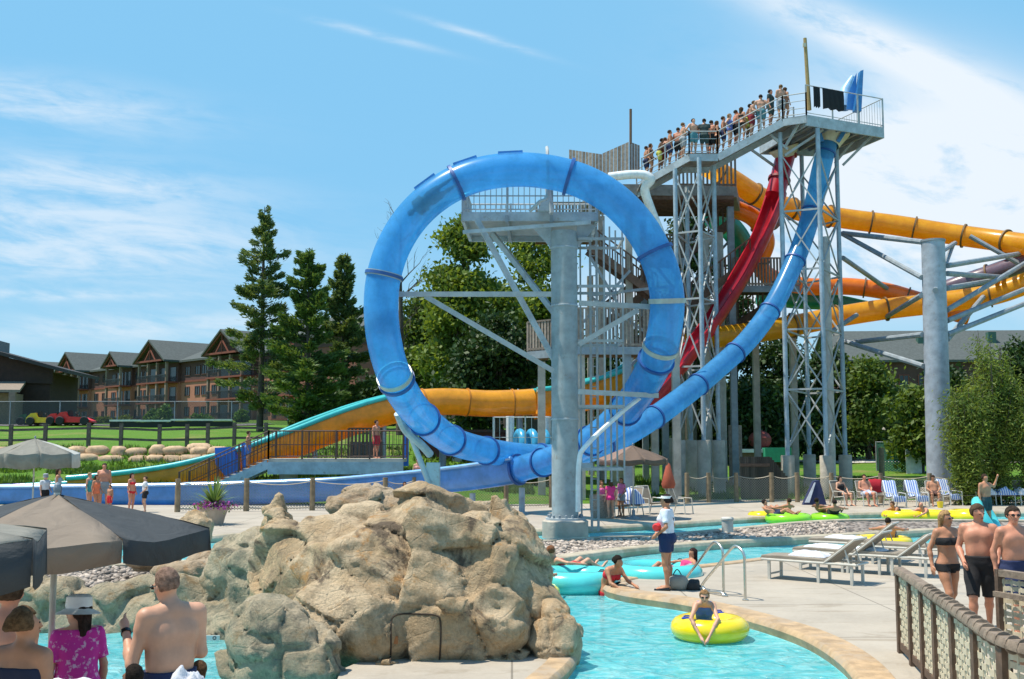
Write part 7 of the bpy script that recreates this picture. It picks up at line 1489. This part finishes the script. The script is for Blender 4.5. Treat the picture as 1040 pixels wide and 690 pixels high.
# lifeguard and the near river
person(at(677, 19.95), R(-112), 1.72, 'f', 'stand', dict(eL=(-.27, .06, 1.17), wL=(-.16, -.16, 1.04), eR=(.27, .06, 1.17), wR=(.16, -.14, 1.02)), 'tan', (.03, .02, .018), 1, (('shirt', (.70, .74, .82), .75), ('shorts', (.012, .03, .10), .55)), .019, 1.08, False,
       'lifeguard in white polo, navy shorts and visor holding a red rescue tube', None, (('visor', (.78, .78, .76)), ('rescue',), ('sandals',)))
p = G(617, 603, WL); person((p.x, p.y, -.98), R(35), 1.66, 'f', 'stand', dict(chs=(0, -.14, 1.28), nck=(0, -.24, 1.42), hd=(.0, -.33, 1.54), sL=(-.185, -.20, 1.37), sR=(.185, -.20, 1.37), eL=(-.22, -.36, 1.14), eR=(.22, -.36, 1.16), wL=(-.16, -.56, 1.06), wR=(.18, -.60, 1.10), face=(.3, -1, -.25)), 'tan', (.02, .014, .012), 1, (('bikini', RED),), .019, .96, False, 'dark-haired woman in a red bikini leaning on the tip of the deck')
p = G(577, 592, WL); person((p.x, p.y, .02), R(120), 1.62, 'f', 'float', dict(face=(.2, -1, .2)), 'fair', (.22, .10, .05), 1, (('suit', (.5, .05, .05)),), .022, 1., False, 'auburn-haired woman lying back in the aqua ring by the big rock')
p = G(540, 606, WL); person((p.x, p.y, .0), R(190), 1.55, 'f', 'float', {}, 'tan', (.10, .06, .03), 1, (('suit', (.3, .1, .3)),), .028, .9, False, 'swimmer half hidden by the right side of the big rock')
p = G(688, 590, WL); person((p.x, p.y, -.05), R(-70), 1.5, 'f', 'float', {}, 'tan', (.04, .02, .02), 2, (('suit', (.7, .05, .2)),), .024, .95, False, 'girl in pink floating behind the legs of the lifeguard')
person((pY.x - .08, pY.y - .02, .10), R(-8), 1.40, 'f', 'prone', dict(wL=(-.10, -.72, -.16), wR=(.05, -.74, -.18), eL=(-.25, -.50, .10), eR=(.22, -.52, .10), sL=(-.17, -.22, .30), sR=(.17, -.22, .30), nck=(0, -.24, .36), hd=(0, -.32, .46), chs=(0, -.04, .22)), 'fair', (.30, .17, .08), 1, (('suit', (.05, .15, .55)),), .014, .92, True, 'child lying across the yellow ring with both arms in the water', None, (('shades',),))
# far river
for (px, py, rz, pose, sk, hr, lab, sx_) in ((788, 531, 60, 'float', 'tan', (.03, .02, .02), 'dark-haired child between the yellow and the first green ring', 'm'), (794, 528, -150, 'float', 'tan', (.05, .03, .02), 'swimmer leaning back on the first green ring, right of the child', 'm'), (838, 528, 120, 'float', 'brown', (.02, .015, .01), 'dark-skinned swimmer at the left end of the second green ring', 'm'), (847, 530, 170, 'float', 'tan', (.03, .02, .015), 'dark-haired swimmer seen from behind on the second green ring', 'f'),
    (908, 528, -60, 'prone', 'tan', (.10, .05, .03), 'brown-haired swimmer with folded arms on the first far yellow ring', 'f'), (937, 529, -50, 'prone', 'red', None, 'bald swimmer resting folded arms on the second far yellow ring', 'm'), (903, 555, 160, 'float', 'tan', (.03, .02, .015), 'dark-haired swimmer seen from behind on the flat ring past the loungers', 'm')):
    p = G(px, py, WL); person((p.x, p.y, .06), R(rz), 1.62, sx_, pose, {}, sk, hr, 0, (('trunks', NV, .6),) if sx_ == 'm' else (('suit', BK),), .03, 1., False, lab)
p = G(1003, 529); ring(W(1002, 525, 33), .50, .17, M_ra, 'aqua ring carried on the shoulder of a man behind the walkers', up=(.75, -.5, .5)); person(at(1001, 33), R(25), 1.72, 'm', 'stand', dict(wR=(.40, -.10, 1.62), eR=(.36, -.02, 1.36)), 'tan', (.05, .03, .02), 0, (('shorts', (.02, .05, .06), .7),), .03, 1., False, 'man walking off with the aqua ring on his shoulder')
# walkers at the right
person(at(962, 16.0), R(14), 1.67, 'f', 'walk', dict(face=(.35, -1, -.05), eL=(-.25, .08, 1.17), wL=(-.27, .0, .94), eR=(.24, .05, 1.16), wR=(.25, -.06, .93)), 'tan', (.36, .22, .10), 2, (('bikini', BK),), .0145, .98, True, 'blonde woman in a black bikini and sunglasses walking at the right', None, (('shades',),))
person(at(995, 15.35), R(-22), 1.80, 'm', 'walk', dict(face=(.8, -1, -.25), eL=(-.26, .06, 1.16), wL=(-.20, -.20, .99)), 'red', (.10, .065, .04), 0, (('shorts', BK, .98),), .0145, 1.03, True, 'muscular bare-chested man in long black shorts right of the woman in the bikini')
person(at(1031, 14.8), R(10), 1.80, 'm', 'walk', dict(face=(-.25, -1, 0)), 'red', (.05, .035, .025), 0, (('shorts', NV, .8),), .016, 1.04, True, 'bare-chested man with black sunglasses behind the woven gate', None, (('shades',),))
# people across the river at the left
for (px, Y, rz, h, sx_, pose, sk, hr, hl, wr, ac, lab) in (
    (46, 42, 60, 1.45, 'm', 'stand2', 'fair', (.05, .03, .02), 0, (('shirt', (.55, .57, .6), .6), ('shorts', BK, .7)), (('hat', (.3, .32, .34), .13),), 'boy in a grey cap and striped shirt below the pale umbrella'),
    (59, 42, 100, 1.68, 'f', 'stand', 'tan', (.05, .03, .02), 2, (('tank', (.25, .35, .4)), ('shorts', (.1, .1, .12), .6)), (), 'dark-haired woman right of the boy in the cap'),
    (91, 43, 80, 1.5, 'f', 'stand', 'fair', (.30, .22, .12), 1, (('suit', (.05, .3, .3)),), (), 'blonde girl at the left of the group by the blue trough'),
    (98, 42.4, 60, 1.42, 'f', 'stand2', 'tan', (.05, .03, .02), 2, (('suit', (.7, .18, .08)),), (), 'girl in an orange swimsuit in the group by the blue trough'),
    (105.5, 43.5, 20, 1.85, 'm', 'stand', 'red', (.06, .04, .03), 0, (('shorts', (.25, .28, .3), .8),), (), 'tallest man, bare-chested, at the back of the group by the blue trough'),
    (112, 42, -30, 1.05, 'm', 'stand', 'tan', (.08, .05, .03), 0, (('shorts', RED, .8),), (), 'smallest child at the right of the group by the blue trough'),
    (134, 42, 70, 1.5, 'f', 'stand', 'red', (.03, .02, .015), 2, (('bikini', RED),), (), 'girl with red bikini bottoms before the blue trough'),
    (147.5, 42, -70, 1.38, 'm', 'stand2', 'fair', (.08, .05, .03), 0, (('shirt', WHT, .7), ('shorts', BK, .6)), (), 'child in a white shirt and black shorts facing the girl in red'),
    (411, 41, 20, 1.2, 'f', 'stand', 'tan', (.04, .02, .02), 2, (('suit', RED),), (), 'small girl in a red swimsuit seen above the huge boulder'),
    (620, 38.4, 200, 1.36, 'f', 'stand', 'fair', (.10, .06, .03), 2, (('suit', PNK), ('shirt', PNK, .5)), (), 'girl in bright pink beside the stone-look bin'),
    (611, 39.6, 30, 1.3, 'f', 'stand', 'tan', (.12, .07, .04), 2, (('suit', (.8, .15, .4)),), (), 'girl in pale pink left of the brighter one behind the bin'),
    (631, 39.4, -60, 1.4, 'f', 'stand2', 'tan', (.15, .09, .04), 2, (('shirt', (.75, .2, .42), .5), ('shorts', (.3, .35, .4), .5)), (), 'girl in a pink shirt and pale shorts right of the brightest pink one')):
    person(at(px, Y), R(rz), h, sx_, pose, {}, sk, hr, hl, wr, .03, 1., False, lab, None, ac)
# seated in the far row
person((*CH[856][0].to_2d(), 0), R(20), 1.68, 'f', 'sit', dict(face=(.3, -1, -.2)), 'fair', (.04, .025, .02), 2, (('tank', BK), ('shorts', BK, .4)), .026, 1., False, 'woman in black sitting in the leftmost far-row chair')
person((*CH[880][0].to_2d(), 0), R(8), 1.8, 'm', 'sit', {}, 'red', (.05, .03, .02), 0, (('shorts', (.5, .55, .7), .7),), .026, 1.25, False, 'heavy bare-chested man sitting in pale shorts in the far row')
person((*CH[949][0].to_2d(), 0), R(-12), 1.75, 'm', 'sit', dict(face=(.2, -1, -.5)), 'tan', (.05, .03, .02), 0, (('shorts', (.10, .05, .04), .8),), .026, 1.05, False, 'tanned man bending forward in a far-row chair above the yellow pail')
# beyond the pools
for (px, Y, zz, rz, h, sx_, sk, wr, lab) in ((382, 49.7, dz, 60, 1.75, 'm', 'red', (('shorts', (.45, .02, .04), .8),), 'bare-chested man in red shorts on the raised deck'), (252, 49.6, 1.6, 90, 1.6, 'm', 'tan', (('shorts', (.1, .2, .5), .8),), 'boy in blue shorts on the stair of the raised deck'), (424, 48.5, .45, 30, 1.5, 'f', 'fair', (('suit', (.8, .35, .3)),), 'pale girl below the right end of the raised deck'),
    (866, 87, None, 180, 1.8, 'm', 'fair', (('shirt', WHT, .6), ('shorts', (.05, .12, .35), .9)), 'man in white shirt and blue shorts on the far path'), (880, 88, None, 90, 1.7, 'm', 'fair', (('shirt', (.55, .57, .55), .6), ('shorts', BK, .8)), 'man in a grey shirt on the far path, left of the red one'), (888.5, 86, None, -90, 1.75, 'm', 'tan', (('shirt', (.65, .03, .03), .6), ('shorts', BK, .8)), 'man in a red shirt on the far path'),
    (852, 88, None, 30, 1.7, 'f', 'fair', (('tank', WHT), ('shorts', NV, .5)), 'person in white on the far path beside the right lattice tower'), (808, 80, None, 0, 1.6, 'f', 'tan', (('tank', RED), ('shorts', BK, .5)), 'woman in red near the green box beyond the board wall'), (776, 80.5, None, 60, 1.6, 'm', 'tan', (('shirt', (.1, .25, .3), .6), ('shorts', BK, .8)), 'person in teal at the pale counter beyond the board wall'), (782, 80, None, -40, 1.65, 'f', 'tan', (('suit', (.6, .3, .2)),), 'person in an orange swimsuit beside the pale counter')):
    x = xat(px, Y, 2); person((x, Y, tzf(x, Y) if zz is None else zz), R(rz), h, sx_, 'stand', {}, sk, (.05, .03, .02), 0, wr, .032, 1., False, lab)
# rider inside the tube
k = int(np.argmin([np.linalg.norm(np.array(p) - np.array(tuple(W(447, 206, 30.1)))) for p in spline(px3(drop), 7)])); Pq = spline(px3(drop), 7); c = np.array(Pq[k]); d = unit(np.array(Pq[k + 2]) - np.array(Pq[k - 2]))
rd = person((0, 0, 0), 0, 1.72, 'm', 'stand', dict(eL=(-.22, -.05, 1.2), wL=(-.05, -.16, 1.3), eR=(.22, -.05, 1.2), wR=(.05, -.16, 1.25)), 'brown', (.02, .015, .01), 0, (('shorts', BK, .8),), .028, 1.1, False, 'rider lying inside the blue tube at the upper left of the ring')
zax = Vector(-d); yax = Vector((0, 1, 0)) - zax * zax.y; yax.normalize(); xax = yax.cross(zax); rd.rotation_euler = Matrix((xax, yax, zax)).transposed().to_euler(); rd.location = Vector(c) - zax * .86 - Vector((0, .22, 0)) + Vector((-.05, 0, -.08))
# queue on the stepped walkway
def wz(px):
    pts = [(640, zz3 - .2), (652, zz3), (700, zl), (729, zl), (795, tpz - .05), (819, tpz)]; return float(np.interp(px, [p[0] for p in pts], [p[1] for p in pts]))
protos = []
for i, (sx_, pose, sk, hr, hl, wr) in enumerate((('m', 'stand', 'tan', (.05, .03, .02), 0, (('shorts', NV, .8),)), ('m', 'cross', 'red', (.04, .03, .02), 0, (('shorts', BK, .85),)), ('m', 'lean', 'fair', (.10, .06, .03), 0, (('shorts', (.25, .02, .03), .8),)), ('f', 'stand2', 'tan', (.07, .04, .02), 2, (('bikini', BK),)), ('m', 'hips', 'fair', (.03, .02, .02), 0, (('shorts', (.08, .25, .30), .8),)), ('m', 'stand', 'red', (.03, .02, .02), 0, (('shirt', (.03, .05, .05), .6), ('shorts', (.03, .06, .06), .9))), ('m', 'lean', 'brown', (.02, .015, .01), 0, (('shorts', (.5, .5, .1), .8),)), ('f', 'hips', 'fair', (.25, .15, .07), 2, (('suit', (.10, .15, .4)),)), ('m', 'cross', 'fair', (.15, .09, .05), 0, (('shorts', (.35, .37, .4), .85),)))):
    protos.append(person((0, 0, 0), 0, 1.76, sx_, pose, {}, sk, hr, hl, wr, .03, 1., False, 'x'))
Q = [(656.5, .5, 0, 100, 1.68, 'leftmost rider of the queue, at the foot of the steps by the timber screen'), (661, .3, 3, 60, 1.66, 'girl second in the queue from the timber screen'), (670, .6, 6, 80, 1.72, 'dark man in yellow shorts, left one of a close pair low on the steps'), (674, 1.1, 2, 120, 1.74, 'man right of that close pair, his back to the rail'), (680.5, .5, 0, 90, 1.82, 'taller man just right of the close pair on the lower steps'),
     (689, .9, 1, 150, 1.75, 'man with folded arms below the landing edge'), (694, .5, 8, 100, 1.80, 'man in grey shorts at the upper end of the lower steps'), (704.5, .4, 4, 30, 1.82, 'man with hands on hips at the left end of the landing'), (715.5, .5, 5, 170, 1.82, 'man in a dark shirt and dark shorts on the landing'), (723, .9, 1, 120, 1.80, 'bare-backed man right behind the one in the dark shirt'),
     (728.5, .5, 3, 90, 1.72, 'girl at the right end of the landing'), (735, .6, 0, 80, 1.80, 'man on the first step above the landing'), (741.5, .4, 7, 60, 1.74, 'fair-haired girl in blue a step higher'), (748, .8, 1, 100, 1.80, 'man with folded arms halfway up the upper steps'), (753.5, .4, 3, 130, 1.74, 'girl halfway up the upper steps'),
     (760, 1.0, 6, 90, 1.84, 'man at the back of the pair two thirds up the steps'), (764, .5, 2, 60, 1.80, 'man leaning forward, front one of the pair two thirds up'), (773.5, .5, 4, 170, 1.85, 'man in teal shorts seen from behind near the top'), (783.5, .6, 5, 60, 1.86, 'man in dark clothes standing tallest near the top of the steps'), (794, .5, 8, 200, 1.80, 'man at the top step beside the last rail post'), (798.5, .9, 3, 120, 1.70, 'girl at the very top of the steps next to the mast')]
used = set()
for (px, dy, pi, rz, h, lab) in Q:
    Yw = float(np.interp(px, [652, 700, 729, 795], [55.6, 54, 54, 53.4])) + .15 + dy * .5; o = protos[pi] if pi not in used else dup(protos[pi], label=lab); used.add(pi); o['label'] = lab; o['group'] = 'riders queueing on the walkway'
    s_ = h / 1.76; o.scale = (s_ * 1.12, s_ * 1.12, s_ * 1.05); o.rotation_euler = (0, 0, R(rz)); o.location = (xat(px, Yw, 18), Yw, wz(px) + .02)
